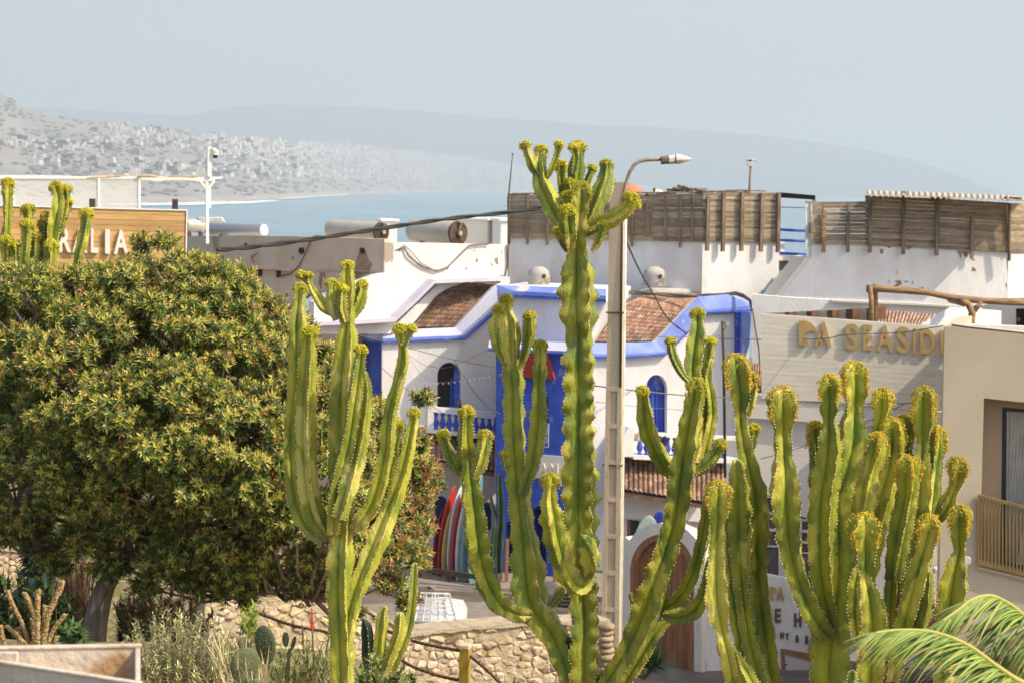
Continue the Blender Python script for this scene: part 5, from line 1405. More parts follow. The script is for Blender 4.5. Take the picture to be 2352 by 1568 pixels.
mb = MB(); a = z2('M3', [(1893, 290), (1915, 300), (1918, 340), (1900, 360)]); mb.tube([P(*q, 49.9) for q in a], .012, 6); mb.build('hook', m_iron, mp_)

# ================================================================ VAN ROOF AND RACK behind the stone wall
vn = thing('white_van', P(1010, 1500, 38) * 1, 'white van parked behind the stone wall, only its roof with a white roof rack showing', 'van')
WL[vn.name] = vn.location.copy()
zr = P(1000, 1462, 37.2).z
x0v, x1v = P(925, 1440, 37.4).x, P(1066, 1430, 37.4).x
m_vanp = pm('white_van_paint', (.74, .74, .72), rough=.3, spec=.5)
mb = MB()
prof = [(-.0, -.25), (.0, -.06), (.12, .0), (3.6, .05), (3.75, -.1), (3.8, -.3)]
vs = []
for yy, dz in prof:
    for u, dd in ((0, -.18), (.08, -.02), (.5, .03), (.92, -.02), (1, -.18)): vs.append(Vector((lerp(x0v, x1v, u), 36.9 + yy, zr + dz + dd)))
fs = [(i * 5 + k, i * 5 + k + 1, (i + 1) * 5 + k + 1, (i + 1) * 5 + k) for i in range(len(prof) - 1) for k in range(4)]
mb.add(vs, fs); mb.build('roof', m_vanp, vn, smooth=True)
mb = MB(); cxv = (x0v + x1v) / 2; mb.box((cxv, 38.8, zr / 2 - .1), (x1v - x0v - .04, 3.8, zr - .5), bev=.15); mb.build('body', m_vanp, vn)
for sx in (-.75, .75):
    for sy in (37.6, 40): 
        mb = MB(); mb.tube([(cxv + sx - .08, sy, .32), (cxv + sx + .08, sy, .32)], .32, 18); mb.build('wheel', m_cable, vn, smooth=True, angle=40)
mb = MB()
q = [P(*z2('B2', [z])[0], Y) for z, Y in (((1365, 1075), 37.0), ((1600, 1050), 37.3), ((1780, 1040), 37.6))]
lo_ = [P(*z2('B2', [z])[0], Y) for z, Y in (((1770, 1018), 37.8), ((1600, 1032), 37.4), ((1365, 1050), 37.1))]
zz = zr + .2
a0, a1 = Vector((x0v + .2, 37.0, zz)), Vector((x1v - .1, 37.0, zz + .03))
b0_, b1_ = Vector((x0v + .2, 40.2, zz)), Vector((x1v - .35, 40.2, zz))
mb.tube([a0, a1, b1_, b0_, a0], .022, 6)
mb.tube([a0 + Vector((0, 0, .1)), a1 + Vector((.05, 0, .1)), a1 + Vector((.05, 0, 0))], .03, 8)
for k in range(9):
    y = 37.0 + k * .4; mb.tube([(x0v + .2, y, zz), (lerp(x1v - .1, x1v - .35, k / 8), y, zz)], .012, 5)
for k in range(6):
    t = k / 5; mb.tube([a0.lerp(a1, t), b0_.lerp(b1_, t)], .012, 5)
for t in (.1, .5, .9):
    for (u, v_) in ((a0, a1), (b0_, b1_)):
        p = u.lerp(v_, t); mb.tube([p, p - Vector((0, 0, .2))], .02, 5)
mb.build('roof_rack', m_metalw, vn, smooth=True)
# ================================================================ CACTI (candelabra spurges)
def cactus_mat(name, a, b_, c_):
    m = pm(name, a, b_, 9, .5, .35, 60, attr=True, c3=c_, s3=5, t3=.56, spec=.35, detail=5, stretch=(1, 1, .45))
    return m
m_cac = cactus_mat('spurge_skin', (.39, .40, .038), (.18, .245, .034), (.54, .52, .08))
m_cac2 = cactus_mat('spurge_skin_yellow', (.48, .48, .05), (.24, .30, .038), (.62, .60, .14))
m_cacd = cactus_mat('dark_spurge_skin', (.035, .075, .035), (.022, .05, .022), (.07, .09, .04))
m_spine = pm('spine_cushion', (.78, .72, .44), rough=.9, attr=True)
m_flow = pm('yellow_flower_cup', (.66, .55, .035), (.46, .42, .03), 60, .7, attr=True)
def stem(root, pts, Y, mat=None, n=4, fl=0, wav=.07, lam=46, dy=0, phi=None, vf=.39, bead=1.0, k=1.1, name='stem', spn=True, tip=True):
    s0 = Y / F
    px = catmull([tuple(p[:3]) for p in pts], 5.0)
    m_ = len(px)
    # running length in picture units
    run = [0]
    for a, b_ in zip(px, px[1:]): run.append(run[-1] + math.dist(a[:2], b_[:2]))
    tot = run[-1]
    if phi is None: phi = R.uniform(0, math.pi)
    ph = [R.uniform(0, 6.28) for _ in range(n)]
    lm = [lam * R.uniform(.8, 1.25) for _ in range(n)]
    sd = R.uniform(0, 100)
    C_ = []; Rr = []
    for i, (x, y, w_) in enumerate(px):
        t = run[i] / tot
        d = dy[0] + (dy[1] - dy[0]) * t if isinstance(dy, tuple) else dy
        hw = 1.0
        if fl > 40: hw = 1 + .10 * sm(tot - fl * 1.05, tot - fl * .6, run[i]) - .14 * math.exp(-((run[i] - tot + fl * 1.15) / 14) ** 2)
        C_.append(P(x, y, Y + d)); Rr.append(max(.6, w_) / 2 * s0 * k * hw)
    # rounded tip
    dirn = (C_[-1] - C_[-2]).normalized(); Rt_ = Rr[-1]; last = C_[-1]
    for a in (.35, .62, .82, .95, .995) if tip else ():
        C_.append(last + dirn * (Rt_ * .9 * a)); Rr.append(Rt_ * math.sqrt(1 - a * a)); run.append(run[-1] + Rt_ / s0 * .2)
    M_ = len(C_); S = 8
    vs = []; cs = []; x = None; tips = []
    br = R.uniform(.85, 1.15)
    for i in range(M_):
        t = (C_[min(i + 1, M_ - 1)] - C_[max(i - 1, 0)]).normalized()
        if x is None: x = Vector((1, 0, 0)) - t * t.x; x.normalize()
        x = (x - t * x.dot(t)).normalized(); yv = t.cross(x)
        row = []
        for r_ in range(n):
            wv = 1 + wav * math.sin(2 * math.pi * run[i] / lm[r_] + ph[r_]) + wav * .9 * noise.noise(Vector((run[i] * .045, r_ * 7 + sd, 0)))
            bend = .10 * noise.noise(Vector((run[i] * .05, r_ * 9 + sd, 4)))
            for j in range(S):
                u = (j / S) * 2 - 1      # -1 valley, 0 tip
                q = 1 - abs(u)
                prof = vf + (1 - vf) * q ** 1.12
                prof *= 1 + (wv - 1) * q ** 1.5
                if q == 1: prof *= 1.0
                an = phi + 2 * math.pi * (r_ + .5 * u) / n + bend * q * q + .12 * math.sin(run[i] * .013 + sd)
                p = C_[i] + (x * math.cos(an) + yv * math.sin(an)) * (Rr[i] * prof)
                vs.append(p)
                e = q ** 5
                bn = .5 + .5 * noise.noise(Vector((run[i] * .03, r_ + sd, 2)))
                g = br * (.86 + .2 * q)
                ck = max(0, 1 - run[i] / (26 + 30 * bn)) * .8
                sc_r = max(0, noise.noise(Vector((p.x * 26, p.y * 26, p.z * 13))) - .36) * 3.2
                ck = min(.9, ck + min(.8, sc_r))
                cs.append((lerp(g * lerp(1, 1.15 - .3 * bn, e), .85, ck), lerp(g * lerp(1, 1.0 - .45 * bn, e), .62, ck), lerp(g * lerp(1, .9, e), 1.6, ck)))
                if q == 1: row.append((p, (x * math.cos(an) + yv * math.sin(an))))
        tips.append(row)
    K = n * S
    fs = [(i * K + k, i * K + (k + 1) % K, (i + 1) * K + (k + 1) % K, (i + 1) * K + k) for i in range(M_ - 1) for k in range(K)]
    fs += [tuple(range(K))[::-1], tuple((M_ - 1) * K + k for k in range(K))]
    mb = MB(); mb.add(vs, fs, 0, cs)
    # areoles along every rib edge
    if spn:
        for r_ in range(n):
            nxt = R.uniform(0, 6)
            for i in range(M_ - 3):
                while nxt < run[i + 1]:
                    if nxt >= run[i]:
                        u = (nxt - run[i]) / max(1e-6, run[i + 1] - run[i])
                        p = tips[i][r_][0].lerp(tips[i + 1][r_][0], u); o = tips[i][r_][1]
                        rr = s0 * R.uniform(1.25, 1.75) * (1.1 if bead > 1.2 else .95)
                        c = (1, 1, 1.0) if R.random() < .68 else (.14, .08, .07)
                        q = p + o * rr * .5
                        oct_ = [q + o * rr * 1.4, q - o * rr, q + Vector((0, 0, rr)), q - Vector((0, 0, rr)), q + o.cross(Vector((0, 0, 1))) * rr, q - o.cross(Vector((0, 0, 1))) * rr]
                        mb.add(oct_, [(0, 2, 4), (0, 4, 3), (0, 3, 5), (0, 5, 2), (1, 4, 2), (1, 3, 4), (1, 5, 3), (1, 2, 5)], 1, c)
                    nxt += R.uniform(7.2, 8.6)
    st_ = mb.build(name, [mat or m_cac, m_spine], root, smooth=True, angle=38)
    if fl:
        fb = MB(); ripe = R.uniform(.8, 1.12); full = R.uniform(.85, 1.25)
        L0 = run[M_ - 1] - fl
        for i in range(M_):
            if run[i] < L0: continue
            e = (run[i] - L0) / fl
            for r_ in range(n):
                p, o = tips[i][r_]
                dens = (9 if e > .1 else 4) if fl > 40 else (11 if e > .3 else 5)
                if i >= M_ - 5: dens = 8
                for _ in range(int(dens * full * 1.5 + .5)):
                    rad = R.uniform(1.0, 1.75) * s0 * (1 + (bead - 1) * .3)
                    sp_ = 5.0 * s0 * bead
                    bw = 1.0 if fl <= 40 else .85
                    q = p + o * R.uniform(-.6, .85) * sp_ * bw + Vector((R.uniform(-1, 1), R.uniform(-1, 1), R.uniform(-1, 1))) * sp_ * bw * .8
                    g = R.uniform(.7, 1.15) * ripe; rd = R.uniform(.85, 1.1) if bead < 1.2 else R.uniform(1.0, 1.25)
                    blob(fb, q, rad, 0, (g * rd, g * (1 if bead < 1.2 else .9), g), jit=.12)
        if tip:      # the domed crown of flowers over the growing point
            ax_ = dirn; e1 = ax_.orthogonal().normalized(); e2 = ax_.cross(e1); big = fl > 40
            RR = Rt_ * (.93 if big else 1.0) + (2.2 if big else 2.6) * s0 * bead
            for _ in range(240 if big else 210):
                el = math.asin(R.uniform(-.1 if not big else .2, 1)); an = R.uniform(0, 6.28)
                if big and math.cos((an - phi) * n) < .1 and el < 1.2: continue
                q = last + (e1 * math.cos(an) + e2 * math.sin(an)) * (RR * math.cos(el)) + ax_ * (RR * math.sin(el) * .85)
                g = R.uniform(.75, 1.15) * ripe; blob(fb, q + Vector((R.uniform(-1, 1), R.uniform(-1, 1), R.uniform(-1, 1))) * s0 * 1.5, R.uniform(1.0, 1.7) * s0, 0, (g, g * (1 if bead < 1.2 else .9), g), jit=.12)
        fb.build('flower_cluster', m_flow, st_, smooth=True)
    return st_
def cactus(name, base, label, stems, Y, mat=None, **kw):
    t = thing(name, P(*base, Y), label, 'cactus', 'candelabra cacti')
    t.pop('group', None) if 'group' in t.keys() else None
    if 'group' in t: del t['group']
    for s in stems:
        o = dict(kw); pts = s[0]
        if len(s) > 1: o.update(s[1])
        stem(t, pts, Y, o.pop('mat', mat), **o)
    return t
# --- left cactus
A_ = [
 ([(786, 1600, 44), (786, 1500, 46), (785, 1420, 46), (783, 1340, 50), (783, 1280, 48), (784, 1235, 44), (784, 1180, 50), (785, 1100, 52), (787, 1000, 52), (790, 900, 50), (795, 820, 46), (798, 770, 36), (798, 747, 26), (796, 725, 32), (797, 690, 34), (798, 650, 30), (798, 622, 24), (798, 612, 18)], dict(fl=22, n=4, phi=.45)),
 ([(775, 735, 16), (766, 710, 24), (763, 680, 24), (763, 655, 20)], dict(fl=16, dy=-.1)),
 ([(795, 740, 14), (786, 715, 18), (785, 690, 18), (788, 665, 14)], dict(fl=12, dy=-.15, bead=.8)),
 ([(806, 730, 16), (818, 708, 24), (827, 685, 24), (832, 665, 20), (832, 655, 16)], dict(fl=18, dy=.05)),
 ([(763, 722, 12), (748, 706, 24), (733, 688, 22), (720, 668, 14), (712, 652, 9), (709, 634, 12)], dict(fl=12, dy=.05, bead=.8)),
 ([(712, 652, 8), (700, 642, 8), (690, 632, 12)], dict(fl=12, dy=.05, bead=.8)),
 ([(744, 1240, 26), (716, 1215, 34), (690, 1175, 36), (674, 1110, 34), (669, 1030, 32), (672, 940, 32), (680, 880, 36), (683, 800, 36), (684, 740, 34), (687, 705, 26), (689, 680, 24), (689, 665, 22)], dict(fl=26, dy=(0, .3), phi=.6)),
 ([(756, 1235, 26), (732, 1200, 36), (714, 1150, 38), (706, 1090, 36), (703, 1000, 36), (704, 910, 34), (707, 840, 32), (708, 800, 26), (710, 778, 22), (711, 765, 22)], dict(fl=28, dy=(0, -.15), phi=.3)),
 ([(764, 1225, 26), (768, 1180, 32), (776, 1120, 34), (790, 1060, 30), (803, 1000, 28), (812, 930, 30), (822, 860, 26), (827, 825, 22), (829, 806, 20)], dict(fl=22, dy=(-.1, -.25))),
 ([(778, 1190, 24), (800, 1120, 32), (822, 1040, 30), (836, 960, 24), (840, 900, 22), (836, 860, 16)], dict(dy=(-.2, -.1))),
 ([(812, 1215, 24), (834, 1190, 36), (858, 1150, 36), (876, 1090, 32), (888, 1030, 28), (896, 950, 26), (910, 895, 22), (922, 850, 22), (926, 815, 20), (925, 790, 16), (920, 770, 20), (919, 760, 22)], dict(fl=16, dy=(0, -.2), phi=.5)),
 ([(926, 795, 12), (936, 775, 14), (945, 757, 16)], dict(fl=12, dy=-.2, bead=.85)),
 ([(880, 1150, 20), (893, 1100, 24), (904, 1050, 22), (913, 1000, 18), (917, 975, 16)], dict(fl=18, dy=.1, bead=.9)),
 ([(796, 1480, 24), (802, 1420, 30), (818, 1360, 34), (842, 1300, 36), (866, 1245, 38), (888, 1190, 34), (912, 1130, 30), (930, 1070, 26), (942, 1010, 22), (949, 970, 18), (951, 950, 18)], dict(fl=20, dy=(0, .1), phi=.35)),
]
cactus('candelabra_cactus', (786, 1600), 'slender many armed candelabra cactus standing in front of the round green tree', A_, 14.0, m_cac2, lam=60, wav=.06, k=1.36)
# --- small one behind it
E_ = [
 ([(866, 1560, 24), (872, 1480, 26), (878, 1420, 24), (882, 1398, 14)], dict()),
 ([(850, 1560, 22), (846, 1490, 26), (842, 1440, 20), (836, 1425, 10)], dict(mat=m_cacd)),
 ([(885, 1540, 18), (898, 1500, 22), (914, 1455, 22), (918, 1415, 20)], dict()),
 ([(892, 1550, 20), (916, 1500, 26), (938, 1440, 26), (948, 1370, 22), (952, 1300, 18)], dict(dy=.3)),
]
cactus('young_cactus', (872, 1560), 'short young cactus of a few bright stems just behind the base of the left cactus', E_, 17.0, m_cac2, lam=50, k=1.2)
# --- middle cactus
B_ = [
 ([(1345, 1620, 70), (1344, 1540, 72), (1343, 1480, 72), (1342, 1400, 70), (1337, 1320, 74), (1333, 1240, 80), (1332, 1150, 82), (1330, 1050, 80), (1329, 960, 78), (1330, 880, 76), (1330, 810, 72), (1331, 775, 58), (1330, 740, 76), (1328, 690, 84), (1328, 645, 80), (1326, 605, 62), (1325, 575, 50), (1328, 540, 50), (1332, 500, 48), (1335, 465, 42), (1336, 440, 36)], dict(fl=46, wav=.13, lam=44, phi=.62, n=4, dy=(0, 0))),
 ([(1300, 530, 24), (1283, 500, 40), (1262, 460, 42), (1246, 425, 38), (1240, 395, 32), (1240, 370, 26), (1243, 348, 22)], dict(fl=18, dy=(0, .15))),
 ([(1238, 405, 12), (1224, 385, 18), (1213, 358, 16), (1207, 336, 16)], dict(fl=16, dy=.1, bead=.9)),
 ([(1258, 408, 10), (1268, 386, 16), (1279, 356, 15), (1284, 334, 14)], dict(fl=14, dy=.1, bead=.9)),
 ([(1292, 450, 14), (1290, 420, 22), (1289, 395, 22), (1290, 380, 18)], dict(fl=30, dy=.2, bead=.9)),
 ([(1326, 450, 28), (1322, 420, 34), (1324, 390, 34), (1327, 362, 26), (1328, 340, 24)], dict(fl=22, dy=.25, bead=1.1)),
 ([(1342, 440, 14), (1350, 415, 16), (1358, 398, 14), (1361, 388, 14)], dict(fl=12, dy=.3, bead=.85)),
 ([(1316, 400, 10), (1322, 370, 14), (1317, 340, 16)], dict(fl=14, dy=.1, bead=.9)),
 ([(1352, 510, 20), (1366, 478, 34), (1380, 440, 38), (1391, 408, 28), (1393, 380, 22)], dict(fl=18, dy=(0, .1))),
 ([(1362, 500, 14), (1378, 470, 20), (1398, 430, 22), (1400, 400, 16)], dict(dy=(.1, .2))),
 ([(1340, 535, 26), (1372, 516, 34), (1404, 504, 34), (1430, 488, 32), (1446, 468, 26), (1449, 456, 24)], dict(fl=20, dy=(0, -.15))),
 ([(1432, 490, 20), (1448, 480, 24), (1458, 470, 20)], dict(fl=16, dy=-.1)),
 ([(1306, 580, 12), (1307, 552, 26), (1303, 522, 34), (1302, 498, 30), (1303, 486, 26)], dict(fl=34, dy=(-.1, -.2))),
 ([(1302, 520, 18), (1303, 480, 22), (1304, 452, 20)], dict(fl=20, dy=.05)),
 ([(1312, 460, 18), (1309, 432, 20), (1307, 422, 18)], dict(fl=14, dy=.15)),
 ([(1302, 578, 8), (1291, 558, 16), (1281, 540, 16), (1278, 532, 14)], dict(fl=12, dy=-.1, bead=.8)),
 ([(1360, 578, 10), (1374, 556, 18), (1384, 532, 18), (1388, 518, 16)], dict(fl=16, dy=-.1, bead=.9)),
 # left arm
 ([(1322, 1580, 44), (1300, 1530, 56), (1272, 1460, 62), (1240, 1415, 74), (1219, 1370, 76), (1212, 1300, 72), (1205, 1240, 56), (1198, 1190, 50), (1190, 1110, 54), (1182, 1030, 54), (1180, 960, 50), (1180, 900, 46), (1178, 850, 46), (1176, 815, 36), (1176, 780, 40), (1174, 745, 34), (1168, 720, 22), (1164, 700, 20), (1163, 690, 22)], dict(fl=28, wav=.10, lam=50, phi=.5, dy=(0, .3))),
 ([(1165, 840, 14), (1152, 810, 24), (1144, 775, 32), (1141, 745, 30), (1144, 722, 22), (1146, 714, 20)], dict(fl=22, dy=.15)),
 ([(1186, 850, 18), (1200, 825, 18), (1210, 795, 20), (1215, 765, 30), (1217, 740, 26), (1216, 728, 20)], dict(fl=20, dy=.25)),
 ([(1200, 1135, 24), (1220, 1075, 36), (1233, 1010, 40), (1238, 950, 40), (1238, 890, 30), (1240, 850, 38), (1241, 815, 28), (1241, 797, 26)], dict(fl=26, dy=(.1, .1), phi=.7)),
 ([(1220, 1412, 30), (1180, 1408, 40), (1142, 1382, 50), (1114, 1325, 50), (1100, 1270, 56), (1093, 1210, 56), (1086, 1150, 50), (1078, 1090, 42), (1072, 1030, 36), (1070, 985, 30), (1072, 958, 28), (1072, 948, 26)], dict(fl=24, wav=.11, lam=52, phi=.4, dy=(0, -.3))),
 ([(1062, 1090, 12), (1042, 1062, 24), (1026, 1025, 22), (1018, 1000, 20)], dict(fl=20, dy=-.2)),
 ([(1088, 1098, 14), (1103, 1065, 28), (1112, 1025, 28), (1114, 1002, 24)], dict(fl=22, dy=-.35)),
 ([(1163, 1078, 8), (1159, 1058, 14), (1157, 1044, 12)], dict(fl=10, dy=.1, bead=.8)),
 # hooked front stem and blunt pad
 ([(1358, 1318, 18), (1342, 1345, 34), (1316, 1338, 44), (1292, 1295, 44), (1274, 1235, 42), (1266, 1180, 44), (1262, 1145, 30), (1263, 1120, 30), (1264, 1104, 30)], dict(fl=34, wav=.12, dy=(-.15, -.35), phi=.35)),
 ([(1356, 1325, 18), (1358, 1295, 36), (1352, 1262, 40), (1342, 1238, 24)], dict(wav=.14, dy=(-.2, -.3), vf=.6)),
 ([(1262, 1392, 14), (1276, 1376, 20), (1290, 1352, 16)], dict(dy=-.1, wav=.14)),
 # right arm
 ([(1380, 1590, 44), (1408, 1545, 50), (1438, 1500, 52), (1464, 1450, 60), (1490, 1390, 70), (1514, 1315, 66), (1538, 1240, 60), (1555, 1170, 58), (1565, 1100, 62), (1574, 1040, 58), (1586, 970, 48), (1596, 920, 42), (1599, 890, 36)], dict(fl=40, wav=.10, lam=56, phi=.55, dy=(0, -.2))),
 ([(1588, 1060, 30), (1598, 985, 44), (1600, 910, 42), (1592, 856, 40), (1595, 810, 46), (1601, 765, 40), (1603, 738, 30), (1602, 724, 28)], dict(fl=26, dy=(.15, .3), phi=.5)),
 ([(1614, 880, 14), (1621, 842, 22), (1629, 812, 22), (1632, 786, 18)], dict(fl=16, dy=.3, bead=.9)),
 ([(1608, 1085, 20), (1622, 1020, 26), (1634, 955, 26), (1631, 905, 24), (1625, 865, 18), (1632, 830, 14)], dict(dy=(.2, .2))),
 ([(1588, 880, 14), (1570, 862, 14), (1554, 835, 18), (1544, 808, 18), (1540, 785, 16)], dict(fl=18, dy=.2, bead=.95)),
 ([(1548, 1092, 26), (1522, 1060, 38), (1500, 1018, 36), (1485, 978, 42), (1479, 940, 38), (1476, 908, 26), (1476, 900, 22)], dict(fl=12, dy=(0, -.2), phi=.8)),
 ([(1596, 1085, 18), (1622, 1066, 30), (1644, 1042, 24), (1655, 1022, 22)], dict(fl=22, dy=-.1)),
 ([(1516, 1400, 24), (1555, 1378, 36), (1588, 1328, 36), (1608, 1265, 30), (1622, 1200, 30), (1630, 1140, 26)], dict(dy=(0, -.2), phi=.2)),
 ([(1525, 1412, 20), (1565, 1414, 34), (1602, 1392, 38), (1622, 1345, 30), (1630, 1290, 22)], dict(dy=(-.1, -.3), wav=.12)),
 ([(1420, 1590, 30), (1468, 1515, 40), (1504, 1455, 36), (1534, 1424, 22)], dict(dy=.25)),
 ([(1462, 1372, 8), (1452, 1378, 10), (1450, 1366, 12)], dict(dy=-.1, spn=False)),
]
cactus('candelabra_cactus', (1345, 1640), 'tallest candelabra cactus in the middle, spreading arms either side of its thick wavy trunk', B_, 11.0, m_cac, bead=1.0, k=1.2)
# --- right cactus
kw_ = dict(fl=76, bead=1.35)
C2_ = [
 ([(1905, 1640, 92), (1905, 1560, 94), (1906, 1480, 88), (1916, 1400, 72), (1925, 1310, 66), (1926, 1220, 66), (1928, 1140, 64), (1945, 1080, 62), (1958, 1020, 60), (1960, 965, 50), (1962, 925, 36), (1963, 895, 48), (1963, 862, 46)], dict(fl=78, bead=1.3, phi=.7, dy=(0, 0))),
 ([(1912, 1440, 34), (1893, 1350, 46), (1887, 1260, 54), (1892, 1140, 52), (1903, 1070, 50), (1906, 1010, 44), (1905, 970, 30), (1906, 940, 38), (1906, 908, 34), (1906, 888, 40)], dict(fl=62, bead=1.3, dy=(-.05, -.15), phi=.4)),
 ([(1908, 1462, 30), (1878, 1430, 46), (1850, 1375, 46), (1829, 1315, 46), (1815, 1255, 50), (1807, 1190, 62), (1804, 1140, 66), (1802, 1090, 56), (1799, 1045, 36), (1798, 1010, 42), (1797, 985, 34), (1797, 945, 52), (1797, 922, 50)], dict(fl=78, bead=1.4, dy=(-.1, -.2), phi=.75)),
 ([(1900, 1330, 30), (1890, 1220, 36), (1882, 1120, 38), (1877, 1060, 34), (1873, 1020, 28), (1872, 985, 26)], dict(fl=60, bead=1.2, dy=.15)),
 ([(1985, 1360, 30), (1996, 1230, 40), (2004, 1120, 38), (2012, 1035, 36), (2020, 985, 30), (2027, 945, 34), (2028, 915, 34)], dict(fl=44, bead=1.25, dy=.1)),
 ([(1962, 1400, 34), (1972, 1260, 42), (1985, 1150, 40), (2000, 1080, 34), (2011, 1045, 34), (2015, 1015, 30)], dict(fl=56, bead=1.3, dy=-.05)),
 ([(1960, 1450, 40), (1980, 1350, 46), (2000, 1250, 48), (2022, 1165, 46), (2040, 1095, 44), (2050, 1040, 44), (2051, 1000, 42), (2050, 985, 38)], dict(fl=80, bead=1.35, dy=(.1, .05), phi=.3)),
 ([(2066, 1330, 30), (2070, 1180, 36), (2076, 1080, 34), (2078, 1020, 30), (2076, 975, 32)], dict(fl=56, bead=1.3, dy=.2)),
 ([(2080, 1400, 34), (2096, 1320, 42), (2106, 1230, 46), (2112, 1150, 50), (2116, 1085, 46), (2119, 1030, 32), (2120, 990, 36), (2122, 950, 44), (2123, 915, 40)], dict(fl=84, bead=1.4, dy=(.1, .1), phi=.5)),
 ([(2118, 1330, 26), (2130, 1200, 34), (2140, 1110, 34), (2146, 1070, 30), (2152, 1025, 28), (2153, 995, 24)], dict(fl=60, bead=1.25, dy=.15)),
 ([(2052, 1330, 30), (2066, 1230, 40), (2080, 1160, 38), (2086, 1115, 36), (2087, 1075, 40)], dict(fl=64, bead=1.35, dy=(0, -.15))),
 ([(2146, 1200, 14), (2166, 1172, 28), (2184, 1136, 26), (2196, 1105, 22), (2200, 1075, 36)], dict(fl=50, bead=1.3, dy=(0, -.1))),
 ([(2172, 1600, 34), (2168, 1500, 38), (2175, 1440, 50), (2183, 1395, 64), (2188, 1350, 64), (2196, 1300, 48), (2204, 1262, 28), (2205, 1225, 34), (2206, 1185, 36)], dict(fl=66, bead=1.3, dy=(-.1, -.2), phi=.4)),
 ([(1995, 1640, 60), (1997, 1560, 62), (2002, 1490, 60), (2003, 1430, 58), (1996, 1370, 48), (1986, 1325, 26), (1985, 1290, 42), (1984, 1250, 40), (1984, 1218, 56)], dict(fl=74, bead=1.4, dy=(-.25, -.4), phi=.78)),
 ([(1972, 1480, 20), (1966, 1400, 34), (1968, 1330, 30), (1980, 1290, 16)], dict(dy=-.2)),
 ([(2050, 1560, 30), (2064, 1480, 40), (2082, 1410, 42), (2100, 1345, 46), (2114, 1290, 44), (2128, 1240, 36), (2133, 1210, 38)], dict(fl=66, bead=1.35, dy=(-.1, -.3), phi=.6)),
 ([(2082, 1500, 24), (2102, 1440, 44), (2116, 1380, 46), (2126, 1320, 30)], dict(dy=.0)),
 ([(2024, 1470, 12), (2026, 1430, 22), (2022, 1395, 18), (2018, 1378, 14)], dict(dy=-.2)),
 ([(2030, 1560, 30), (2042, 1470, 36), (2050, 1380, 34), (2052, 1300, 26)], dict(dy=.1)),
 ([(1956, 1600, 18), (1958, 1560, 18), (1958, 1545, 14)], dict(dy=-.35)),
]
cactus('candelabra_cactus', (1905, 1650), 'broad candelabra cactus crowded with stems below the golden SEASIDE letters', C2_, 10.0, m_cac, bead=1.3, k=1.36)
D2_ = [
 ([(1778, 1640, 50), (1768, 1540, 46), (1756, 1450, 48), (1745, 1370, 46), (1738, 1300, 48), (1735, 1210, 58), (1730, 1130, 58), (1717, 1060, 44), (1706, 1000, 34), (1702, 960, 28), (1702, 925, 40), (1698, 880, 46), (1692, 846, 48)], dict(fl=84, bead=1.35, dy=(0, 0), phi=.75)),
 ([(1706, 970, 14), (1722, 930, 22), (1727, 890, 22), (1727, 868, 20)], dict(fl=36, bead=1.2, dy=.15)),
 ([(1724, 1040, 10), (1730, 1010, 14), (1731, 985, 18)], dict(fl=26, bead=1.1, dy=.15)),
 ([(1750, 1640, 40), (1744, 1560, 42), (1724, 1480, 36), (1711, 1400, 34), (1703, 1300, 38), (1700, 1210, 44), (1697, 1130, 42), (1692, 1070, 28)], dict(wav=.13, dy=(-.1, -.15), phi=.5)),
 ([(1694, 1640, 30), (1680, 1550, 38), (1668, 1490, 38), (1658, 1448, 28), (1650, 1400, 52), (1646, 1345, 50), (1647, 1275, 36), (1648, 1215, 34), (1650, 1170, 40), (1650, 1135, 46)], dict(fl=66, bead=1.4, dy=(-.25, -.35), phi=.7)),
 ([(1712, 1540, 18), (1702, 1470, 28), (1692, 1410, 38), (1684, 1345, 40), (1677, 1275, 32), (1672, 1200, 26), (1668, 1150, 20)], dict(dy=(-.1, -.1), mat=m_cac)),
 ([(1750, 1620, 34), (1720, 1560, 30), (1702, 1520, 18), (1694, 1500, 8)], dict(dy=-.4)),
]
cactus('candelabra_cactus', (1770, 1650), 'narrow candelabra cactus left of the broad right one, with a bulging stem in front', D2_, 10.2, m_cac, bead=1.3, k=1.32)
# --- far left one, above the tree
DL_ = [
 ([(6, 700, 24), (12, 600, 22), (16, 540, 20), (18, 490, 20), (18, 440, 24), (18, 422, 22)], dict(fl=34)),
 ([(120, 680, 26), (121, 600, 26), (122, 550, 28), (128, 505, 38), (134, 475, 36), (134, 450, 28), (129, 432, 26)], dict(fl=26)),
 ([(128, 560, 14), (140, 515, 22), (151, 482, 22), (152, 455, 22), (151, 437, 20)], dict(fl=20, dy=.1)),
 ([(152, 500, 12), (157, 480, 14), (158, 466, 14)], dict(fl=12, dy=.1, bead=.8)),
 ([(58, 680, 22), (60, 590, 22), (63, 530, 24), (66, 500, 22), (64, 482, 22)], dict(fl=24)),
 ([(52, 680, 22), (56, 600, 22), (61, 545, 20), (62, 518, 24)], dict(fl=22, dy=-.1)),
 ([(122, 520, 10), (112, 508, 13), (103, 496, 15)], dict(fl=10, bead=.8)),
 ([(170, 640, 12), (178, 600, 18), (190, 550, 24), (197, 515, 22), (199, 492, 24)], dict(fl=24)),
 ([(116, 680, 22), (118, 600, 24), (119, 566, 26)], dict(fl=28, dy=-.15)),
 ([(80, 680, 18), (81, 590, 20), (81, 545, 20)], dict(fl=20)),
 ([(96, 680, 18), (98, 590, 18), (99, 525, 18), (98, 515, 16)], dict(fl=18, dy=.1)),
 ([(10, 700, 20), (13, 600, 20), (14, 555, 24)], dict(fl=26, dy=-.1)),
 ([(35, 680, 14), (35, 600, 16), (33, 562, 16)], dict(fl=24, dy=-.1)),
]
cactus('candelabra_cactus', (80, 700), 'distant clump of flowering cactus stems rising before the wooden letter board at far left', DL_, 24.5, m_cac, bead=.95)
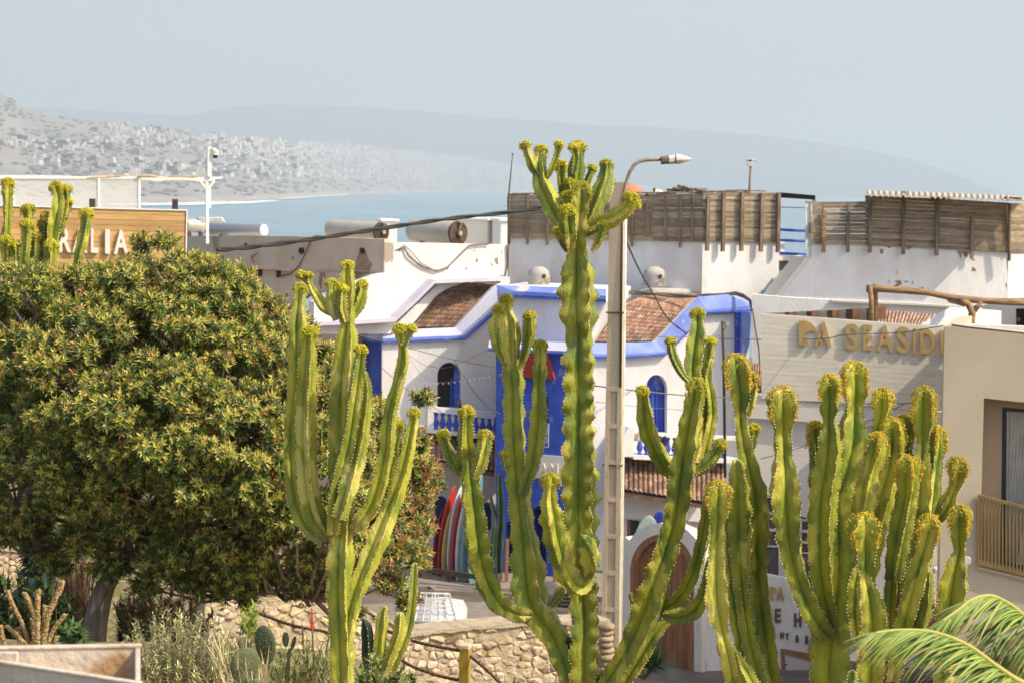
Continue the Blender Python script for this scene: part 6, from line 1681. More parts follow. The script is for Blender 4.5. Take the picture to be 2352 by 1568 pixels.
# --- dark cactus in a pot by the blue tower
PTc = [([(1146, 1330, 18), (1146, 1260, 20), (1150, 1180, 20), (1148, 1120, 17), (1147, 1092, 12)], dict()), ([(1140, 1190, 12), (1131, 1165, 12), (1127, 1140, 9)], dict()), ([(1136, 1330, 12), (1134, 1270, 14), (1138, 1210, 12)], dict(dy=-.3))]
cactus('potted_cactus', (1142, 1345), 'dark green columnar cactus in a clay pot by the blue tower', PTc, 51.8, m_cacd, bead=.8, spn=False)
def pot(cx, y0, y1, wt, wb, Y, mat, label, square=False):
    a, b_ = P(cx, y1, Y), P(cx, y0, Y); h = b_.z - a.z; s = Y / F
    n = 4 if square else 18; q = math.sqrt(2) if square else 1
    prof = [(wb, 0), (wb * 1.0, .02), (wt * .96, .86), (wt * 1.04, .87), (wt * 1.04, 1), (wt * .9, 1), (wt * .86, .85), (.01, .85)]
    vs = [a + Vector((math.cos(2 * math.pi * (k + .5) / n + .3) * r / 2 * s * q, math.sin(2 * math.pi * (k + .5) / n + .3) * r / 2 * s * q, h * z)) for r, z in prof for k in range(n)]
    fs = [(i * n + k, i * n + (k + 1) % n, (i + 1) * n + (k + 1) % n, (i + 1) * n + k) for i in range(len(prof) - 1) for k in range(n)] + [tuple(range(n))[::-1]]
    mb = MB(); mb.add(vs, fs); return mb.build('plant_pot', mat, smooth=not square, angle=35, label=label, cat='plant pot')
m_potg = pm('grey_pot', (.17, .15, .12), (.12, .105, .085), 6, .9, .4)
pot(972, 1349, 1399, 38, 30, 49.6, m_potg, 'dark grey square planter on the pavement left of the surfboards', True)
pot(1138, 1314, 1366, 30, 20, 51.8, pm('olive_clay_pot', (.16, .12, .07), (.11, .085, .05), 6, .9), 'brown clay pot holding the dark cactus by the blue tower')

# ================================================================ ROUND TREE
def leaf(mb, p, d, up, L_, w_, col, fold=.25):
    """one pointed leaf, two folded halves"""
    side = d.cross(up)
    if side.length < 1e-3: side = d.orthogonal()
    side.normalize(); nn = side.cross(d)
    b0 = len(mb.v)
    m1 = p + d * (L_ * .5) + nn * (w_ * fold)
    mb.v.extend([tuple(p), tuple(m1 + side * w_ * .5 - nn * w_ * fold * .6), tuple(p + d * L_ - nn * (L_ * .08)), tuple(m1 - side * w_ * .5 - nn * w_ * fold * .6)])
    mb.f.append((b0, b0 + 1, b0 + 2, b0 + 3)); mb.m.append(0); mb.c.extend([col] * 4)
m_leaf = pm('tree_leaf', (.90, .90, .90), rough=.42, attr=True, spec=.5)
N, L = nodes(m_leaf)
bs_ = N['Principled BSDF']; tr_ = N.new('ShaderNodeBsdfTranslucent'); ms = N.new('ShaderNodeMixShader'); ms.inputs[0].default_value = .22
for l_ in list(bs_.inputs['Base Color'].links): L.new(l_.from_socket, tr_.inputs['Color'])
L.new(bs_.outputs[0], ms.inputs[1]); L.new(tr_.outputs[0], ms.inputs[2]); L.new(ms.outputs[0], N['Material Output'].inputs['Surface'])
m_bark = pm('grooved_bark', (.50, .38, .28), (.30, .22, .155), 6, .95, 1.0, 26, stretch=(3, 3, .5), detail=8)
CR = [(-130, 640), (0, 612), (40, 608), (100, 606), (160, 618), (215, 604), (255, 606), (300, 590), (325, 556), (352, 592), (378, 556), (410, 575), (440, 570), (500, 582), (560, 610), (600, 640), (640, 668), (662, 720), (700, 735), (745, 770), (770, 805), (820, 822), (862, 860), (888, 905), (900, 950), (925, 985), (968, 1010), (1000, 1040), (1008, 1110), (985, 1160), (992, 1240), (978, 1310), (975, 1370), (920, 1420), (860, 1425), (800, 1440), (745, 1425), (700, 1432), (650, 1400), (590, 1398), (540, 1410), (480, 1395), (430, 1405), (360, 1380), (300, 1390), (240, 1350), (150, 1340), (60, 1290), (-130, 1300)]
def inside(x, y, poly):
    c = False; j = len(poly) - 1
    for i in range(len(poly)):
        xi, yi = poly[i]; xj, yj = poly[j]
        if (yi > y) != (yj > y) and x < (xj - xi) * (y - yi) / (yj - yi) + xi: c = not c
        j = i
    return c
def bdist(x, y, poly):
    m = 1e9
    for i in range(len(poly)):
        ax_, ay_ = poly[i]; bx_, by_ = poly[(i + 1) % len(poly)]
        dx, dy_ = bx_ - ax_, by_ - ay_; t = max(0, min(1, ((x - ax_) * dx + (y - ay_) * dy_) / (dx * dx + dy_ * dy_ + 1e-9)))
        m = min(m, math.hypot(x - ax_ - t * dx, y - ay_ - t * dy_))
    return m
YT = 20.5; ST = YT / F
tree = thing('round_tree', P(215, 1500, YT), 'large round dense green tree with reddish new growth filling the left side', 'tree')
tips = []; lobes = []
Rl = random.Random(5)
k = 0
while len(lobes) < 540 and k < 60000:
    k += 1
    x = Rl.uniform(-110, 1000); y = Rl.uniform(545, 1430)
    if not inside(x, y, CR): continue
    bd = bdist(x, y, CR)
    if bd < 14: continue
    r = min(Rl.choice([26, 32, 38, 44, 54]) * Rl.uniform(.9, 1.1), bd + 6)
    D = 2.1 * min(1, (bd / 330)) ** .55
    u = Rl.choice([1, 1, .9, .8, .5, .1, -.5, -.9])
    if u < .6 and y > 1290: continue
    yy = YT - D * u
    c = P(x, y, yy)
    if any((c - q[0]).length < (r + q[1] / ST) * ST * .63 for q in lobes): continue
    if 1190 < y < 1430 and x < 330 and Rl.random() < .62: continue      # thin skirt round the trunk
    lobes.append((c, r * ST, u))
for c, r in ((P(972, 915, 20.6), 24 * ST), (P(325, 560, 20.4), 22 * ST), (P(380, 556, 20.2), 24 * ST), (P(960, 1010, 20.3), 30 * ST), (P(985, 1120, 20.2), 30 * ST)): lobes.append((c, r, 1))
mb = MB(); cen = P(450, 1050, YT)
def shade_tip():
    q = Rl.random()
    if q < .05: return (.55, .26, .14)
    if q < .3: return (.68, .50, .11)
    return (.66, .62, .12)
for c, r, u in lobes:
    px_, py_ = img_y(c)
    nt_ = int(78 * (r / (50 * ST)) ** 1.8) + 12
    red = .65 if (px_ > 830 and py_ > 1050) else (.07 if px_ < 600 else .16)
    if u < 0: nt_ = int(nt_ * .6)
    lob_g = Rl.uniform(.75, 1.25)
    for _ in range(nt_):
        while True:
            d = Vector((Rl.gauss(0, 1), Rl.gauss(0, 1), Rl.gauss(0, 1))).normalized()
            if d.z > -.35 or Rl.random() < .2: break
        p = c + Vector((d.x, d.y, d.z * .85)) * r * Rl.uniform(.62, 1.12)
        dd = (d + Vector((0, 0, .55)) + (p - cen).normalized() * .4).normalized()
        sc = Rl.uniform(.75, 1.25); young = Rl.random() < .75
        nl = Rl.randint(13, 17)
        isred = Rl.random() < red
        ax_ = dd.orthogonal().normalized(); ay_ = dd.cross(ax_)
        for i in range(nl):
            an = i * 2.4 + Rl.uniform(-.3, .3); el = lerp(1.9, .35, i / nl) + Rl.uniform(-.2, .2)
            ld = (dd * math.cos(el) + (ax_ * math.cos(an) + ay_ * math.sin(an)) * math.sin(el)).normalized()
            top_ = i / nl
            if young and top_ > .5:
                col = shade_tip(); L_ = .052
                if isred: col = (.52, .19, .11) if Rl.random() < .6 else (.50, .33, .09)
            else:
                g = Rl.uniform(.7, 1.3) * lob_g
                if Rl.random() < .25: col = (.38 * g, .40 * g, .10 * g)
                else: col = (.115 * g, .165 * g, .024 * g)
                L_ = .068
            leaf(mb, p - dd * .035 * (1 - top_) * 1.4 + dd * .02 * top_, ld, dd, L_ * sc * Rl.uniform(.8, 1.15), L_ * sc * .29, col)
print('leaves', len(mb.f), 'lobes', len(lobes))
mb.build('crown', m_leaf, tree)
# trunk and limbs
mb = MB()
trunk = [(213, 1520, 60), (214, 1470, 58), (222, 1410, 54), (236, 1355, 50), (262, 1310, 44), (282, 1270, 36), (296, 1220, 30), (302, 1170, 27), (305, 1120, 24), (312, 1050, 20), (330, 960, 16), (350, 880, 10)]
pp = catmull(trunk, 14)
pts = [P(x, y, YT + .1 * math.sin(y * .01)) for x, y, _ in pp]; rad = [w_ / 2 * ST for _, _, w_ in pp]
n = 20; vs = []
for i, p in enumerate(pts):
    for q in range(n):
        a = 2 * math.pi * q / n
        g = 1 + .10 * math.sin(a * 5 + i * .12) + .06 * noise.noise(Vector((a * 2, i * .15, 1)))
        vs.append(p + Vector((math.cos(a), math.sin(a), 0)) * rad[i] * g)
mb.add(vs, [(i * n + q, i * n + (q + 1) % n, (i + 1) * n + (q + 1) % n, (i + 1) * n + q) for i in range(len(pts) - 1) for q in range(n)])
LIMB = [
 [(268, 1300, 26), (330, 1262, 22), (400, 1232, 20), (460, 1205, 17), (520, 1160, 14), (580, 1110, 11), (640, 1040, 7)],
 [(460, 1205, 14), (540, 1190, 12), (640, 1175, 10), (740, 1150, 7), (830, 1120, 5)],
 [(292, 1240, 22), (255, 1200, 18), (215, 1170, 16), (170, 1140, 13), (120, 1090, 9), (60, 1030, 6)],
 [(245, 1198, 14), (180, 1195, 12), (110, 1192, 10), (40, 1180, 6)],
 [(303, 1150, 20), (350, 1090, 16), (400, 1020, 13), (450, 940, 9), (480, 860, 6)],
 [(305, 1130, 18), (270, 1050, 14), (230, 960, 11), (200, 870, 7)],
 [(400, 1232, 14), (470, 1270, 12), (560, 1320, 10), (640, 1365, 8), (720, 1375, 5)],
 [(350, 1090, 12), (450, 1060, 10), (560, 1020, 8), (680, 960, 5)],
 [(520, 1160, 10), (620, 1230, 9), (720, 1270, 7), (830, 1290, 4)],
 [(312, 1050, 14), (360, 960, 11), (420, 860, 8), (470, 760, 5)],
 [(285, 1270, 12), (240, 1250, 10), (190, 1238, 8), (120, 1250, 5)],
]
nodes_ = []
for li, l_ in enumerate(LIMB):
    q = catmull(l_, 22); off = Rl.uniform(-.9, .2)
    ps = []
    for i, (x, y, w_) in enumerate(q):
        t = i / len(q); v = P(x + Rl.uniform(-3, 3), y + Rl.uniform(-3, 3), YT + off * t); ps.append(v)
        if t > .3: nodes_.append(v)
    mb.tube(ps, [max(2.2, w_) / 2 * ST for _, _, w_ in q], 8)
for c, r, u in lobes:
    a = min(nodes_ + pts[-8:], key=lambda v: (v - c).length + (0 if v.z < c.z else .6))
    mid = a.lerp(c, .5) + Vector((Rl.uniform(-.1, .1), Rl.uniform(-.1, .1), -.12))
    mb.tube([a, mid, c], [.022, .016, .009], 6)
    for _ in range(5):
        d = Vector((Rl.gauss(0, 1), Rl.gauss(0, 1), Rl.gauss(.4, 1))).normalized(); mb.tube([c - d * .02, c + d * r * .9], [.008, .004], 4)
mb.build('trunk', m_bark, tree, smooth=True)
# ================================================================ garden plants
def blade(mb, p, d, L_, w_, col, droop=.25, seg=3):
    side = d.cross(Vector((0, 0, 1)))
    if side.length < 1e-3: side = Vector((1, 0, 0))
    side.normalize(); side = (side + Vector((R.uniform(-.6, .6), R.uniform(-.6, .6), 0))).normalized()
    b0 = len(mb.v)
    for i in range(seg + 1):
        t = i / seg; q = p + d * (L_ * t) - Vector((0, 0, droop * L_ * t * t)); w2 = w_ / 2 * (1 - t ** 1.5) + w_ * .04
        mb.v.extend([tuple(q - side * w2), tuple(q + side * w2)]); mb.c.extend([col] * 2)
    for i in range(seg): mb.f.append((b0 + 2 * i, b0 + 2 * i + 1, b0 + 2 * i + 3, b0 + 2 * i + 2)); mb.m.append(0)
m_herb = pm('herb_leaf', (1, 1, 1), rough=.7, attr=True)
def bush(name, label, cat, outline, Y, n, cols, L_, w_, nst=60, up=1.0, base=None, dpt=.5, stemcol=(.32, .25, .15)):
    """bush of fine leaves on rising twigs inside a picture outline"""
    xs = [p[0] for p in outline]; ys = [p[1] for p in outline]
    s = Y / F; bx, by = base or ((min(xs) + max(xs)) / 2, max(ys))
    t = thing(name, P(bx, by, Y), label, cat)
    mb = MB(); tw = MB(); b0 = P(bx, by, Y)
    st_ = []
    while len(st_) < nst:
        x, y = R.uniform(min(xs), max(xs)), R.uniform(min(ys), max(ys))
        if not inside(x, y, outline): continue
        st_.append(P(x, y, Y + R.uniform(-dpt, dpt)))
    per = n // nst
    for e in st_:
        a = b0 + Vector((e.x - b0.x, e.y - b0.y, 0)) * .55 + Vector((R.uniform(-.05, .05), 0, R.uniform(-.05, .08)))
        if a.z > e.z: a.z = e.z - .1
        pts_ = [a, a.lerp(e, .5) + Vector((R.uniform(-.03, .03), R.uniform(-.03, .03), .02)), e]
        tw.tube(pts_, [.006, .004, .002], 4, col=stemcol)
        for _ in range(per):
            u = R.uniform(.25, 1.0) ** .7; q = pts_[0].lerp(pts_[2], u)
            d = ((e - a).normalized() * up + Vector((R.gauss(0, .6), R.gauss(0, .6), R.gauss(.2, .4)))).normalized()
            c = R.choice(cols); g = R.uniform(.7, 1.25)
            blade(mb, q, d, L_ * R.uniform(.6, 1.3), w_, tuple(k_ * g for k_ in c), .1, 2)
    mb.build('foliage', m_herb, t); tw.build('twigs', m_herb, t)
    return t
bush('grey_lavender_bush', 'grey green lavender like bush with thin upright leaves at the bottom, right of the trunk', 'bush', [(285, 1440), (330, 1405), (400, 1392), (470, 1400), (530, 1430), (560, 1480), (570, 1600), (270, 1600), (268, 1500)], 14.5, 12000, [(.56, .56, .24), (.66, .66, .36), (.42, .42, .13), (.44, .34, .17)], .045, .010, 300, .35, (415, 1620))
bush('dry_reed_bush', 'tall dry reddish brown brush left of the tree trunk', 'bush', [(150, 1300), (175, 1280), (215, 1300), (215, 1400), (185, 1440), (140, 1400)], 23.0, 2400, [(.32, .17, .09), (.40, .25, .13), (.20, .10, .05)], .16, .010, 90, 1.8, (178, 1470))
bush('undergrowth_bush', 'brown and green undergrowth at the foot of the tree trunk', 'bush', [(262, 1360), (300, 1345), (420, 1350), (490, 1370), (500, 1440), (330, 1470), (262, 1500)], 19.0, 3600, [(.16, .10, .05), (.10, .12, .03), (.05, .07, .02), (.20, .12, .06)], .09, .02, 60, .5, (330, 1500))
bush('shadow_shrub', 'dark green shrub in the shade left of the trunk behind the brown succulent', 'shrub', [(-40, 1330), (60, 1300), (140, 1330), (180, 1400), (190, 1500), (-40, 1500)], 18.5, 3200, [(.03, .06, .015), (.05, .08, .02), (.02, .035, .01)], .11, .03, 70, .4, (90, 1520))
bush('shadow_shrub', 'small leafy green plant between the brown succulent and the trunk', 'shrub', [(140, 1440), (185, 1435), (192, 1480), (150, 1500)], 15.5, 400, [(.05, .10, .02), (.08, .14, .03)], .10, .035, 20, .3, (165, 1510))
bush('weeping_weed', 'bright yellow green leafy weed sprouting over the stones', 'weed', [(550, 1395), (570, 1380), (592, 1390), (600, 1430), (580, 1455), (560, 1440)], 16.5, 260, [(.28, .34, .04), (.20, .27, .03)], .07, .022, 16, .4, (585, 1500))
bush('weed_clump', 'green leafy weeds at the foot of the left cactus, right side', 'weeds', [(820, 1530), (850, 1500), (890, 1520), (960, 1545), (965, 1600), (810, 1600)], 14.6, 1300, [(.16, .22, .04), (.10, .16, .03), (.26, .26, .07)], .075, .024, 50, .4, (890, 1620))
bush('weed_clump', 'green and straw coloured grasses left of the foot of the left cactus', 'weeds', [(600, 1520), (640, 1490), (700, 1480), (760, 1490), (775, 1600), (590, 1600)], 15.0, 1800, [(.20, .25, .06), (.36, .30, .14), (.24, .28, .08), (.44, .36, .18)], .10, .011, 70, 1.0, (690, 1630))
bush('dry_grass_tuft', 'tall dry straw grass stalks in front of the prickly pear', 'grass tuft', [(480, 1490), (560, 1450), (640, 1500), (640, 1590), (480, 1590)], 12.8, 110, [(.45, .36, .19), (.38, .30, .15)],   .24, .006, 16, 2.4, (570, 1650))
bush('leafy_bush', 'yellow green lit bush at the foot of the wall under the tree, behind the lavender', 'bush', [(270, 1400), (300, 1370), (350, 1375), (360, 1400), (300, 1420)], 21.0, 900, [(.34, .33, .05), (.26, .26, .05)], .07, .025, 36, .4, (320, 1450))
bush('dry_scrub', 'dry straw and green scrub before the low stone wall, right of the prickly pear', 'scrub', [(490, 1475), (560, 1455), (640, 1470), (700, 1500), (700, 1600), (480, 1600)], 16.2, 2600, [(.44, .36, .19), (.30, .33, .10), (.38, .29, .15), (.20, .27, .07)], .08, .012, 90, .9, (590, 1630))
# light hill grass seen under the crown at far left
bush('hillside_grass', 'pale sunlit grass on the bank far left beneath the crown', 'grass', [(-30, 1180), (180, 1180), (220, 1260), (-30, 1262)], 33.0, 2600, [(.36, .38, .16), (.30, .33, .12), (.42, .40, .20)], .35, .04, 120, 1.0, (80, 1275), 1.5)
# prickly pears
m_pad = pm('prickly_pear_skin', (.12, .135, .055), (.085, .10, .045), 7, .6, .3, 50, c3=(.22, .19, .10), s3=5, t3=.63)
m_pad2 = pm('blue_green_pad', (.14, .22, .15), (.10, .16, .11), 5, .6, .2, 40)
def opuntia(label, Y, pads, mat=None):
    t = thing('prickly_pear', P(pads[0][0], pads[0][1] + pads[0][3], Y), label, 'prickly pear')
    s = Y / F
    for (x, y, w_, h, tilt, yaw, dy) in pads:
        c = P(x, y, Y + dy); mb = MB(); vs = []; nu, nv = 20, 12
        for j in range(nv + 1):
            v = -math.pi / 2 + math.pi * j / nv
            for i in range(nu):
                u = 2 * math.pi * i / nu
                zz = math.sin(v); rr = math.cos(v) * (1 - .16 * (1 - zz) * .5 * 1.3)
                p = Vector((rr * math.cos(u) * w_ / 2 * s, rr * math.sin(u) * w_ * .13 * s, zz * h / 2 * s))
                p.rotate(Matrix.Rotation(yaw, 3, 'Z')); p.rotate(Matrix.Rotation(tilt, 3, 'Y'))
                p += Vector((1, 1, 1)) * 0
                vs.append(c + p)
        fs = [(j * nu + i, j * nu + (i + 1) % nu, (j + 1) * nu + (i + 1) % nu, (j + 1) * nu + i) for j in range(nv) for i in range(nu)]
        mb.add(vs, fs, 0)
        for k_ in range(int(w_ * h / 90)):
            a, b_ = R.uniform(-1, 1), R.uniform(-1, 1)
            if a * a + b_ * b_ > .8: continue
            p = Vector((a * w_ / 2 * s * .95, -math.sqrt(1 - a * a - b_ * b_) * w_ * .13 * s, b_ * h / 2 * s))
            p.rotate(Matrix.Rotation(yaw, 3, 'Z')); p.rotate(Matrix.Rotation(tilt, 3, 'Y')); blob(mb, c + p, .9 * s, 1, (.7, .6, .4))
        mb.build('pad', [mat or m_pad, m_spine], t, smooth=True)
opuntia('prickly pear with two big round pads beside the lavender bush', 13.3, [(562, 1535, 76, 104, .05, .35, -.1), (610, 1480, 60, 94, -.12, -.35, .1), (560, 1478, 30, 34, -.3, .4, .15)])
opuntia('small prickly pear of little oval pads left of the left cactus', 14.2, [(661, 1535, 12, 50, .05, .2, .02), (656, 1468, 18, 36, -.05, .3, 0), (674, 1476, 14, 34, .3, -.6, 0), (664, 1502, 16, 30, .1, .8, 0)])
opuntia('blue green prickly pear shaded under the left end of the crown', 19.0, [(45, 1430, 40, 60, .2, .3, 0), (40, 1368, 34, 40, .4, .5, 0), (72, 1345, 30, 36, .5, -.5, .1), (130, 1420, 28, 44, -.3, .6, -.2), (102, 1330, 16, 26, .1, .3, .1), (140, 1395, 18, 30, .4, -.4, -.1)], m_pad2)
opuntia('pale lit prickly pear pad at the bottom edge left of the left cactus', 12.6, [(588, 1582, 40, 50, .1, .2, 0)], m_pad2)
# agave-like plants under the crown
def rosette(label, x, y, Y, n, L_, w_, cols, up=.6, name='agave', cat='agave'):
    t = thing(name, P(x, y, Y), label, cat); mb = MB(); b0 = P(x, y, Y)
    for i in range(n):
        an = i * 2.4; el = R.uniform(.15, 1.2) * up
        d = Vector((math.cos(an) * math.cos(el), math.sin(an) * math.cos(el), math.sin(el) + .25)).normalized(); c = R.choice(cols)
        blade(mb, b0, d, L_ * R.uniform(.7, 1.15), w_, c, .25, 5)
    mb.build('leaves', m_herb, t); return t
aloe = rosette('aloe with a red orange flower spike, left of the left cactus', 722, 1560, 15.2, 22, .5, .035, [(.14, .20, .08), (.20, .24, .10)], .9, 'aloe', 'aloe')
for (x0, y0, x1, y1, h, c) in ((722, 1540, 717, 1440, 46, (.62, .10, .025)), (700, 1545, 696, 1470, 34, (.16, .10, .05)), (742, 1530, 756, 1462, 30, (.22, .15, .07))):
    mb = MB(); a, b_ = P(x0, y0, 15.2), P(x1, y1, 15.2); mb.tube([a, b_], [.009, .007], 6, col=(.2, .15, .06)); s = 15.2 / F
    tp_ = P(x1 - 1, y1 - h, 15.2)
    for k_ in range(90 if h > 40 else 40):
        t = R.random(); q = b_.lerp(tp_, t); r_ = (1 - t * .7) * 6 * s * (1 if h > 40 else .6); an = R.uniform(0, 6.28)
        o = Vector((math.cos(an), math.sin(an), 0)) * r_; mb.tube([q, q + o * 1.0 - Vector((0, 0, .02))], [.004, .003], 4, col=tuple(v * R.uniform(.7, 1.3) for v in c))
    mb.build('flower_spike', m_herb, aloe)
rosette('dark green fan palm with stiff radiating leaves before the arched wooden door', 1478, 1545, 30, 0, .5, .05, [(.04, .09, .03)], 1, 'fan_palm', 'fan palm')
fp_ = bpy.data.objects['fan_palm']
b0 = P(1478, 1560, 30)
for k_ in range(9):
    an = R.uniform(-1.6, 1.6); d = Vector((math.sin(an) * .8, -.5 + R.uniform(-.5, .5), math.cos(an) * .8 + .2)).normalized()
    hub = b0 + d * R.uniform(.08, .3) * 1.4; mb = MB(); mb.tube([b0, hub], .012, 5, col=(.08, .12, .03))
    side = d.cross(Vector((0, -1, 0))); side.normalize()
    for j in range(22):
        a = lerp(-1.25, 1.25, j / 21); q = (d * math.cos(a) + side * math.sin(a)).normalized(); g = R.uniform(.6, 1.5)
        blade(mb, hub, q, R.uniform(.34, .48), .03, (.035 * g, .085 * g, .028 * g), .06, 3)
    mb.build('fan_leaf', m_herb, fp_)
# dark second trunk and bank wall at far left
dt = thing('dark_tree_trunk', P(85, 1400, 25), 'dark ivy covered trunk standing behind the tree at far left', 'tree trunk')
mb = MB(); mb.tube([P(86, 1420, 25), P(84, 1320, 25), P(87, 1200, 25), P(88, 1060, 25)], [.13, .12, .12, .10], 12, jit=.08); mb.build('trunk', m_bark, dt, smooth=True)
mb = MB()
for k_ in range(1800):
    t = R.random(); c = P(86, lerp(1400, 1100, t), 25); an = R.uniform(0, 6.28); d = Vector((math.cos(an), math.sin(an), R.uniform(-.3, .5))).normalized(); g = R.uniform(.5, 1.3)
    leaf(mb, c + d * R.uniform(.10, .2), (d + Vector((0, 0, -.6))).normalized(), Vector((0, 0, 1)), .08, .045, (.022 * g, .045 * g, .014 * g))
mb.build('ivy', m_herb, dt)
# brown candelabra succulent, near and soft
m_suc = pm('withered_stem', (.48, .33, .15), (.36, .22, .09), 30, .85, .8, 60, c3=(.40, .36, .12), s3=12, t3=.55)
su = thing('brown_succulent', P(70, 1500, 8.6), 'tan brown succulent with knobbly upright stems at the lower left, out of focus', 'succulent')
for pts_, w_ in (([(95, 1500), (108, 1420), (124, 1380), (138, 1350), (143, 1334)], 15), ([(70, 1490), (50, 1430), (30, 1390), (17, 1355)], 11), ([(84, 1490), (84, 1430), (70, 1390), (57, 1362)], 13),
                  ([(86, 1480), (86, 1420), (86, 1380), (88, 1354)], 13), ([(98, 1480), (102, 1430), (104, 1390)], 12), ([(100, 1500), (120, 1450), (138, 1425), (150, 1410)], 12), ([(20, 1500), (8, 1470), (0, 1435)], 12),
                  ([(70, 1490), (40, 1460), (14, 1436)], 12), ([(110, 1500), (125, 1475), (132, 1460)], 12), ([(50, 1500), (45, 1470), (42, 1440)], 13), ([(80, 1500), (80, 1460), (76, 1420)], 15)):
    q = catmull([(x, y, 0) for x, y in pts_], 1.6); mb = MB(); s = 8.6 / F; o = R.uniform(-.12, .12)
    mb.tube([P(x, y, 8.6 + o) for x, y, _ in q], w_ * .42 * s, 8)
    for i, (x, y, _) in enumerate(q):
        for _k in range(3):
            an = R.uniform(0, 6.28); c = P(x, y, 8.6 + o) + Vector((math.cos(an), math.sin(an), R.uniform(-.3, .3))) * w_ * .40 * s; blob(mb, c, w_ * R.uniform(.13, .22) * s)
    mb.build('stem', m_suc, su, smooth=True)
# ================================================================ stone walls
m_stone = pm('rubble_stone', (.56, .46, .33), (.44, .345, .23), 3.2, .95, 1.0, 12, attr=True, c3=(.27, .19, .11), s3=2.2, t3=.6)
m_mort = pm('lime_mortar', (.47, .38, .26), (.36, .285, .19), 6, .95, .8, 25)
def stone_wall(name, label, x0, Y0, x1, Y1, toply, ybot, cell, thick=.45, seed=1):
    pl = Plane(x0, Y0, x1, Y1, 1480); Rs = random.Random(seed)
    t = thing(name, pl.on((x0 + x1) / 2, ybot), label, 'stone wall')
    top = lambda x: interp(toply, x)
    poly = [(x0, ybot)] + list(toply) + [(x1, ybot)]
    mb = MB(); mb.wall(pl, poly, thick, .026); mb.build('mortar_core', m_mort, t)
    seeds = []
    k = 0
    while k < 4000:
        k += 1
        x, y = Rs.uniform(x0 - 20, x1 + 20), Rs.uniform(min(q[1] for q in toply) - 10, ybot + 20)
        c = cell * Rs.choice([.38, .5, .7, .9, 1.2])
        if all(math.hypot(x - a, (y - b_) * 1.35) > c for a, b_ in seeds): seeds.append((x, y))
    mb = MB()
    for i, (sx, sy) in enumerate(seeds):
        cellp = [(sx - 80, sy - 80), (sx + 80, sy - 80), (sx + 80, sy + 80), (sx - 80, sy + 80)]
        for j, (ox, oy) in enumerate(seeds):
            if i == j or abs(ox - sx) > 120 or abs(oy - sy) > 120: continue
            mx, my = (sx + ox) / 2, (sy + oy) / 2; nx_, ny_ = ox - sx, (oy - sy) * 1.35
            out = []
            for a in range(len(cellp)):
                p, q = cellp[a], cellp[(a + 1) % len(cellp)]
                dp = (p[0] - mx) * nx_ + (p[1] - my) * ny_ * 1.35; dq = (q[0] - mx) * nx_ + (q[1] - my) * ny_ * 1.35
                if dp <= 0: out.append(p)
                if (dp < 0) != (dq < 0) and dp != dq:
                    u = dp / (dp - dq); out.append((lerp(p[0], q[0], u), lerp(p[1], q[1], u)))
            cellp = out
            if len(cellp) < 3: break
        if len(cellp) < 3: continue
        cellp = [(min(max(x, x0), x1), min(max(y, top(min(max(x, x0), x1)) - 1.5), ybot)) for x, y in cellp]
        area = abs(sum(a[0] * b_[1] - b_[0] * a[1] for a, b_ in zip(cellp, cellp[1:] + cellp[:1]))) / 2
        if area < 30: continue
        cx_ = sum(p[0] for p in cellp) / len(cellp); cy_ = sum(p[1] for p in cellp) / len(cellp)
        # round the corners and roughen
        rp_ = []
        m_ = len(cellp)
        for a in range(m_):
            p, q = cellp[a], cellp[(a + 1) % m_]
            for u in (.12, .5, .88):
                f = .985 if u == .5 else .965
                x, y = lerp(p[0], q[0], u), lerp(p[1], q[1], u)
                rp_.append((cx_ + (x - cx_) * f + Rs.uniform(-.8, .8), cy_ + (y - cy_) * f + Rs.uniform(-.8, .8)))
        g = Rs.uniform(.72, 1.25); col = (g, g * Rs.uniform(.93, 1.03), g * Rs.uniform(.82, 1.05)); bul = Rs.uniform(.0, .045)
        n_ = len(rp_); vs = []
        tx, ty = Rs.uniform(-.25, .25), Rs.uniform(-.25, .25)
        for (f, o) in ((1.03, -.04), (1, .01 + bul * .3), (.82, .02 + bul * .85), (.45, .02 + bul * 1.1)):
            for (x, y) in rp_:
                xx, yy = cx_ + (x - cx_) * f, cy_ + (y - cy_) * f
                oo = o + (tx * (xx - cx_) + ty * (yy - cy_)) * .006 * (1 if o > 0 else 0) + (.02 * noise.noise(Vector((xx * .13, yy * .13, seed))) if o > 0 else 0)
                vs.append(pl.on(xx, yy, oo))
        vs.append(pl.on(cx_, cy_, .02 + bul * 1.1))
        fs = [(r_ * n_ + a, r_ * n_ + (a + 1) % n_, (r_ + 1) * n_ + (a + 1) % n_, (r_ + 1) * n_ + a) for r_ in range(3) for a in range(n_)]
        fs += [(3 * n_ + a, 3 * n_ + (a + 1) % n_, 4 * n_) for a in range(n_)]
        mb.add(vs, fs, 0, col)
    mb.build('stones', m_stone, t, smooth=True, angle=35)
    mb = MB(); q = list(toply); m_ = len(q)      # rough mortar capping
    pts_ = []
    for i in range(m_ * 6):
        u = i / (m_ * 6 - 1); x = lerp(x0, x1, u); pts_.append((x, top(x) - 3 + Rs.uniform(-1.2, 1.2)))
    mb.wall(pl, pts_ + [(x, top(x) + 5 + Rs.uniform(-2, 2)) for x, _ in reversed(pts_)], thick + .12, .08); mb.build('capping', m_mort, t)
    return t
stone_wall('rubble_wall', 'sunlit rubble stone wall behind the rope fence, under the parked van', 925, 31.4, 1402, 33.2, [(925, 1462), (1000, 1450), (1085, 1441), (1210, 1431), (1308, 1429), (1402, 1425)], 1620, 40, seed=3)
stone_wall('rubble_wall', 'low rubble stone terrace wall seen under the crown left of the left cactus', 470, 29.0, 930, 30.9, [(470, 1366), (560, 1358), (700, 1356), (800, 1380), (930, 1440)], 1560, 42, seed=8)
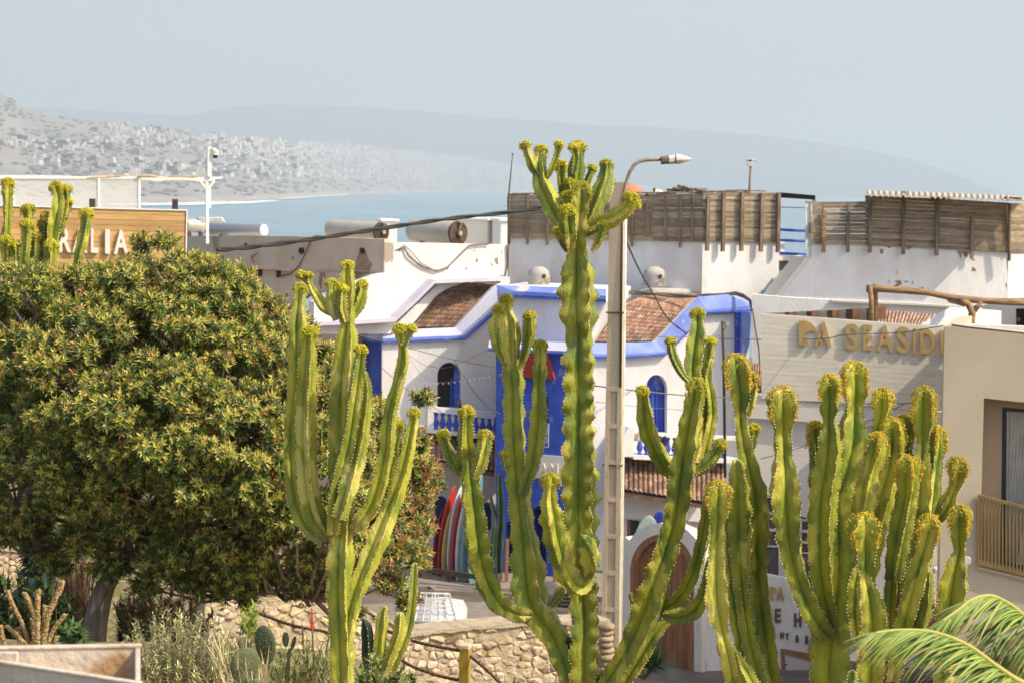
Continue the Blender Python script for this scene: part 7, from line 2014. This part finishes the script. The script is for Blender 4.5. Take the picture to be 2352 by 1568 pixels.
stone_wall('rubble_wall', 'short reddish bank wall at far left beneath the crown', -60, 29.0, 78, 29.5, [(-60, 1252), (0, 1258), (78, 1264)], 1420, 30, seed=12)
# rope fence
m_rope = pm('brown_rope', (.27, .17, .10), (.20, .12, .07), 60, .9, .8, 200)
fpst = thing('fence_post', P(1068, 1600, 21), 'square yellow painted wooden post of the rope fence before the stone wall', 'fence post')
mb = MB(); a, b_ = P(1068, 1488, 21), P(1068, 1620, 21); mb.box((a + b_) / 2, (.10, .10, (a - b_).length), (Vector((.97, -.24, 0)), Vector((.24, .97, 0)), Vector((0, 0, 1))), bev=.006)
mb.build('shaft', pm('yellow_stained_wood', (.42, .28, .045), (.34, .22, .04), 3, .7, .3, 30, stretch=(5, 5, .5)), fpst)
mb = MB(); mb.box(a + Vector((0, 0, .02)), (.115, .115, .05), (Vector((.97, -.24, 0)), Vector((.24, .97, 0)), Vector((0, 0, 1))), bev=.01); mb.build('cap', m_conc, fpst)
def rope(k, pts_, Ys, lab):
    q = [P(*z2(k, [p])[0], Y) for p, Y in zip(pts_, Ys)]
    pp_ = [Vector(p) for p in catmull([tuple(v) for v in q], .035)]; mb = MB()
    for ph in (0, 2.09, 4.19):
        c = []
        for i, p in enumerate(pp_):
            a = i * 1.0 + ph; c.append(p + Vector((0, math.cos(a), math.sin(a))) * .010)
        mb.tube(c, .010, 5)
    mb.build('fence_rope', m_rope, smooth=True, label=lab, cat='rope')
rope('B2', [(1770, 1302), (1500, 1252), (1310, 1200), (1140, 1125)], [21, 21.3, 21.6, 22], 'upper brown rope running left from the yellow post behind the young cactus')
rope('B2', [(900, 1240), (700, 1160), (600, 1135), (460, 1110), (350, 1082), (200, 1030), (60, 972)], [22.5, 22.6, 22.7, 22.8, 23, 23.3, 23.6], 'brown rope in front of the low terrace wall, left of the left cactus')
rope('B2', [(1765, 1545), (1620, 1515), (1500, 1478), (1370, 1432), (1280, 1380)], [21, 21.2, 21.3, 21.5, 21.7], 'lower brown rope running left from the yellow post')
rope('B2', [(1835, 1340), (1920, 1410), (2010, 1490), (2100, 1580)], [21, 20.8, 20.6, 20.4], 'brown rope dropping to the right from the yellow post')
# end pillar of stacked stones beside the lamp pole
mb = MB()
for i in range(11):
    a = P(1391 + R.uniform(-2, 2), 1437 + i * 14, 32.0); g = R.uniform(.6, .85)
    blob(mb, a, .13 * R.uniform(.85, 1.1), 0, (g, g * .95, g * .85), (1.1, 1.1, .55), sub=1, jit=.10)
mb.build('stone_pillar', m_stone, smooth=True, label='pillar end of flat stacked stones where the rubble wall meets the lamp pole', cat='stone pillar')

# ================================================================ palm fronds, lower right, near
pr = thing('palm', P(2500, 1700, 6.0), 'young palm with arching wind blown fronds at the lower right corner', 'palm')
def frond(pts_, Y0, Y1, nl, L0, drop, side_bias, cols, tipL=.5):
    q = catmull([(x, y, lerp(Y0, Y1, i / (len(pts_) - 1))) for i, (x, y) in enumerate(pts_)], 6)
    C_ = [P(x, y, Y) for x, y, Y in q]; m_ = len(C_); mb = MB(); 
    mb.tube(C_, [lerp(.013, .003, i / m_) for i in range(m_)], 6, col=(.42, .40, .10))
    fr = mb.build('frond_rib', m_frond, pr, smooth=True); mb = MB()
    for k_ in range(nl):
        t = k_ / nl; i = min(m_ - 2, int(t * (m_ - 1))); p = C_[i].lerp(C_[i + 1], t * (m_ - 1) - i); tg = (C_[i + 1] - C_[i]).normalized()
        for sgn in (-1, 1):
            s_ = tg.cross(Vector((0, 0, 1))).normalized() * sgn
            d = (tg * R.uniform(.75, 1.1) + s_ * R.uniform(.12, .5) + Vector((0, 0, -drop * R.uniform(.3, 1.3) + side_bias * .2))).normalized()
            L_ = L0 * (math.sin(math.pi * (t * .8 + .15)) ** .6) * R.uniform(.75, 1.15); c = R.choice(cols); g = R.uniform(.7, 1.15); w_ = .009; tipu = R.choice([.75, .88, .95, 1.1, 1.1])
            sd = d.cross(Vector((0, -.4, 1))).normalized(); b0_ = len(mb.v); seg = 5
            for j in range(seg + 1):
                u = j / seg; v = p + d * (L_ * u) + Vector((-.05 * u, 0, -drop * .42 * L_ * u * u)); w2 = w_ / 2 * (1 - u ** 2) + .0006
                nrm = sd.cross(d).normalized()
                mb.v.extend([tuple(v - sd * w2), tuple(v + nrm * w2 * .5), tuple(v + sd * w2)]); cc = tuple(a * g for a in c) if u < tipu else (.42 * g, .27 * g, .10 * g); mb.c.extend([cc] * 3)
            for j in range(seg):
                a = b0_ + 3 * j; mb.f += [(a, a + 1, a + 4, a + 3), (a + 1, a + 2, a + 5, a + 4)]; mb.m += [0, 0]
    mb.build('leaflets', m_frond, fr)
m_frond = pm('palm_leaf', (.95, .95, .95), rough=.5, attr=True, spec=.3)
gc = [(.17, .27, .035), (.25, .33, .045), (.32, .38, .06), (.13, .23, .03), (.22, .32, .05)]
frond([(2520, 1640), (2440, 1590), (2352, 1568), (2290, 1530), (2220, 1480), (2140, 1450), (2060, 1446), (2010, 1452)], 6.3, 5.9, 140, .15, .75, 0, gc)
frond([(2560, 1600), (2450, 1490), (2380, 1440), (2330, 1395), (2280, 1368), (2235, 1375), (2200, 1400), (2165, 1425)], 6.6, 6.2, 140, .17, .9, 0, gc)
frond([(2560, 1660), (2480, 1560), (2400, 1500), (2340, 1480), (2290, 1500)], 6.8, 6.5, 60, .20, 1.1, 0, [(.16, .22, .05), (.30, .24, .10), (.36, .22, .12)])
frond([(2560, 1700), (2460, 1640), (2360, 1600), (2270, 1590), (2190, 1600)], 5.9, 5.6, 50, .15, .5, 0, gc)
frond([(2600, 1660), (2520, 1500), (2440, 1440), (2370, 1430)], 6.4, 6.3, 50, .2, 1.2, 0, [(.26, .20, .10), (.20, .26, .06)])

# ================================================================ near wooden trough, lower left
m_trough = pm('whitewashed_board', (.60, .52, .42), (.50, .40, .29), 5, .8, .4, 30, c3=(.42, .26, .14), s3=3, t3=.58)
zt = P(308, 1488, 5.2).z
def tp_at(x, y): d = ray(x, y); k_ = (zt - CAMZ) / d.z; return Vector((0, 0, CAMZ)) + d * k_
TL, TR, BR_, BL = tp_at(-90, 1492), tp_at(316, 1485), tp_at(316, 1572), tp_at(-90, 1509)
tr = thing('wooden_trough', (TL + BR_) / 2 - Vector((0, 0, .3)), 'open whitewashed wooden trough in the lower left corner, out of focus', 'trough')
def board(a, b_, h, th, name, capw=.0):
    d = (b_ - a); d.z = 0; d.normalize(); n_ = Vector((-d.y, d.x, 0)); c = (a + b_) / 2; mb = MB()
    mb.box(Vector((c.x, c.y, zt - h / 2)), ((b_ - a).length, th, h), (d, n_, Vector((0, 0, 1))), bev=.002)
    if capw: mb.box(Vector((c.x, c.y, zt + .004)), ((b_ - a).length + capw, capw, .008), (d, n_, Vector((0, 0, 1))), bev=.002)
    mb.build(name, m_trough, tr)
board(TL, TR, .16, .012, 'back_board', .02); board(TR, BR_, .16, .012, 'end_board', .0); board(BL, BR_, .16, .012, 'front_board', .018)
mb = MB(); mb.add([Vector((p.x, p.y, zt - .10)) for p in (TL, TR, BR_, BL)], [(0, 3, 2, 1)]); mb.build('bottom_board', m_trough, tr)
mb = MB(); a = tp_at(18, 1500); mb.box(Vector((a.x, a.y, zt - .05)), (.05, .012, .11), bev=.003); mb.build('divider', m_trough, tr)
